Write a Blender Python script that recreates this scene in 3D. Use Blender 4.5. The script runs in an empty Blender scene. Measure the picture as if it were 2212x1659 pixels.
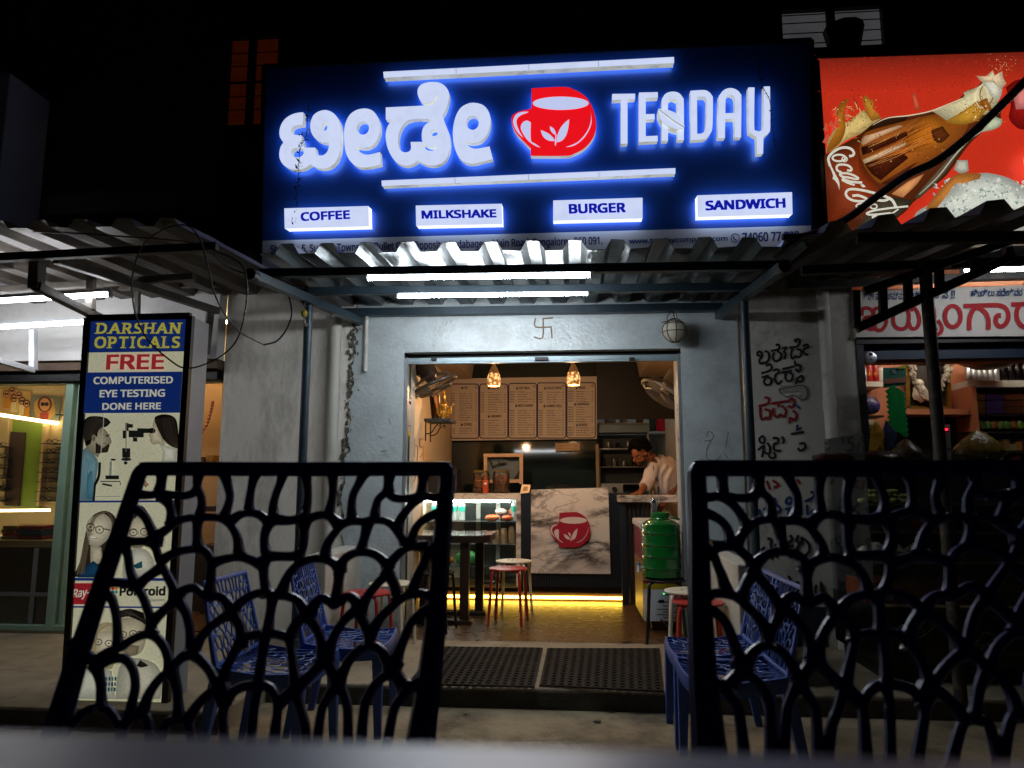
import bpy, bmesh, math, random
from mathutils import Vector, Matrix
from mathutils.geometry import tessellate_polygon
random.seed(7)
R = math.radians
SC = bpy.context.scene
COL = SC.collection

# ---------------------------------------------------------------- camera, night sky, exposure
CAM_Z, PITCH, YAW, LENS = 1.10, R(8.0), R(4.8), 25.0
cam_d = bpy.data.cameras.new('camera')
cam_d.lens = LENS; cam_d.sensor_width = 36.0; cam_d.clip_start = 0.01; cam_d.clip_end = 300
cam_d.dof.use_dof = True; cam_d.dof.focus_distance = 5.6; cam_d.dof.aperture_fstop = 6.9
cam = bpy.data.objects.new('camera', cam_d); COL.objects.link(cam)
cam.location = (0, 0, CAM_Z); cam.rotation_euler = (R(90) + PITCH, 0, YAW)
SC.camera = cam
W = bpy.data.worlds.new('World'); SC.world = W; W.use_nodes = True
bg = W.node_tree.nodes['Background']
bg.inputs[0].default_value = (0.35, 0.5, 1.0, 1); bg.inputs[1].default_value = 0.003
SC.view_settings.view_transform = 'Standard'; SC.view_settings.look = 'None'
SC.view_settings.exposure = 0.0; SC.view_settings.gamma = 1.0
SC.cycles.use_denoising = True
SC.cycles.max_bounces = 8; SC.cycles.sample_clamp_indirect = 4.0
SC.cycles.caustics_reflective = False; SC.cycles.caustics_refractive = False

# ---------------------------------------------------------------- picture <-> place
FPX, CX, CY, K = LENS / 36 * 2212, 1106.0, 829.5, 2212 / 4032
M3 = cam.rotation_euler.to_matrix(); EYE = Vector((0, 0, CAM_Z))
def ray(px, py): return M3 @ Vector(((px - CX) / FPX, -(py - CY) / FPX, -1.0))
def P(px, py, Y): d = ray(px, py); return EYE + d * (Y / d.y)
def PZ(px, py, Z): d = ray(px, py); return EYE + d * ((Z - CAM_Z) / d.z)
def PX(px, py, X): d = ray(px, py); return EYE + d * (X / d.x)
def hit(px, py, p0, n): d = ray(px, py); return EYE + d * ((Vector(p0) - EYE).dot(n) / d.dot(n))
def zm(rx, ry, rw, ret):
    s = rw / ret
    return lambda x, y: ((rx + x * s) * K, (ry + y * s) * K)
def lin(h):
    if not isinstance(h, str): return tuple(h)
    h = h.lstrip('#'); h = h if len(h) == 6 else ''.join(q * 2 for q in h); o = []
    for i in (0, 2, 4):
        c = int(h[i:i + 2], 16) / 255
        o.append(c / 12.92 if c <= 0.04045 else ((c + 0.055) / 1.055) ** 2.4)
    return tuple(o)

# ---------------------------------------------------------------- materials
def mat(name, col, rough=0.6, metal=0.0, var=0.15, vs=6.0, bump=0.0, bs=60.0, emit=0.0, ecol=None, dirt=None, dirt_amt=0.5,
        ds=3.0, stretch=(1, 1, 1), alpha=1.0, trans=0.0, spec=0.5, sub=0.0):
    m = bpy.data.materials.new(name); m.use_nodes = True
    nt = m.node_tree; b = nt.nodes['Principled BSDF']; L = nt.links.new
    col = lin(col)
    tc = nt.nodes.new('ShaderNodeTexCoord'); mp = nt.nodes.new('ShaderNodeMapping'); mp.inputs['Scale'].default_value = stretch
    geo = nt.nodes.new('ShaderNodeNewGeometry'); L(geo.outputs['Position'], mp.inputs['Vector'])
    out = None
    if var > 0:
        n = nt.nodes.new('ShaderNodeTexNoise'); n.inputs['Scale'].default_value = vs; n.inputs['Detail'].default_value = 6; n.inputs['Roughness'].default_value = 0.65
        L(mp.outputs[0], n.inputs['Vector'])
        r = nt.nodes.new('ShaderNodeValToRGB'); r.color_ramp.elements[0].position = 0.3; r.color_ramp.elements[1].position = 0.7
        r.color_ramp.elements[0].color = (*[c * (1 - var) for c in col], 1); r.color_ramp.elements[1].color = (*[min(1, c * (1 + var)) for c in col], 1)
        L(n.outputs[0], r.inputs[0]); out = r.outputs[0]
    if dirt is not None:
        n2 = nt.nodes.new('ShaderNodeTexNoise'); n2.inputs['Scale'].default_value = ds; n2.inputs['Detail'].default_value = 9; n2.inputs['Roughness'].default_value = 0.75
        L(mp.outputs[0], n2.inputs['Vector'])
        r2 = nt.nodes.new('ShaderNodeValToRGB'); r2.color_ramp.elements[0].position = 0.5; r2.color_ramp.elements[1].position = 0.72
        r2.color_ramp.elements[0].color = (0, 0, 0, 1); r2.color_ramp.elements[1].color = (dirt_amt,) * 3 + (1,)
        L(n2.outputs[0], r2.inputs[0])
        mx = nt.nodes.new('ShaderNodeMix'); mx.data_type = 'RGBA'
        L(r2.outputs[0], mx.inputs[0]); mx.inputs[7].default_value = (*lin(dirt), 1)
        if out is not None: L(out, mx.inputs[6])
        else: mx.inputs[6].default_value = (*col, 1)
        out = mx.outputs[2]
    if out is not None: L(out, b.inputs['Base Color'])
    else: b.inputs['Base Color'].default_value = (*col, 1)
    b.inputs['Roughness'].default_value = rough; b.inputs['Metallic'].default_value = metal
    b.inputs['Specular IOR Level'].default_value = spec
    b.inputs['Alpha'].default_value = alpha; b.inputs['Transmission Weight'].default_value = trans
    if emit > 0:
        if ecol is None and out is not None: L(out, b.inputs['Emission Color'])
        else: b.inputs['Emission Color'].default_value = (*(lin(ecol) if ecol is not None else col), 1)
        b.inputs['Emission Strength'].default_value = emit
    if bump > 0:
        n3 = nt.nodes.new('ShaderNodeTexNoise'); n3.inputs['Scale'].default_value = bs; n3.inputs['Detail'].default_value = 5
        L(mp.outputs[0], n3.inputs['Vector'])
        bp = nt.nodes.new('ShaderNodeBump'); bp.inputs['Strength'].default_value = bump; bp.inputs['Distance'].default_value = 0.01
        L(n3.outputs[0], bp.inputs['Height']); L(bp.outputs[0], b.inputs['Normal'])
    return m
def attr_mat(name, rough=0.5, emit=0.0, translucent=0.0, spec=0.3, var=0.06):
    m = bpy.data.materials.new(name); m.use_nodes = True; nt = m.node_tree; L = nt.links.new
    b = nt.nodes['Principled BSDF']; a = nt.nodes.new('ShaderNodeAttribute'); a.attribute_name = 'Col'
    geo = nt.nodes.new('ShaderNodeNewGeometry'); n = nt.nodes.new('ShaderNodeTexNoise'); n.inputs['Scale'].default_value = 90; n.inputs['Detail'].default_value = 4
    L(geo.outputs['Position'], n.inputs['Vector'])
    r = nt.nodes.new('ShaderNodeMapRange'); r.inputs[1].default_value = .3; r.inputs[2].default_value = .7; r.inputs[3].default_value = 1 - var * 2; r.inputs[4].default_value = 1 + var
    L(n.outputs[0], r.inputs[0])
    vm = nt.nodes.new('ShaderNodeVectorMath'); vm.operation = 'SCALE'; L(a.outputs['Color'], vm.inputs[0]); L(r.outputs[0], vm.inputs['Scale'])
    L(vm.outputs[0], b.inputs['Base Color']); b.inputs['Roughness'].default_value = rough; b.inputs['Specular IOR Level'].default_value = spec
    if emit: L(vm.outputs[0], b.inputs['Emission Color']); b.inputs['Emission Strength'].default_value = emit
    if translucent:
        t = nt.nodes.new('ShaderNodeBsdfTranslucent'); L(vm.outputs[0], t.inputs[0])
        mx = nt.nodes.new('ShaderNodeMixShader'); mx.inputs[0].default_value = translucent
        L(b.outputs[0], mx.inputs[1]); L(t.outputs[0], mx.inputs[2]); L(mx.outputs[0], nt.nodes['Material Output'].inputs[0])
    return m
def glow(name, col, s):
    m = bpy.data.materials.new(name); m.use_nodes = True; b = m.node_tree.nodes['Principled BSDF']
    b.inputs['Base Color'].default_value = (.8, .8, .8, 1); b.inputs['Emission Color'].default_value = (*lin(col), 1); b.inputs['Emission Strength'].default_value = s
    return m
def glass(name, col=(1, 1, 1), amount=0.1, rough=0.02):
    # thin pane: mostly clear with a gloss on top
    m = bpy.data.materials.new(name); m.use_nodes = True; nt = m.node_tree; L = nt.links.new
    t = nt.nodes.new('ShaderNodeBsdfTransparent'); t.inputs[0].default_value = (*lin(col), 1)
    g = nt.nodes.new('ShaderNodeBsdfGlossy'); g.inputs['Roughness'].default_value = rough
    fr = nt.nodes.new('ShaderNodeFresnel'); fr.inputs[0].default_value = 1.45
    mx = nt.nodes.new('ShaderNodeMixShader'); L(fr.outputs[0], mx.inputs[0]); L(t.outputs[0], mx.inputs[1]); L(g.outputs[0], mx.inputs[2])
    d = nt.nodes.new('ShaderNodeBsdfDiffuse'); d.inputs[0].default_value = (*lin(col), 1)
    m2 = nt.nodes.new('ShaderNodeMixShader'); m2.inputs[0].default_value = amount; L(mx.outputs[0], m2.inputs[1]); L(d.outputs[0], m2.inputs[2])
    L(m2.outputs[0], nt.nodes['Material Output'].inputs[0])
    return m
def marble(name, base='#cfc6ba', vein='#3d342d', sc=.95):
    m = mat(name, base, rough=.25, var=.05, vs=4); nt = m.node_tree; L = nt.links.new; b = nt.nodes['Principled BSDF']
    geo = nt.nodes.new('ShaderNodeNewGeometry'); mp = nt.nodes.new('ShaderNodeMapping'); mp.inputs['Rotation'].default_value = (0, R(38), 0); mp.inputs['Scale'].default_value = (1, 1, 2.2)
    L(geo.outputs['Position'], mp.inputs['Vector'])
    src = b.inputs['Base Color'].links[0].from_socket
    for k, (s, w, amt) in enumerate(((sc, .06, .95), (sc * 2.1, .022, .6))):
        n = nt.nodes.new('ShaderNodeTexNoise'); n.inputs['Scale'].default_value = s; n.inputs['Detail'].default_value = 7; n.inputs['Roughness'].default_value = .6; n.inputs['Distortion'].default_value = .5
        L(mp.outputs[0], n.inputs['Vector'])
        r = nt.nodes.new('ShaderNodeValToRGB'); e = r.color_ramp.elements; e[0].position = .5 - w; e[0].color = (0, 0, 0, 1); e[1].position = .5 + w; e[1].color = (0, 0, 0, 1)
        mid = e.new(.5); mid.color = (amt, amt, amt, 1)
        L(n.outputs[0], r.inputs[0])
        mk = nt.nodes.new('ShaderNodeTexNoise'); mk.inputs['Scale'].default_value = 2.2 + k; mk.inputs['Detail'].default_value = 2; L(mp.outputs[0], mk.inputs['Vector'])
        mr = nt.nodes.new('ShaderNodeMapRange'); mr.inputs[1].default_value = .32; mr.inputs[2].default_value = .54; L(mk.outputs[0], mr.inputs[0])
        ml = nt.nodes.new('ShaderNodeMath'); ml.operation = 'MULTIPLY'; L(r.outputs[0], ml.inputs[0]); L(mr.outputs[0], ml.inputs[1])
        mx = nt.nodes.new('ShaderNodeMix'); mx.data_type = 'RGBA'; L(ml.outputs[0], mx.inputs[0]); L(src, mx.inputs[6]); mx.inputs[7].default_value = (*lin(vein), 1)
        src = mx.outputs[2]
    L(src, b.inputs['Base Color']); return m

# ---------------------------------------------------------------- mesh builder
def smooth(pts, n=6, closed=False, corner=None):
    pts = [Vector(p) for p in pts]; N = len(pts)
    if N < 3: return pts
    def isc(i):
        if corner is None: return False
        a, b, c = pts[(i - 1) % N], pts[i], pts[(i + 1) % N]
        u, w = b - a, c - b
        return u.length > 1e-9 and w.length > 1e-9 and u.angle(w, 0) > R(corner)
    out = []
    for i in range(N if closed else N - 1):
        p1, p2 = pts[i], pts[(i + 1) % N]
        p0 = pts[i - 1] if (closed or i > 0) else p1; p3 = pts[(i + 2) % N] if (closed or i + 2 < N) else p2
        if isc(i): p0 = p1
        if isc((i + 1) % N): p3 = p2
        for k in range(n):
            t = k / n
            out.append(0.5 * ((2 * p1) + (p2 - p0) * t + (2 * p0 - 5 * p1 + 4 * p2 - p3) * t * t + (3 * p1 - p0 - 3 * p2 + p3) * t ** 3))
    if not closed: out.append(pts[-1])
    return out
class MB:
    def __init__(s): s.v = []; s.f = []; s.c = []; s.m = []; s.col = (1, 1, 1); s.mi = 0
    def face(s, idx): s.f.append(idx); s.c.append(s.col); s.m.append(s.mi)
    def add(s, vs, fs):
        b = len(s.v); s.v += [Vector(x) for x in vs]
        for f in fs: s.face([i + b for i in f])
        return s
    def box(s, x0, x1, y0, y1, z0, z1):
        x0, x1 = min(x0, x1), max(x0, x1); y0, y1 = min(y0, y1), max(y0, y1); z0, z1 = min(z0, z1), max(z0, z1)
        return s.add([(x0, y0, z0), (x1, y0, z0), (x1, y1, z0), (x0, y1, z0), (x0, y0, z1), (x1, y0, z1), (x1, y1, z1), (x0, y1, z1)],
                     [(0, 3, 2, 1), (4, 5, 6, 7), (0, 1, 5, 4), (1, 2, 6, 5), (2, 3, 7, 6), (3, 0, 4, 7)])
    def bar(s, a, b, w, h=None, up=(0, 0, 1)):
        a, b = Vector(a), Vector(b); h = w if h is None else h; d = (b - a).normalized(); up = Vector(up)
        sx = d.cross(up)
        if sx.length < 1e-4: sx = d.cross(Vector((0, 1, 0)))
        sx.normalize(); sy = sx.cross(d); sx *= w / 2; sy *= h / 2
        vs = [a - sx - sy, a + sx - sy, a + sx + sy, a - sx + sy, b - sx - sy, b + sx - sy, b + sx + sy, b - sx + sy]
        return s.add(vs, [(0, 1, 2, 3), (7, 6, 5, 4), (0, 4, 5, 1), (1, 5, 6, 2), (2, 6, 7, 3), (3, 7, 4, 0)])
    def tube(s, pts, r, n=8, closed=False, flat=1.0, fdir=None, sm=0):
        pts = [Vector(p) for p in pts]
        if sm: pts = smooth(pts, sm, closed)
        N = len(pts); rr = r if callable(r) else (lambda t: r); base = len(s.v); nrm = None
        for i, p in enumerate(pts):
            d = (pts[(i + 1) % N] - pts[i - 1]) if closed else (pts[min(i + 1, N - 1)] - pts[max(i - 1, 0)])
            d = d.normalized() if d.length > 1e-9 else Vector((0, 0, 1))
            if fdir is not None: a = d.cross(Vector(fdir)); 
            elif nrm is None: a = d.cross(Vector((0, 0, 1)) if abs(d.z) < .9 else Vector((0, 1, 0)))
            else: a = nrm - d * nrm.dot(d)
            if a.length < 1e-6: a = d.orthogonal()
            a.normalize(); nrm = a; b = d.cross(a); q = rr(i / max(1, N - 1))
            for k in range(n): t = 2 * math.pi * k / n; s.v.append(p + a * math.cos(t) * q + b * math.sin(t) * q * flat)
        for i in range(N if closed else N - 1):
            j = (i + 1) % N
            for k in range(n): s.face([base + i * n + k, base + i * n + (k + 1) % n, base + j * n + (k + 1) % n, base + j * n + k])
        if not closed: s.face([base + k for k in range(n)][::-1]); s.face([base + (N - 1) * n + k for k in range(n)])
        return s
    def lathe(s, prof, n=24, c=(0, 0, 0), axis=(0, 0, 1), cap=True):
        ax = Vector(axis).normalized(); a = ax.orthogonal().normalized(); b = ax.cross(a); c = Vector(c); base = len(s.v)
        for r, z in prof:
            for k in range(n): t = 2 * math.pi * k / n; s.v.append(c + ax * z + (a * math.cos(t) + b * math.sin(t)) * r)
        for i in range(len(prof) - 1):
            for k in range(n): s.face([base + i * n + k, base + i * n + (k + 1) % n, base + (i + 1) * n + (k + 1) % n, base + (i + 1) * n + k])
        if cap:
            s.face([base + k for k in range(n)][::-1]); s.face([base + (len(prof) - 1) * n + k for k in range(n)])
        return s
    def ball(s, c, r, sc=(1, 1, 1), n=12, fn=None):
        c = Vector(c); base = len(s.v); h = n // 2
        for i in range(h + 1):
            ph = math.pi * i / h
            for k in range(n):
                t = 2 * math.pi * k / n; d = Vector((math.sin(ph) * math.cos(t), math.sin(ph) * math.sin(t), math.cos(ph)))
                q = r * (fn(d) if fn else 1); s.v.append(c + Vector((d.x * sc[0], d.y * sc[1], d.z * sc[2])) * q)
        for i in range(h):
            for k in range(n): s.face([base + i * n + k, base + (i + 1) * n + k, base + (i + 1) * n + (k + 1) % n, base + i * n + (k + 1) % n])
        return s
    def quad(s, a, b, c, d): return s.add([a, b, c, d], [(0, 1, 2, 3)])
    def poly2(s, loops, fn):
        # flat filled outline (first loop) with holes; fn maps (x, y) to the place
        lp = [[Vector((p[0], p[1], 0)) for p in l] for l in loops]; flat = [p for l in lp for p in l]
        return s.add([fn(p.x, p.y) for p in flat], [tuple(t) for t in tessellate_polygon(lp)])
    def prism(s, loops, fn, off, mi=(0, 1, 2)):
        # outline with holes: front at fn, back at fn + off
        lp = [[Vector((p[0], p[1], 0)) for p in l] for l in loops]; off = Vector(off); keep = s.mi
        s.mi = mi[0]; s.poly2(loops, fn); s.mi = mi[2]; s.poly2(loops, lambda x, y: fn(x, y) + off); s.mi = mi[1]
        for l in lp:
            w = [fn(p.x, p.y) for p in l]; n = len(w)
            s.add(w + [p + off for p in w], [(i, (i + 1) % n, (i + 1) % n + n, i + n) for i in range(n)])
        s.mi = keep; return s
    def build(s, name, m, parent=None, smooth=False, bevel=0.0, attr=False, loc=None):
        org = Vector((0, 0, 0))
        if parent is not None:
            q = parent
            while q is not None: org += q.location; q = q.parent
        elif loc is not None: org = Vector(loc)
        me = bpy.data.meshes.new(name); me.from_pydata([tuple(p - org) for p in s.v], [], s.f)
        for mm in (m if isinstance(m, (list, tuple)) else [m]): me.materials.append(mm)
        if len(me.materials) > 1: me.polygons.foreach_set('material_index', s.m)
        if attr:
            a = me.attributes.new('Col', 'FLOAT_COLOR', 'FACE')
            a.data.foreach_set('color', [x for c in s.c for x in (*c, 1.0)])
        if smooth:
            me.polygons.foreach_set('use_smooth', [True] * len(me.polygons))
            if hasattr(me, 'set_sharp_from_angle'): me.set_sharp_from_angle(angle=R(42))
        o = bpy.data.objects.new(name, me); COL.objects.link(o)
        if parent is not None: o.parent = parent
        elif loc is not None: o.location = org
        if bevel > 0:
            bv = o.modifiers.new('bevel', 'BEVEL'); bv.width = bevel; bv.segments = 2; bv.limit_method = 'ANGLE'; bv.angle_limit = R(40)
        return o
def tag(o, label=None, cat=None, group=None, kind=None):
    if label: o['label'] = label
    if cat: o['category'] = cat
    if group: o['group'] = group
    if kind: o['kind'] = kind
    return o
def thing(name, label, cat, loc, group=None, rz=0.0):
    o = bpy.data.objects.new(name, None); COL.objects.link(o); o.location = loc; o.rotation_euler = (0, 0, rz); o.empty_display_size = .1
    return tag(o, label, cat, group)
def kids(o): return [c for c in COL.objects if c.parent == o]
def dup(o, loc=None, label=None, rz=None, parent=None):
    c = o.copy(); COL.objects.link(c)
    if parent is not None: c.parent = parent
    if loc is not None: c.location = loc
    if rz is not None: c.rotation_euler = (0, 0, rz)
    if label: c['label'] = label
    for k in kids(o): dup(k, parent=c)
    return c

# ---------------------------------------------------------------- lettering and printed pictures
_txt = {}
SANS = None
try:                                                        # the sans face that ships inside Blender; its built-in face otherwise
    import os
    SANS = bpy.data.fonts.load(os.path.join(bpy.utils.system_resource('DATAFILES'), 'fonts', 'NotoSansHebrew-Regular.woff2'))
except Exception: SANS = None
def text_mesh(s, bold=0.0, res=3):
    k = (s, bold, res)
    if k not in _txt:
        c = bpy.data.curves.new('lettering', 'FONT'); c.body = s; c.resolution_u = res; c.offset = bold
        if SANS is not None and all(ord(q) < 128 for q in s): c.font = SANS
        o = bpy.data.objects.new('lettering', c); COL.objects.link(o)
        me = bpy.data.meshes.new_from_object(o); bpy.data.objects.remove(o); bpy.data.curves.remove(c)
        vs = [(v.co.x, v.co.y) for v in me.vertices]; fs = [tuple(p.vertices) for p in me.polygons]; bpy.data.meshes.remove(me)
        xs = [v[0] for v in vs]; ys = [v[1] for v in vs]
        _txt[k] = (vs, fs, (min(xs), min(ys), max(xs), max(ys)))
    return _txt[k]
class Print:
    """flat print on a surface: fn maps design coordinates to the surface, nrm points out of it"""
    def __init__(s, fn, nrm, step=0.0004): s.mb = MB(); s.fn = fn; s.n = Vector(nrm).normalized(); s.k = 1; s.step = step; s.hold = False
    def _f(s):
        s.k += not s.hold
        o = s.n * (s.k * s.step); return lambda x, y: s.fn(x, y) + o
    def poly(s, pts, col, holes=(), sm=0, corner=50):
        s.mb.col = lin(col); ls = [pts, *holes]
        if sm: ls = [smooth([(x, y, 0) for x, y in l], sm, True, corner) for l in ls]
        s.mb.poly2(ls, s._f()); return s
    def soft(s, pts, col, dark=.72, light=1.12, n=6, shrink=.45, dx=0, dy=0, sm=3, corner=60):
        # printed shape whose ink runs from a darker rim to a lighter middle
        col = Vector(lin(col)); N = len(pts); mx, my = sum(q[0] for q in pts) / N, sum(q[1] for q in pts) / N
        for i in range(n):
            t = i / (n - 1); k = 1 - (1 - shrink) * t
            s.poly([(mx + dx * t + (x - mx) * k, my + dy * t + (y - my) * k) for x, y in pts], tuple(min(1, c) for c in col * (dark + (light - dark) * t)), sm=sm, corner=corner)
        return s
    def rect(s, x0, y0, x1, y1, col): return s.poly([(x0, y0), (x1, y0), (x1, y1), (x0, y1)], col)
    def oval(s, x, y, rx, ry, col, n=20): return s.poly([(x + rx * math.cos(2 * math.pi * i / n), y + ry * math.sin(2 * math.pi * i / n)) for i in range(n)], col)
    def line(s, pts, w, col, sm=5, closed=False, taper=False):
        s.mb.col = lin(col); pts = [Vector((p[0], p[1], 0)) for p in pts]
        if sm and len(pts) > 2: pts = smooth(pts, sm, closed)
        f = s._f(); N = len(pts); vs = []; s.k += not s.hold
        for i, p in enumerate(pts):
            d = (pts[(i + 1) % N] - pts[i - 1]) if closed else (pts[min(i + 1, N - 1)] - pts[max(0, i - 1)])
            d = d.normalized() if d.length > 1e-9 else Vector((1, 0, 0)); q = Vector((-d.y, d.x, 0)) * w / 2
            if taper: q *= .35 + .65 * math.sin(math.pi * (i + .5) / N)
            e = s.n * (s.step * .9 * i / N)
            if not closed and not taper:
                if i == 0: p = p - d * w * .3
                if i == N - 1: p = p + d * w * .3
            vs += [f(p.x + q.x, p.y + q.y) + e, f(p.x - q.x, p.y - q.y) + e]
        s.mb.add(vs, [(2 * i, 2 * i + 1, (2 * i + 3) % (2 * N), (2 * i + 2) % (2 * N)) for i in range(N if closed else N - 1)]); return s
    def ring(s, x, y, rx, ry, w, col, n=18): return s.line([(x + rx * math.cos(2 * math.pi * i / n), y + ry * math.sin(2 * math.pi * i / n)) for i in range(n)], w, col, 0, True)
    def text(s, t, bl, br, tl, col, bold=0.0, res=3, fit=True):
        """lettering fitted to the parallelogram bottom-left, bottom-right, top-left (design coordinates)"""
        vs, fs, (x0, y0, x1, y1) = text_mesh(t, 0, res); s.mb.col = lin(col)
        sh = [(0, 0)] if bold <= 0 else [(bold * a, bold * .7 * b) for a in (-1, -.33, .33, 1) for b in (-1, 0, 1)] if bold > .027 else [(bold * a, bold * .6 * b) for a in (-1, 1) for b in (-1, 1)]
        x0 -= bold; x1 += bold; y0 -= bold * .6; y1 += bold * .6
        for n, (a, b) in enumerate(sh):
            f0 = s._f(); e = s.n * (.00002 * n); f = (lambda x, y: f0(x, y) + e) ; out = []
            for x, y in vs:
                u = (x + a - x0) / (x1 - x0); v = (y + b - y0) / (y1 - y0)
                out.append(f(bl[0] + (br[0] - bl[0]) * u + (tl[0] - bl[0]) * v, bl[1] + (br[1] - bl[1]) * u + (tl[1] - bl[1]) * v))
            s.mb.add(out, fs)
        return s
    def label(s, t, x, y, h, col, bold=0.0, res=1, wmax=None, right=False, wk=1.0):
        """lettering from its lower left at cap height h; design y runs down"""
        vs, fs, (x0, y0, x1, y1) = text_mesh(t, 0, res); k = h / .72; w = (x1 - x0) * k * wk
        kx = k * wk * (min(1, wmax / w) if wmax else 1)
        s.mb.col = lin(col); f = s._f(); sx = x - (x1 * kx if right else x0 * kx)
        for n, o in enumerate((-bold, bold) if bold else (0,)): s.mb.add([f(sx + (a + o) * kx, y - b * k) + s.n * (.00002 * n) for a, b in vs], fs)
        return s
    def build(s, name, m, parent): return s.mb.build(name, m, parent, attr=True)
PRINT = attr_mat('printed ink'); PAINT = attr_mat('brush paint', rough=.8, var=.2)
# ================================================================ THE PLACE: ground, walls, rooms
WY = 5.2                                                    # street face of the shops
def wx(px, py=1000, Y=WY): return P(px, py, Y).x
def wz(py, px=1170, Y=WY): return P(px, py, Y).z
M_ground = mat('street concrete', '#8a7c62', .85, var=.4, vs=3.5, bump=.8, bs=40, dirt='#2c2418', dirt_amt=.85, ds=2.6)
M_step = mat('step concrete', '#4a4741', .9, var=.3, vs=5, bump=.7, bs=60, dirt='#1e1b17', dirt_amt=.8, ds=4)
M_porch = mat('porch cement', '#8d826c', .8, var=.35, vs=8, bump=.35, bs=70, dirt='#4c463b', dirt_amt=.6, ds=4)
M_blue = mat('blue grey wall paint', '#aab3b5', .30, var=.09, vs=3, bump=.55, bs=38, dirt='#6d6a5e', dirt_amt=.5, ds=3.2)
M_old = mat('old plaster', '#d8d4ca', .85, var=.10, vs=3, bump=.35, bs=55, dirt='#57534a', dirt_amt=.6, ds=3.5, stretch=(1, 1, .35))
M_low = mat('parapet paint', '#b9b7ae', .6, var=.1, vs=4, bump=.3, bs=50, dirt='#6b6759', dirt_amt=.5, ds=3)
M_cream = mat('cream interior paint', '#d9c3a5', .6, var=.05, vs=3, bump=.12, bs=60)
M_ceil = mat('ceiling paint', '#b39f86', .7, var=.06, vs=3)
M_dark = mat('dark teal laminate', '#16211f', .2, var=.1, vs=2)
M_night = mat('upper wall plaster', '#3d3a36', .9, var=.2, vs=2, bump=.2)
M_black = mat('black paint', '#0c0c0e', .5, var=.1)
M_navy = mat('navy ribbed panel', '#10161d', .45, var=.1)

def floor_tiles(name, col, sc):
    m = mat(name, col, .22, var=.22, vs=5, dirt='#3a2f20', dirt_amt=.6, ds=7); nt = m.node_tree; L = nt.links.new; b = nt.nodes['Principled BSDF']
    geo = nt.nodes.new('ShaderNodeNewGeometry'); br = nt.nodes.new('ShaderNodeTexBrick'); br.offset = 0; br.inputs['Scale'].default_value = sc
    br.inputs['Brick Width'].default_value = 1; br.inputs['Row Height'].default_value = 1; br.inputs['Mortar Size'].default_value = .006
    L(geo.outputs['Position'], br.inputs['Vector']); src = b.inputs['Base Color'].links[0].from_socket
    mx = nt.nodes.new('ShaderNodeMix'); mx.data_type = 'RGBA'; L(br.outputs['Fac'], mx.inputs[0]); L(src, mx.inputs[6]); mx.inputs[7].default_value = (.03, .022, .015, 1)
    L(mx.outputs[2], b.inputs['Base Color'])
    n = nt.nodes.new('ShaderNodeTexNoise'); n.inputs['Scale'].default_value = 14; n.inputs['Detail'].default_value = 6; L(geo.outputs['Position'], n.inputs['Vector'])
    r = nt.nodes.new('ShaderNodeMapRange'); r.inputs[3].default_value = .12; r.inputs[4].default_value = .5; L(n.outputs[0], r.inputs[0]); L(r.outputs[0], b.inputs['Roughness'])
    return m
M_tile = floor_tiles('shop floor tile', '#573c20', 1.6)

# ground: street, raised kerb at the viewer's side, porch step
g = MB(); g.box(-60, 60, -40, 60, -.6, -.11); tag(g.build('street', M_ground), kind='structure')
g = MB(); g.box(-30, 30, -12, 2.05, -.105, .30); tag(g.build('raised_pavement', M_ground), kind='structure')
XPL, XPR = PZ(640, 1495, 0).x, PZ(1990, 1500, 0).x
YS = PZ(1180, 1487, 0).y
g = MB(); g.box(PZ(664, 1495, 0).x - .3, 6.0, YS, WY + .3, -.3, 0); g.box(-9, PZ(664, 1495, 0).x - .304, PZ(60, 1525, 0).y, WY + .3, -.3, -.004)
tag(g.build('porch_step', [M_porch], bevel=.012), kind='structure')
# dark riser in front of the step
g = MB(); g.box(PZ(664, 1495, 0).x - .3, 6.0, YS - .006, YS - .001, -.12, -.02); tag(g.build('step_riser', M_step), kind='structure')
g = MB(); g.box(-9, PZ(664, 1495, 0).x - .31, PZ(60, 1525, 0).y - .006, PZ(60, 1525, 0).y - .001, -.12, -.02); tag(g.build('ledge_riser', M_step), kind='structure')
sky = MB(); sky.box(-60, 60, 59, 59.2, -1, 60); tag(sky.build('sky', mat('night sky', '#020203', 1, var=0)), kind='structure')

# ---- the tea shop
XO0, XO1 = wx(868), wx(1479); ZL = wz(757, 1174)
XB0, XB1 = wx(757), wx(1606)
shop = thing('shop_building', 'open-fronted tea shop with blue grey plastered front and warm lit interior', 'shop', (0, WY, 0))
ZT = 2.9
w = MB()                                                     # old masonry behind the paint
w.box(wx(470), XO0 - .0, WY + .02, WY + .24, 0, ZT); w.box(XO1, wx(1622), WY + .02, WY + .24, 0, ZT); w.box(XO0, XO1, WY + .02, WY + .24, ZL + .002, ZT)
w.build('masonry', M_old, shop)
def wall_pt(px, py): return P(px, py, WY)
edge = [(775, 690), (772, 715), (766, 740), (768, 760), (760, 800), (764, 830), (755, 870), (757, 905), (750, 940), (754, 975), (742, 1000), (747, 1040), (735, 1080), (741, 1120), (738, 1160), (742, 1230), (736, 1420)]
random.seed(3); E2 = []
for a, b in zip(edge, edge[1:]):
    for k in range(4):
        t = k / 4; E2.append((a[0] + (b[0] - a[0]) * t + random.uniform(-4, 4), a[1] + (b[1] - a[1]) * t))
lp = [wall_pt(*q) for q in E2]
out = [(p.x, p.z) for p in lp] + [(XO0, 0), (XO0, ZL), (XO1, ZL), (XO1, 0), (XB1, 0), (XB1, ZT), (lp[0].x, ZT)]
w = MB(); w.prism([out], lambda x, z: Vector((x, WY, z)), (0, .0185, 0)); w.build('front_wall', M_blue, shop)
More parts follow.
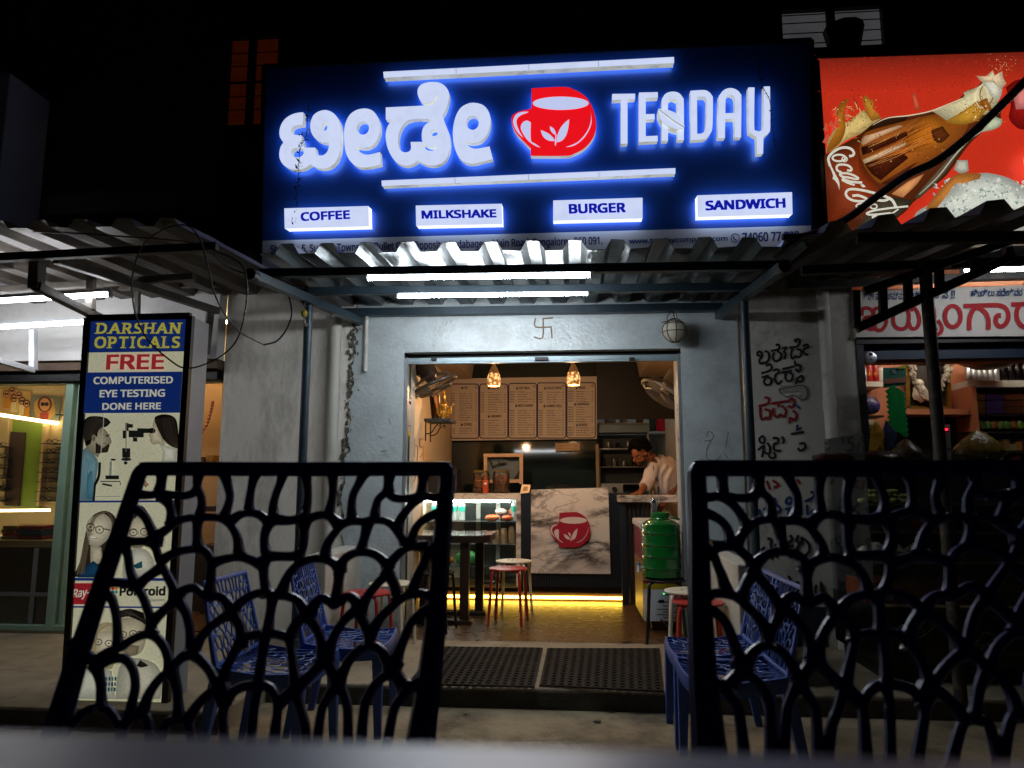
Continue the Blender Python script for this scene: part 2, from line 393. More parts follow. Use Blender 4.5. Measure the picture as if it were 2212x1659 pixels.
# rough broken plaster along the paint's edge
w = MB()
for i in range(150):
    q = random.choice(E2[:52]); c = wall_pt(q[0] + random.gauss(-4, 5), q[1] + random.uniform(-8, 8)); r = random.uniform(.006, .02)
    w.ball((c.x, WY + .008, c.z), r, (1, .7, random.uniform(.7, 1.8)), 6, lambda d: random.uniform(.6, 1.2))
tag(w.build('broken_plaster', mat('crumbled mortar', '#55524a', .95, var=.35, vs=30), shop), kind='stuff')
# door recess, shutter slot and bottom rail
zr0, zr1 = wz(783, 1170, WY + .06), wz(770, 1170, WY + .06)
mj = mat('jamb paint', '#9fa6a6', .5, var=.08, bump=.2)
for xa, xb in ((XO0 - .03, XO0), (XO1, XO1 + .03)):
    w = MB(); w.box(xa, xb, WY + .021, WY + .40, 0, ZT); w.build('door_jamb', mj, shop)
w = MB(); w.box(XO0, XO1, WY + .05, WY + .09, zr0, zr1); w.box(XO0 + .02, XO1 - .02, WY + .045, WY + .05, zr0 + .012, zr1 - .02); w.build('shutter_rail', mat('shutter rail paint', '#8fa0a6', .4, .3), shop, bevel=.004)
for px in (937, 1170, 1365):
    w = MB(); c = P(px, 775, WY + .03); w.box(c.x - (.05 if px == 1170 else .02), c.x + (.05 if px == 1170 else .02), WY + .02, WY + .05, c.z - .012, c.z + .012); w.build('shutter_latch', M_black, shop, bevel=.003)
w = MB(); w.box(XO0, XO1, WY + .10, WY + .24, zr1 - .005, ZL); w.build('shutter_roll', M_black, shop)
for x in (XO0 + .012, XO1 - .012):
    w = MB(); w.box(x - .012, x + .012, WY + .03, WY + .09, 0, zr1); w.build('shutter_guide', mat('guide steel', '#8a9399', .4, .5), shop)

# ---- the room
XL0, XL1, XR1 = P(905, 1000, 5.9).x, P(975, 900, 8.6).x, P(1458, 900, 8.6).x
YB, ZC = 8.6, 2.66
w = MB(); w.box(XL0 - .2, XL0, WY + .41, 5.98, 0, ZC); w.box(XL1 - .12, XL1, 5.985, YB + 2, 0, ZC); w.box(XL1, XL0 - .2, 5.9, 5.98, 0, ZC)
w.build('left_room_wall', M_cream, shop)
w = MB(); w.box(XR1, XR1 + .1, WY + .30, YB + 2.0, 0, ZC); w.box(XO1 + .03, XR1 + .1, WY + .25, WY + .30, 0, ZC); w.build('right_room_wall', M_cream, shop)
w = MB(); w.box(XL1 - .1, XR1 + .1, WY + .25, YB + 2, ZC, ZC + .1)
w.build('ceiling', M_ceil, shop)
def beam(x0, x1, z): 
    b = MB(); b.prism([[(x0, ZC - .001), (x1, ZC - .001), (x1 - (.05 if x1 < 0 else 0), z), (x0 + (0 if x1 < 0 else .05), z)]], lambda x, zz: Vector((x, WY + .5, zz)), (0, YB - WY - .52, 0)); return b.build('ceiling_beam', M_ceil, shop)
beam(XL1, P(1028, 815, YB).x, P(1000, 820, YB).z); beam(P(1372, 815, YB).x, XR1, P(1400, 815, YB).z)
w = MB(); w.box(XL1, XR1, WY + .3, YB + 2, -.05, .001); w.box(XO0 - .02, XO1 + .02, WY + .0, WY + .3, -.05, .001); w.build('shop_floor', M_tile, shop)
XK = P(1290, 900, YB).x                                       # partition edge: kitchen to the right of it
zpt, zpb = P(1100, 805, YB).z, P(1100, 950, YB).z
w = MB(); w.box(XL1, XK, YB, YB + .05, P(1100, 950, YB).z, ZC); w.build('menu_partition', M_dark, shop)
w = MB()
zb = P(1370, 905, YB).z; zz0, zz1 = P(1100, 1068, YB).z - .3, zpb - .002
tl = .067 * (zz1 - zz0)
w.add([(XL1, YB - tl * .1, zz0), (XK, YB - tl * .1, zz0), (XK, YB + tl * .9, zz1), (XL1, YB + tl * .9, zz1)], [(0, 1, 2, 3)])
w.add([(XL1, YB + .08, zz0), (XK, YB + .08, zz0), (XK, YB + .08, zz1), (XL1, YB + .08, zz1)], [(3, 2, 1, 0)])
mg = mat('gloss dark laminate', '#131d1c', .06, var=.1, bump=.03, bs=3); w.build('laminate_panel', mg, shop)
w = MB(); w.box(XK + .002, XR1, YB + .01, YB + .05, zb, ZC); w.build('bulkhead', M_black, shop)
w = MB(); w.box(XL1, XK - .01, YB + .1, YB + .14, 0, zz0 + .2); w.build('partition_base', M_dark, shop)
kx = P(1290, 1000, YB).x; w = MB(); w.box(kx - .015, kx + .02, YB - .02, YB + .06, P(1290, 1068, YB).z - .2, P(1290, 960, YB).z); w.build('partition_post', mat('light wood', '#9a7a55', .5), shop)
M_kit = mat('kitchen wall tile', '#b9c2c4', .3, var=.05)
w = MB(); w.box(XK - 1.2, XR1, YB + 1.9, YB + 2, 0, ZC); w.box(XK - .3, XK - .26, YB + .1, YB + 1.9, 0, ZC); w.build('kitchen_wall', M_kit, shop)

# ---- upper storeys, almost unlit
UY = 5.75
block = thing('apartment_block', 'dark upper storeys of the apartment block above the shop signs', 'building', (0, UY, ZT))
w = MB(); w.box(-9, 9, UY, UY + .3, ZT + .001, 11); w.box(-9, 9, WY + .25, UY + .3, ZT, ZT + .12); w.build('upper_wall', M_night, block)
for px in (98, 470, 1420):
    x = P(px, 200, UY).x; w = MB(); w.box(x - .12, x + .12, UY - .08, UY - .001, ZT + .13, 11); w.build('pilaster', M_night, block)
M_frame = mat('window frame paint', '#0b0b0c', .6)
def window(x0, y0, x1, y1, panes, m_pane, slats):
    a, b = P(x0, y1, UY - .02), P(x1, y0, UY - .02)
    f = MB(); t = .05
    f.box(a.x - t, b.x + t, UY - .06, UY - .001, a.z - t, a.z); f.box(a.x - t, b.x + t, UY - .06, UY - .001, b.z, b.z + t)
    f.box(a.x - t, a.x, UY - .06, UY - .001, a.z, b.z); f.box(b.x, b.x + t, UY - .06, UY - .001, a.z, b.z)
    n = panes
    for i in range(1, n): x = a.x + (b.x - a.x) * i / n; f.box(x - .034, x + .034, UY - .04, UY - .001, a.z, b.z)
    for q in slats: z = a.z + (b.z - a.z) * q; f.box(a.x, b.x, UY - .014, UY - .011, z - .0045, z + .0045)
    fo = f.build('window', M_frame, block)
    p = MB(); p.box(a.x, b.x, UY - .008, UY - .004, a.z, b.z); p.build('pane', m_pane, fo); return a, b
m = mat('lit blind', '#7a2c05', .8, var=.25, vs=9, emit=.075, stretch=(.4, 1, 5)); window(479, 82, 606, 276, 2, m, (.2, .35, .5, .51, .52, .7, .85))
m = mat('mosquito mesh', '#8c8c90', .8, var=.2, vs=3, emit=.15); a, b = window(1690, 18, 1900, 112, 2, m, (.2, .47, .74, .95))
m = mat('dark mesh', '#22262a', .8, emit=.012); window(-30, -10, 92, 84, 3, m, (.3, .65))
w = MB(); c = P(1822, 100, UY - .1); w.lathe([(.10, 0), (.13, .12), (.16, .26), (.10, .30)], 12, (c.x, UY - .12, c.z - .12)); w.build('planter', M_black, block)

# ---- low parapets beside the steps
for nm, px, lab in (('l', 664, 'low whitewashed parapet wall left of the shop steps, behind the blue chairs'), ('r', 1593, 'low whitewashed parapet wall right of the shop steps by the blue post')):
    zt = .655
    if nm == 'l': c = P(664, 1213, 4.44); x0, x1, y0 = c.x - .02, c.x + .12, 4.44
    else: c = P(1593, 1224, 4.15); x0, x1, y0 = c.x, c.x + .125, 4.15
    w = MB(); w.box(x0, x1, y0, WY - .001, .0, zt); o = w.build('parapet_wall', M_low, loc=((x0 + x1) / 2, 4.8, 0), bevel=.008); tag(o, lab, 'low wall')
# ================================================================ THE SHOP SIGN
TL_ = R(6); SN = Vector((0, -math.cos(TL_), -math.sin(TL_))); S0 = Vector((0, 4.98, 2.95))
def sg(px, py, off=0.0): return hit(px, py, S0 + SN * off, SN)
sign = thing('shop_signboard', 'large blue shop sign with glowing raised letters, red cup emblem and four lit boxes', 'sign', tuple(sg(1160, 500)))
M_board = mat('blue sign sheet', (.014, .060, .30), .32, var=.10, vs=1.5, spec=.35)
M_band = mat('white sign vinyl', '#e4e6f2', .5, var=.06, dirt='#8e8c90', dirt_amt=.3)
M_face = mat('white acrylic face', (.64, .72, .98), .35, var=.03, vs=12, emit=.93, dirt='#7d8090', dirt_amt=.16, ds=9)
M_side = mat('cream acrylic side', (.66, .68, .56), .5, var=.10, vs=10, emit=.55, dirt='#3b3226', dirt_amt=.6, ds=11)
M_back = glow('letter back light', (.32, .58, 1.0), 5.5)
M_red = mat('red acrylic face', (.80, .006, .012), .35, var=.05, emit=1.0)
M_inkblue = mat('blue vinyl letters', (.01, .02, .55), .5, var=0, emit=.5)
LM = [M_face, M_side, M_back]
M_side2 = mat('box acrylic side', (.76, .79, .80), .5, var=.08, vs=10, emit=1.5, dirt='#6a5d48', dirt_amt=.3, ds=11); LB = [M_face, M_side2, M_back]
c = [sg(572, 145), sg(1752, 88), sg(1757, 560), sg(562, 590)]
b = MB(); bk = -SN * .09
b.add(c + [p + bk for p in c], [(3, 2, 1, 0), (4, 5, 6, 7), (0, 1, 5, 4), (1, 2, 6, 5), (2, 3, 7, 6), (3, 0, 4, 7)]); b.build('board', M_board, sign)
b = MB(); 
for p, q in ((c[0], c[1]), (c[1], c[2]), (c[3], c[0])): b.bar(p - SN * .03, q - SN * .03, .03, .10, SN)
b.build('edge_frame', mat('sign edge metal', '#0d1226', .5, .3), sign)
q = [sg(565, 520, .003), sg(1756, 487, .003), sg(1757, 556, .003), sg(562, 586, .003)]
b = MB(); b.quad(q[3], q[2], q[1], q[0]); band = b.build('address_band', M_band, sign)
pr = Print(lambda x, y: sg(x, y, .004), SN, .0003)
INKB = (.012, .03, .22)
pr.text('Shop No.5, Supriya Township, Bullet Gym Opposite, Kadabagere Main Road, Bangalore - 560 091.', (585, 552), (1302, 533), (584, 529), INKB, .02)
pr.text('www.teadaycompany.com', (1359, 529), (1572, 523), (1358, 515), INKB, .02);
pr.build('address_lettering', PRINT, band); pr = Print(lambda x, y: sg(x, y, .004), SN, .0003); pr.text('74060 77 788', (1604, 523), (1727, 519), (1603, 503), INKB, .02)
pr.ring(1588, 514, 9, 9, 1.6, INKB); pr.line([(1584, 511), (1586, 516), (1591, 519)], 2.5, INKB)
pr.build('phone_lettering', PRINT, band)
OFF = .10
def raised(name, loops, z, mats=LM, off=OFF, parent=sign, sm=5, corner=42, gap=.042):
    L2 = []
    for l in loops:
        pts = [z(*p) for p in l]; L2.append([(p.x, p.y) for p in smooth([(x, y, 0) for x, y in pts], sm, True, corner)] if sm else pts)
    m = MB(); m.prism(L2, lambda x, y: sg(x, y, off), -SN * (off - gap))
    return m.build(name, mats, parent)
def ell(x, y, rx, ry, n=14): return [(x + rx * math.cos(2 * math.pi * i / n), y + ry * math.sin(2 * math.pi * i / n)) for i in range(n)]
z2 = zm(1000, 150, 1100, 2147); z3 = zm(2000, 150, 1200, 2212)
raised('kannada_letter', [[(378, 570), (330, 575), (280, 592), (235, 625), (207, 670), (196, 715), (200, 760), (226, 802), (205, 835), (195, 880), (197, 920), (212, 955), (240, 985), (280, 1003), (330, 1010), (385, 1000), (437, 968), (470, 990), (520, 1002), (570, 995), (610, 970), (640, 930), (658, 880), (668, 800), (668, 700), (655, 640), (625, 590), (585, 562), (545, 553), (500, 563), (460, 590), (438, 635), (433, 685), (445, 735), (475, 775), (515, 797), (550, 803), (578, 798), (576, 830), (565, 870), (540, 895), (515, 903), (490, 900), (478, 885), (470, 842), (386, 842), (362, 745), (330, 745), (300, 738), (285, 715), (290, 690), (315, 673), (375, 664)],
       ell(542, 682, 22, 31), [(292, 855), (318, 846), (350, 848), (376, 852), (382, 880), (370, 903), (345, 915), (315, 913), (292, 900), (283, 880)]], z2)
raised('kannada_letter', [[(845, 541), (790, 552), (740, 585), (708, 640), (695, 700), (693, 770), (700, 850), (718, 910), (745, 950), (780, 980), (820, 993), (860, 993), (915, 985), (975, 970), (968, 875), (920, 888), (880, 895), (850, 893), (820, 880), (800, 860), (788, 835), (820, 842), (860, 843), (900, 830), (935, 800), (960, 750), (968, 700), (965, 650), (950, 605), (920, 565), (885, 546)], ell(837, 690, 47, 52)], z2)
raised('kannada_letter', [[(1013, 533), (1300, 519), (1350, 516), (1380, 508), (1400, 490), (1410, 470), (1408, 446), (1397, 446), (1392, 465), (1375, 485), (1350, 497), (1320, 500), (1290, 491), (1268, 462), (1257, 420), (1262, 385), (1285, 357), (1330, 341), (1380, 337), (1430, 345), (1470, 370), (1495, 410), (1500, 450), (1490, 500), (1475, 550), (1455, 585), (1447, 598), (1458, 630), (1482, 690), (1500, 740), (1507, 800), (1500, 870), (1475, 930), (1440, 962), (1400, 976), (1350, 978), (1305, 966), (1258, 940), (1230, 962), (1190, 978), (1150, 977), (1100, 957), (1060, 912), (1030, 852), (1015, 790), (1012, 740), (1022, 690), (1045, 650), (1068, 628), (1013, 624)],
       [(1203, 798), (1207, 845), (1195, 870), (1165, 878), (1135, 870), (1115, 840), (1108, 790), (1112, 740), (1130, 690), (1165, 645), (1210, 625), (1270, 619), (1330, 622), (1366, 634), (1325, 660), (1300, 690), (1290, 730), (1290, 775), (1296, 797)],
       [(1305, 810), (1330, 828), (1365, 837), (1400, 831), (1395, 850), (1375, 864), (1345, 865), (1320, 853), (1307, 832)], ell(1385, 727, 28, 26)], z2)
raised('kannada_letter', [[(1690, 497), (1640, 505), (1590, 535), (1555, 590), (1535, 660), (1528, 730), (1535, 810), (1552, 870), (1580, 920), (1620, 953), (1670, 965), (1720, 958), (1835, 930), (1810, 832), (1760, 842), (1710, 850), (1670, 843), (1640, 820), (1627, 795), (1660, 805), (1700, 805), (1745, 790), (1785, 750), (1808, 700), (1818, 650), (1815, 600), (1795, 550), (1755, 512)], ell(1680, 650, 48, 55)], z2)
raised('letter', [[(757, 405), (923, 403), (923, 440), (868, 444), (868, 765), (820, 768), (820, 446), (757, 450)]], z3, sm=0)
raised('letter', [[(952, 395), (1088, 392), (1088, 432), (1000, 436), (1000, 552), (1065, 550), (1065, 588), (1000, 592), (1000, 712), (1087, 708), (1087, 748), (952, 755)]], z3, sm=0)
raised('letter', [[(1118, 745), (1118, 470), (1125, 430), (1150, 400), (1195, 388), (1240, 398), (1268, 430), (1277, 470), (1277, 738), (1232, 740), (1228, 475), (1220, 450), (1195, 437), (1170, 450), (1162, 475), (1162, 743)]], z3, sm=4, corner=38)
lf = raised('letter_leaf', [[(1092, 513), (1150, 518), (1210, 540), (1255, 580), (1280, 632), (1275, 655), (1230, 660), (1170, 640), (1125, 610), (1098, 560)]], z3, off=OFF + .022, gap=.02)
m = MB(); L2 = [z3(*p) for p in [(1098, 522), (1150, 560), (1210, 605), (1279, 648)]]; m.tube([sg(x, y, OFF + .024) for x, y in L2], .006, 5, sm=4); m.build('leaf_vein', M_side, lf)
raised('letter', [[(1325, 382), (1420, 377), (1455, 388), (1480, 415), (1488, 450), (1485, 640), (1470, 690), (1440, 725), (1410, 735), (1330, 740)], [(1372, 425), (1425, 424), (1440, 440), (1443, 480), (1437, 640), (1425, 680), (1405, 692), (1374, 695)]], z3, sm=4, corner=42)
raised('letter', [[(1525, 725), (1530, 450), (1540, 410), (1570, 375), (1615, 362), (1660, 375), (1688, 405), (1695, 445), (1692, 720), (1648, 722), (1645, 585), (1577, 588), (1575, 725)], [(1578, 545), (1580, 450), (1590, 420), (1612, 405), (1635, 415), (1648, 445), (1648, 543)]], z3, sm=4, corner=38)
raised('letter', [[(1745, 358), (1790, 358), (1788, 640), (1800, 670), (1822, 678), (1842, 668), (1855, 640), (1857, 352), (1902, 350), (1904, 640), (1890, 690), (1855, 717), (1852, 838), (1808, 842), (1805, 717), (1765, 692), (1748, 650)]], z3, sm=4, corner=38)
# the cup emblem, shared with the counter's small copy
CUP = [(172, 365), (400, 354), (470, 370), (530, 400), (580, 445), (615, 510), (635, 580), (640, 650), (625, 710), (590, 765), (540, 810), (480, 840), (420, 855), (165, 855), (165, 800), (110, 745), (60, 690), (35, 640), (25, 590), (35, 558), (70, 538), (110, 525), (150, 518), (172, 505)]
CUPW = [ell(383, 473, 203, 48, 26), [(152, 535), (110, 535), (70, 547), (45, 575), (37, 610), (50, 650), (75, 690), (112, 725), (85, 680), (68, 640), (62, 605), (72, 577), (100, 557), (130, 546)],
        [(166, 612), (140, 599), (112, 608), (94, 636), (97, 668), (120, 710), (150, 748), (200, 783), (237, 793), (195, 765), (166, 738)],
        [(445, 588), (438, 650), (420, 710), (390, 745), (353, 757), (361, 700), (382, 652), (412, 615)], [(238, 667), (290, 690), (325, 720), (341, 746), (300, 745), (265, 725), (248, 700)],
        [(305, 640), (330, 655), (345, 680), (348, 705), (325, 690), (308, 665)], [(340, 765), (345, 783), (350, 765), (353, 700), (346, 700)],
        [(600, 525), (604, 580), (592, 640), (557, 702), (502, 757), (418, 792), (480, 780), (540, 737), (582, 680), (607, 610)]]
cup = raised('cup_emblem', [CUP], z3, [M_red, M_side, M_back], corner=38)
def cup_marks(z, fn, n, m, parent, col=(1, 1, 1)):
    pr = Print(fn, n, .0003); pr.hold = True
    for l in CUPW: pr.poly([z(*p) for p in l], col, sm=4, corner=50)
    return pr.mb.build('cup_markings', m, parent)
cup_marks(z3, lambda x, y: sg(x, y, OFF + .002), SN, mat('white emblem face', (.60, .66, .98), .35, var=.02, emit=.85), cup)
# two light bars and four lit boxes
def lit_box(name, tl, tr, br, bl, off, mats=LM):
    m = MB(); m.prism([[tl, tr, br, bl]], lambda x, y: sg(x, y, off), -SN * (off - .034)); return m.build(name, mats, sign, bevel=.004)
for tl, tr, br, bl in (((828, 155), (1456, 123), (1456, 136), (829, 168)), ((824, 390), (1459, 363), (1459, 375), (825, 402))):
    o = lit_box('light_bar', tl, tr, br, bl, .10)
    m = MB()
    for t in (.25, .5, .74): x = tl[0] + (tr[0] - tl[0]) * t; y = tl[1] + (tr[1] - tl[1]) * t; m.bar(sg(x, y + 1, .1003), sg(x + .5, y + 12, .1003), .003, .003, SN)
    m.build('joint_line', mat('joint grime', '#6a6a66', .8, var=0), o)
for word, q, t in (('COFFEE', ((614, 450), (796, 445), (797, 489), (615, 494)), (650, 478, 757, 473, 649, 459)), ('MILKSHAKE', ((898, 444), (1084, 440), (1085, 484), (899, 488)), (911, 473, 1073, 470, 910, 455)),
                   ('BURGER', ((1195, 433), (1388, 427), (1388, 472), (1195, 477)), (1229, 462, 1352, 459, 1228, 441)), ('SANDWICH', ((1506, 422), (1711, 415), (1712, 463), (1507, 469)), (1524, 455, 1697, 449, 1523, 434))):
    o = lit_box('lit_sign_box', *q, .12, LB)
    pr = Print(lambda x, y: sg(x, y, .1215), SN, .0004); pr.text(word, t[0:2], t[2:4], t[4:6], (.01, .02, .55), .042); pr.mb.build('box_lettering', M_inkblue, o)
# dead creepers hanging over the sign
M_vine = mat('dry creeper', '#17130d', .9, var=.4)
def creeper(pts, off, label, seed, leaf=.013):
    random.seed(seed); p3 = [sg(x, y, off) for x, y in pts]; o = thing('creeper_strand', label, 'creeper', tuple(p3[0]))
    m = MB(); m.tube(p3, .0022, 4, sm=5); m.build('stem', M_vine, o)
    m = MB(); ps = smooth(p3, 7)
    for i, p in enumerate(ps):
        if random.random() < .55:
            c = p + Vector((random.gauss(0, .015), random.uniform(-.01, .005), random.gauss(0, .01)))
            a, b = Vector((random.gauss(0, 1), random.gauss(0, .4), random.gauss(0, 1))).normalized() * leaf * random.uniform(.6, 1.6), Vector((random.gauss(0, 1), random.gauss(0, 1), random.gauss(0, 1))).normalized() * leaf
            m.add([c - a, c + b * .6, c + a * 1.1, c - b * .6], [(0, 1, 2, 3)])
            m.tube([p, p + a * 2.2 + b], .0012, 4)
    m.build('dry_leaf', M_vine, o)
creeper([(668, 215), (666, 240), (664, 262), (662, 290), (655, 305), (648, 322), (646, 345), (644, 365), (645, 385), (642, 410), (640, 440), (637, 465), (636, 482)], .115, 'withered creeper strand hanging in front of the first kannada letter of the blue sign', 5)
creeper([(1630, 80), (1637, 130), (1645, 180), (1662, 215), (1666, 250), (1668, 275), (1672, 300), (1674, 318)], .115, 'thin dry creeper strand hanging at the right end of the lit english letters', 6, .009)
# ================================================================ AWNINGS, POSTS, TUBE LIGHTS, CABLES
def metal_sheet(name, col, rough, metal=.85):
    m = mat(name, col, rough, metal, var=.35, vs=9, dirt='#1d1a15', dirt_amt=.7, ds=7, bump=.35, bs=30, stretch=(2.2, .25, 1)); return m
M_galv = metal_sheet('galvanised sheet', '#565c5d', .28); M_galv2 = metal_sheet('old galvanised sheet', '#43382a', .5, .35); M_galv3 = metal_sheet('dark sheet', '#37342f', .6, .4)
M_steel = mat('blue grey painted steel', '#2c3c46', .4, .2, var=.15, vs=8, bump=.15, bs=80)
M_steelo = mat('old painted steel', '#5b5750', .6, .2, var=.25, vs=8, bump=.2, dirt='#2a2119', dirt_amt=.6, ds=9)
M_steeld = mat('dark steel', '#23221f', .55, .2, var=.3, vs=9, dirt='#6a6a60', dirt_amt=.25, ds=12)
M_tube = glow('cool tube', (.88, .94, 1.0), 100); M_tube2 = glow('cool tube at next shop', (.95, .95, 1.0), 38); M_case = mat('tube housing', '#c9cdd0', .4, var=.03)
def corrugated(name, fl, fr, bl, br, pitch, h, m, parent, th=.003):
    """folded sheet between its front and back edges (left, right)"""
    fl, fr, bl, br = map(Vector, (fl, fr, bl, br)); Wd = (fr - fl).length; n = max(1, round(Wd / pitch)); prof = []
    for i in range(n): prof += [((i + .0) / n, 0), ((i + .40) / n, 0), ((i + .54) / n, 1), ((i + .84) / n, 1), ((i + .98) / n, 0)]
    prof.append((1, 0)); b = MB(); rows = 9; k = len(prof); random.seed(len(name) + n)
    for lay in (0, th):
        for j in range(rows + 1):
            t = j / rows
            for i, (u, q) in enumerate(prof):
                random.seed(i * 31 + j * 7); e = random.gauss(0, .0022)
                p = (fl.lerp(fr, u)).lerp(bl.lerp(br, u), t); b.v.append(p + Vector((0, 0, q * h + lay + e)))
    o = k * (rows + 1)
    for j in range(rows):
        for i in range(k - 1):
            a = j * k + i; b.face([a, a + k, a + k + 1, a + 1]); b.face([o + a, o + a + 1, o + a + k + 1, o + a + k])
    for i in range(k - 1): b.face([i, i + 1, o + i + 1, o + i])
    for j in range(rows): a = j * k + k - 1; b.face([a, a + k, o + a + k, o + a])
    return b.build(name, m, parent)
def tubelight(a, b, label, m=M_tube, r=.014, group=None):
    a, b = Vector(a), Vector(b); o = thing('tube_light', label, 'tube light', tuple((a + b) / 2), group); d = (b - a).normalized()
    t = MB(); t.tube([a, b], r, 10); t.build('tube', m, o, True)
    h = MB(); u = Vector((0, 0, r + .013)); h.bar(a - d * .01 + u, b + d * .01 + u, .026, .022); h.build('housing', M_case, o)
    h = MB(); h.bar(a - d * .012, a - d * .001, .034, .036); h.bar(b + d * .001, b + d * .012, .034, .036); h.build('end_cap', M_case, o)
    return o
# ---- middle awning
mid = thing('awning', 'galvanised corrugated awning on blue grey steel frame over the tea shop doorway', 'awning', (0, 4.4, 2.5))
fl, fr = P(560, 549, 3.72), P(1745, 533, 3.72); bl, br = P(690, 668, WY + .1), P(1640, 655, WY + .1)
bl.x, br.x = fl.x - .02, fr.x + .02
corrugated('roof_sheet', fl, fr, bl, br, .232, .055, M_galv, mid)
def beamp(parent, p, q, w=.05, h=None, m=M_steel, name='beam'):
    b = MB(); b.bar(p, q, w, h); return b.build(name, m, parent, bevel=.004)
beamp(mid, P(560, 591, 3.92), P(1705, 574, 3.92), .05); beamp(mid, P(640, 630, 4.46), P(1660, 620, 4.46), .05); beamp(mid, P(735, 676, WY - .04), P(1560, 664, WY - .04), .06)
beamp(mid, P(545, 594, 3.70), P(778, 694, WY - .03), .055); beamp(mid, P(1692, 577, 3.70), P(1552, 682, WY - .03), .055)
for px, py in ((545, 595), (1692, 578)):
    b = MB(); p = P(px, py, 3.68); b.tube([p + Vector((0, -.03, 0)), p + Vector((0, .03, 0))], .033, 12); b.build('pipe_end', M_black, mid)
for (a, bpt, lab) in (((668, 640), 4.42, ''), ((1607, 645), 4.5, '')):
    t = P(*a, bpt); f = Vector((t.x, bpt, .001))
    b = MB(); b.tube([f, t], .028, 12); b.build('post', M_steel, mid, True)
tubelight(P(796, 600, 3.92) + Vector((0, 0, -.0)), P(1274, 594, 3.92), 'front cool white tube light under the middle awning, nearer the street')
tubelight(P(862, 639, 4.46) + Vector((0, 0, -.0)), P(1268, 633, 4.46), 'rear cool white tube light under the middle awning, nearer the shop wall')
# ---- left awning
lw = thing('awning', 'weathered corrugated awning over the optician with brown steel trusses', 'awning', (-2.5, 4.2, 2.5))
fl, fr = P(-420, 500, 3.42), P(388, 487, 3.42); bl, br = Vector((fl.x, WY - .05, 2.50)), P(540, 585, WY - .05); br.x = max(br.x, fr.x)
br = Vector((fr.x + .02, WY - .05, 2.56))
corrugated('roof_sheet', fl, fr, bl, br, .235, .045, M_galv2, lw)
beamp(lw, P(-300, 572, 3.55), P(470, 533, 3.62), .045, m=M_steeld); beamp(lw, P(-200, 640, 4.3), P(420, 598, 4.3), .045, m=M_steelo); beamp(lw, P(60, 628, 4.9), P(470, 612, 4.9), .05, m=M_steelo)
beamp(lw, P(82, 560, 3.7), P(78, 624, 3.7), .07, .06, M_steelo, 'strut'); beamp(lw, P(197, 590, 4.2), P(196, 670, 4.2), .045, m=M_steelo, name='strut')
beamp(lw, P(78, 618, 3.68), P(310, 735, 4.9), .05, m=M_steelo, name='brace'); beamp(lw, P(120, 560, 3.7), P(470, 672, 5.0), .05, m=M_steelo, name='rafter')
beamp(lw, P(455, 670, 5.0), P(445, 765, 5.05), .05, m=M_steelo, name='strut'); beamp(lw, P(298, 605, 4.9), P(296, 690, 4.9), .035, m=M_steelo, name='strut')
beamp(lw, P(-60, 762, 4.4), P(72, 800, 4.95), .04, m=M_case, name='brace'); beamp(lw, P(72, 800, 4.95), P(72, 712, 4.95), .045, m=M_case, name='strut')
tubelight(P(-160, 660, 4.15), P(236, 636, 4.15), 'upper tube light under the left awning, crossed by a steel strut', M_tube2)
tubelight(P(-160, 716, 4.6), P(183, 696, 4.6), 'lower tube light under the left awning in front of the white fascia', M_tube2)
# ---- right awning
rw = thing('awning', 'dark corrugated awning over the bakery with black steel truss and pole', 'awning', (2.0, 4.0, 2.5))
fl, fr = P(1740, 509, 3.6), P(2330, 440, 3.05); bl, br = Vector((fl.x - .05, WY - .05, 2.53)), Vector((fr.x + .1, WY - .05, 2.53))
corrugated('roof_sheet', fl, fr, bl, br, .2, .055, M_galv3, rw)
beamp(rw, P(1850, 516, 3.45), P(2300, 512, 3.3), .05, m=M_steeld); beamp(rw, P(1730, 585, 4.1), P(2300, 560, 4.1), .05, m=M_steeld); beamp(rw, P(1700, 618, 4.9), P(2300, 590, 4.9), .05, m=M_steeld)
pt = P(1996, 560, 4.0); pb = Vector((P(2050, 1500, 4.0).x, 4.0, .001)); pb.x = pt.x
b = MB(); b.tube([pb, pt], .032, 12); b.build('post', mat('worn black pole', '#33312c', .6, .2, var=.3, vs=14, dirt='#8c897c', dirt_amt=.5, ds=16), rw, True)
beamp(rw, P(1850, 710, 4.05), P(2190, 552, 3.95), .05, m=M_steeld, name='brace'); beamp(rw, P(1866, 630, 4.05), P(2230, 505, 3.9), .045, m=M_steeld, name='rafter')
for x0, y0, y1 in ((1848, 628, 708), (1906, 612, 680), (1960, 596, 656), (2028, 575, 622), (2104, 545, 592), (2176, 520, 560)): beamp(rw, P(x0, y0, 4.02), P(x0 + 2, y1, 4.02), .04, m=M_steeld, name='strut')
tubelight(P(2080, 583, 4.5), P(2420, 578, 4.5), 'bright tube light under the bakery awning at the right', M_tube2)

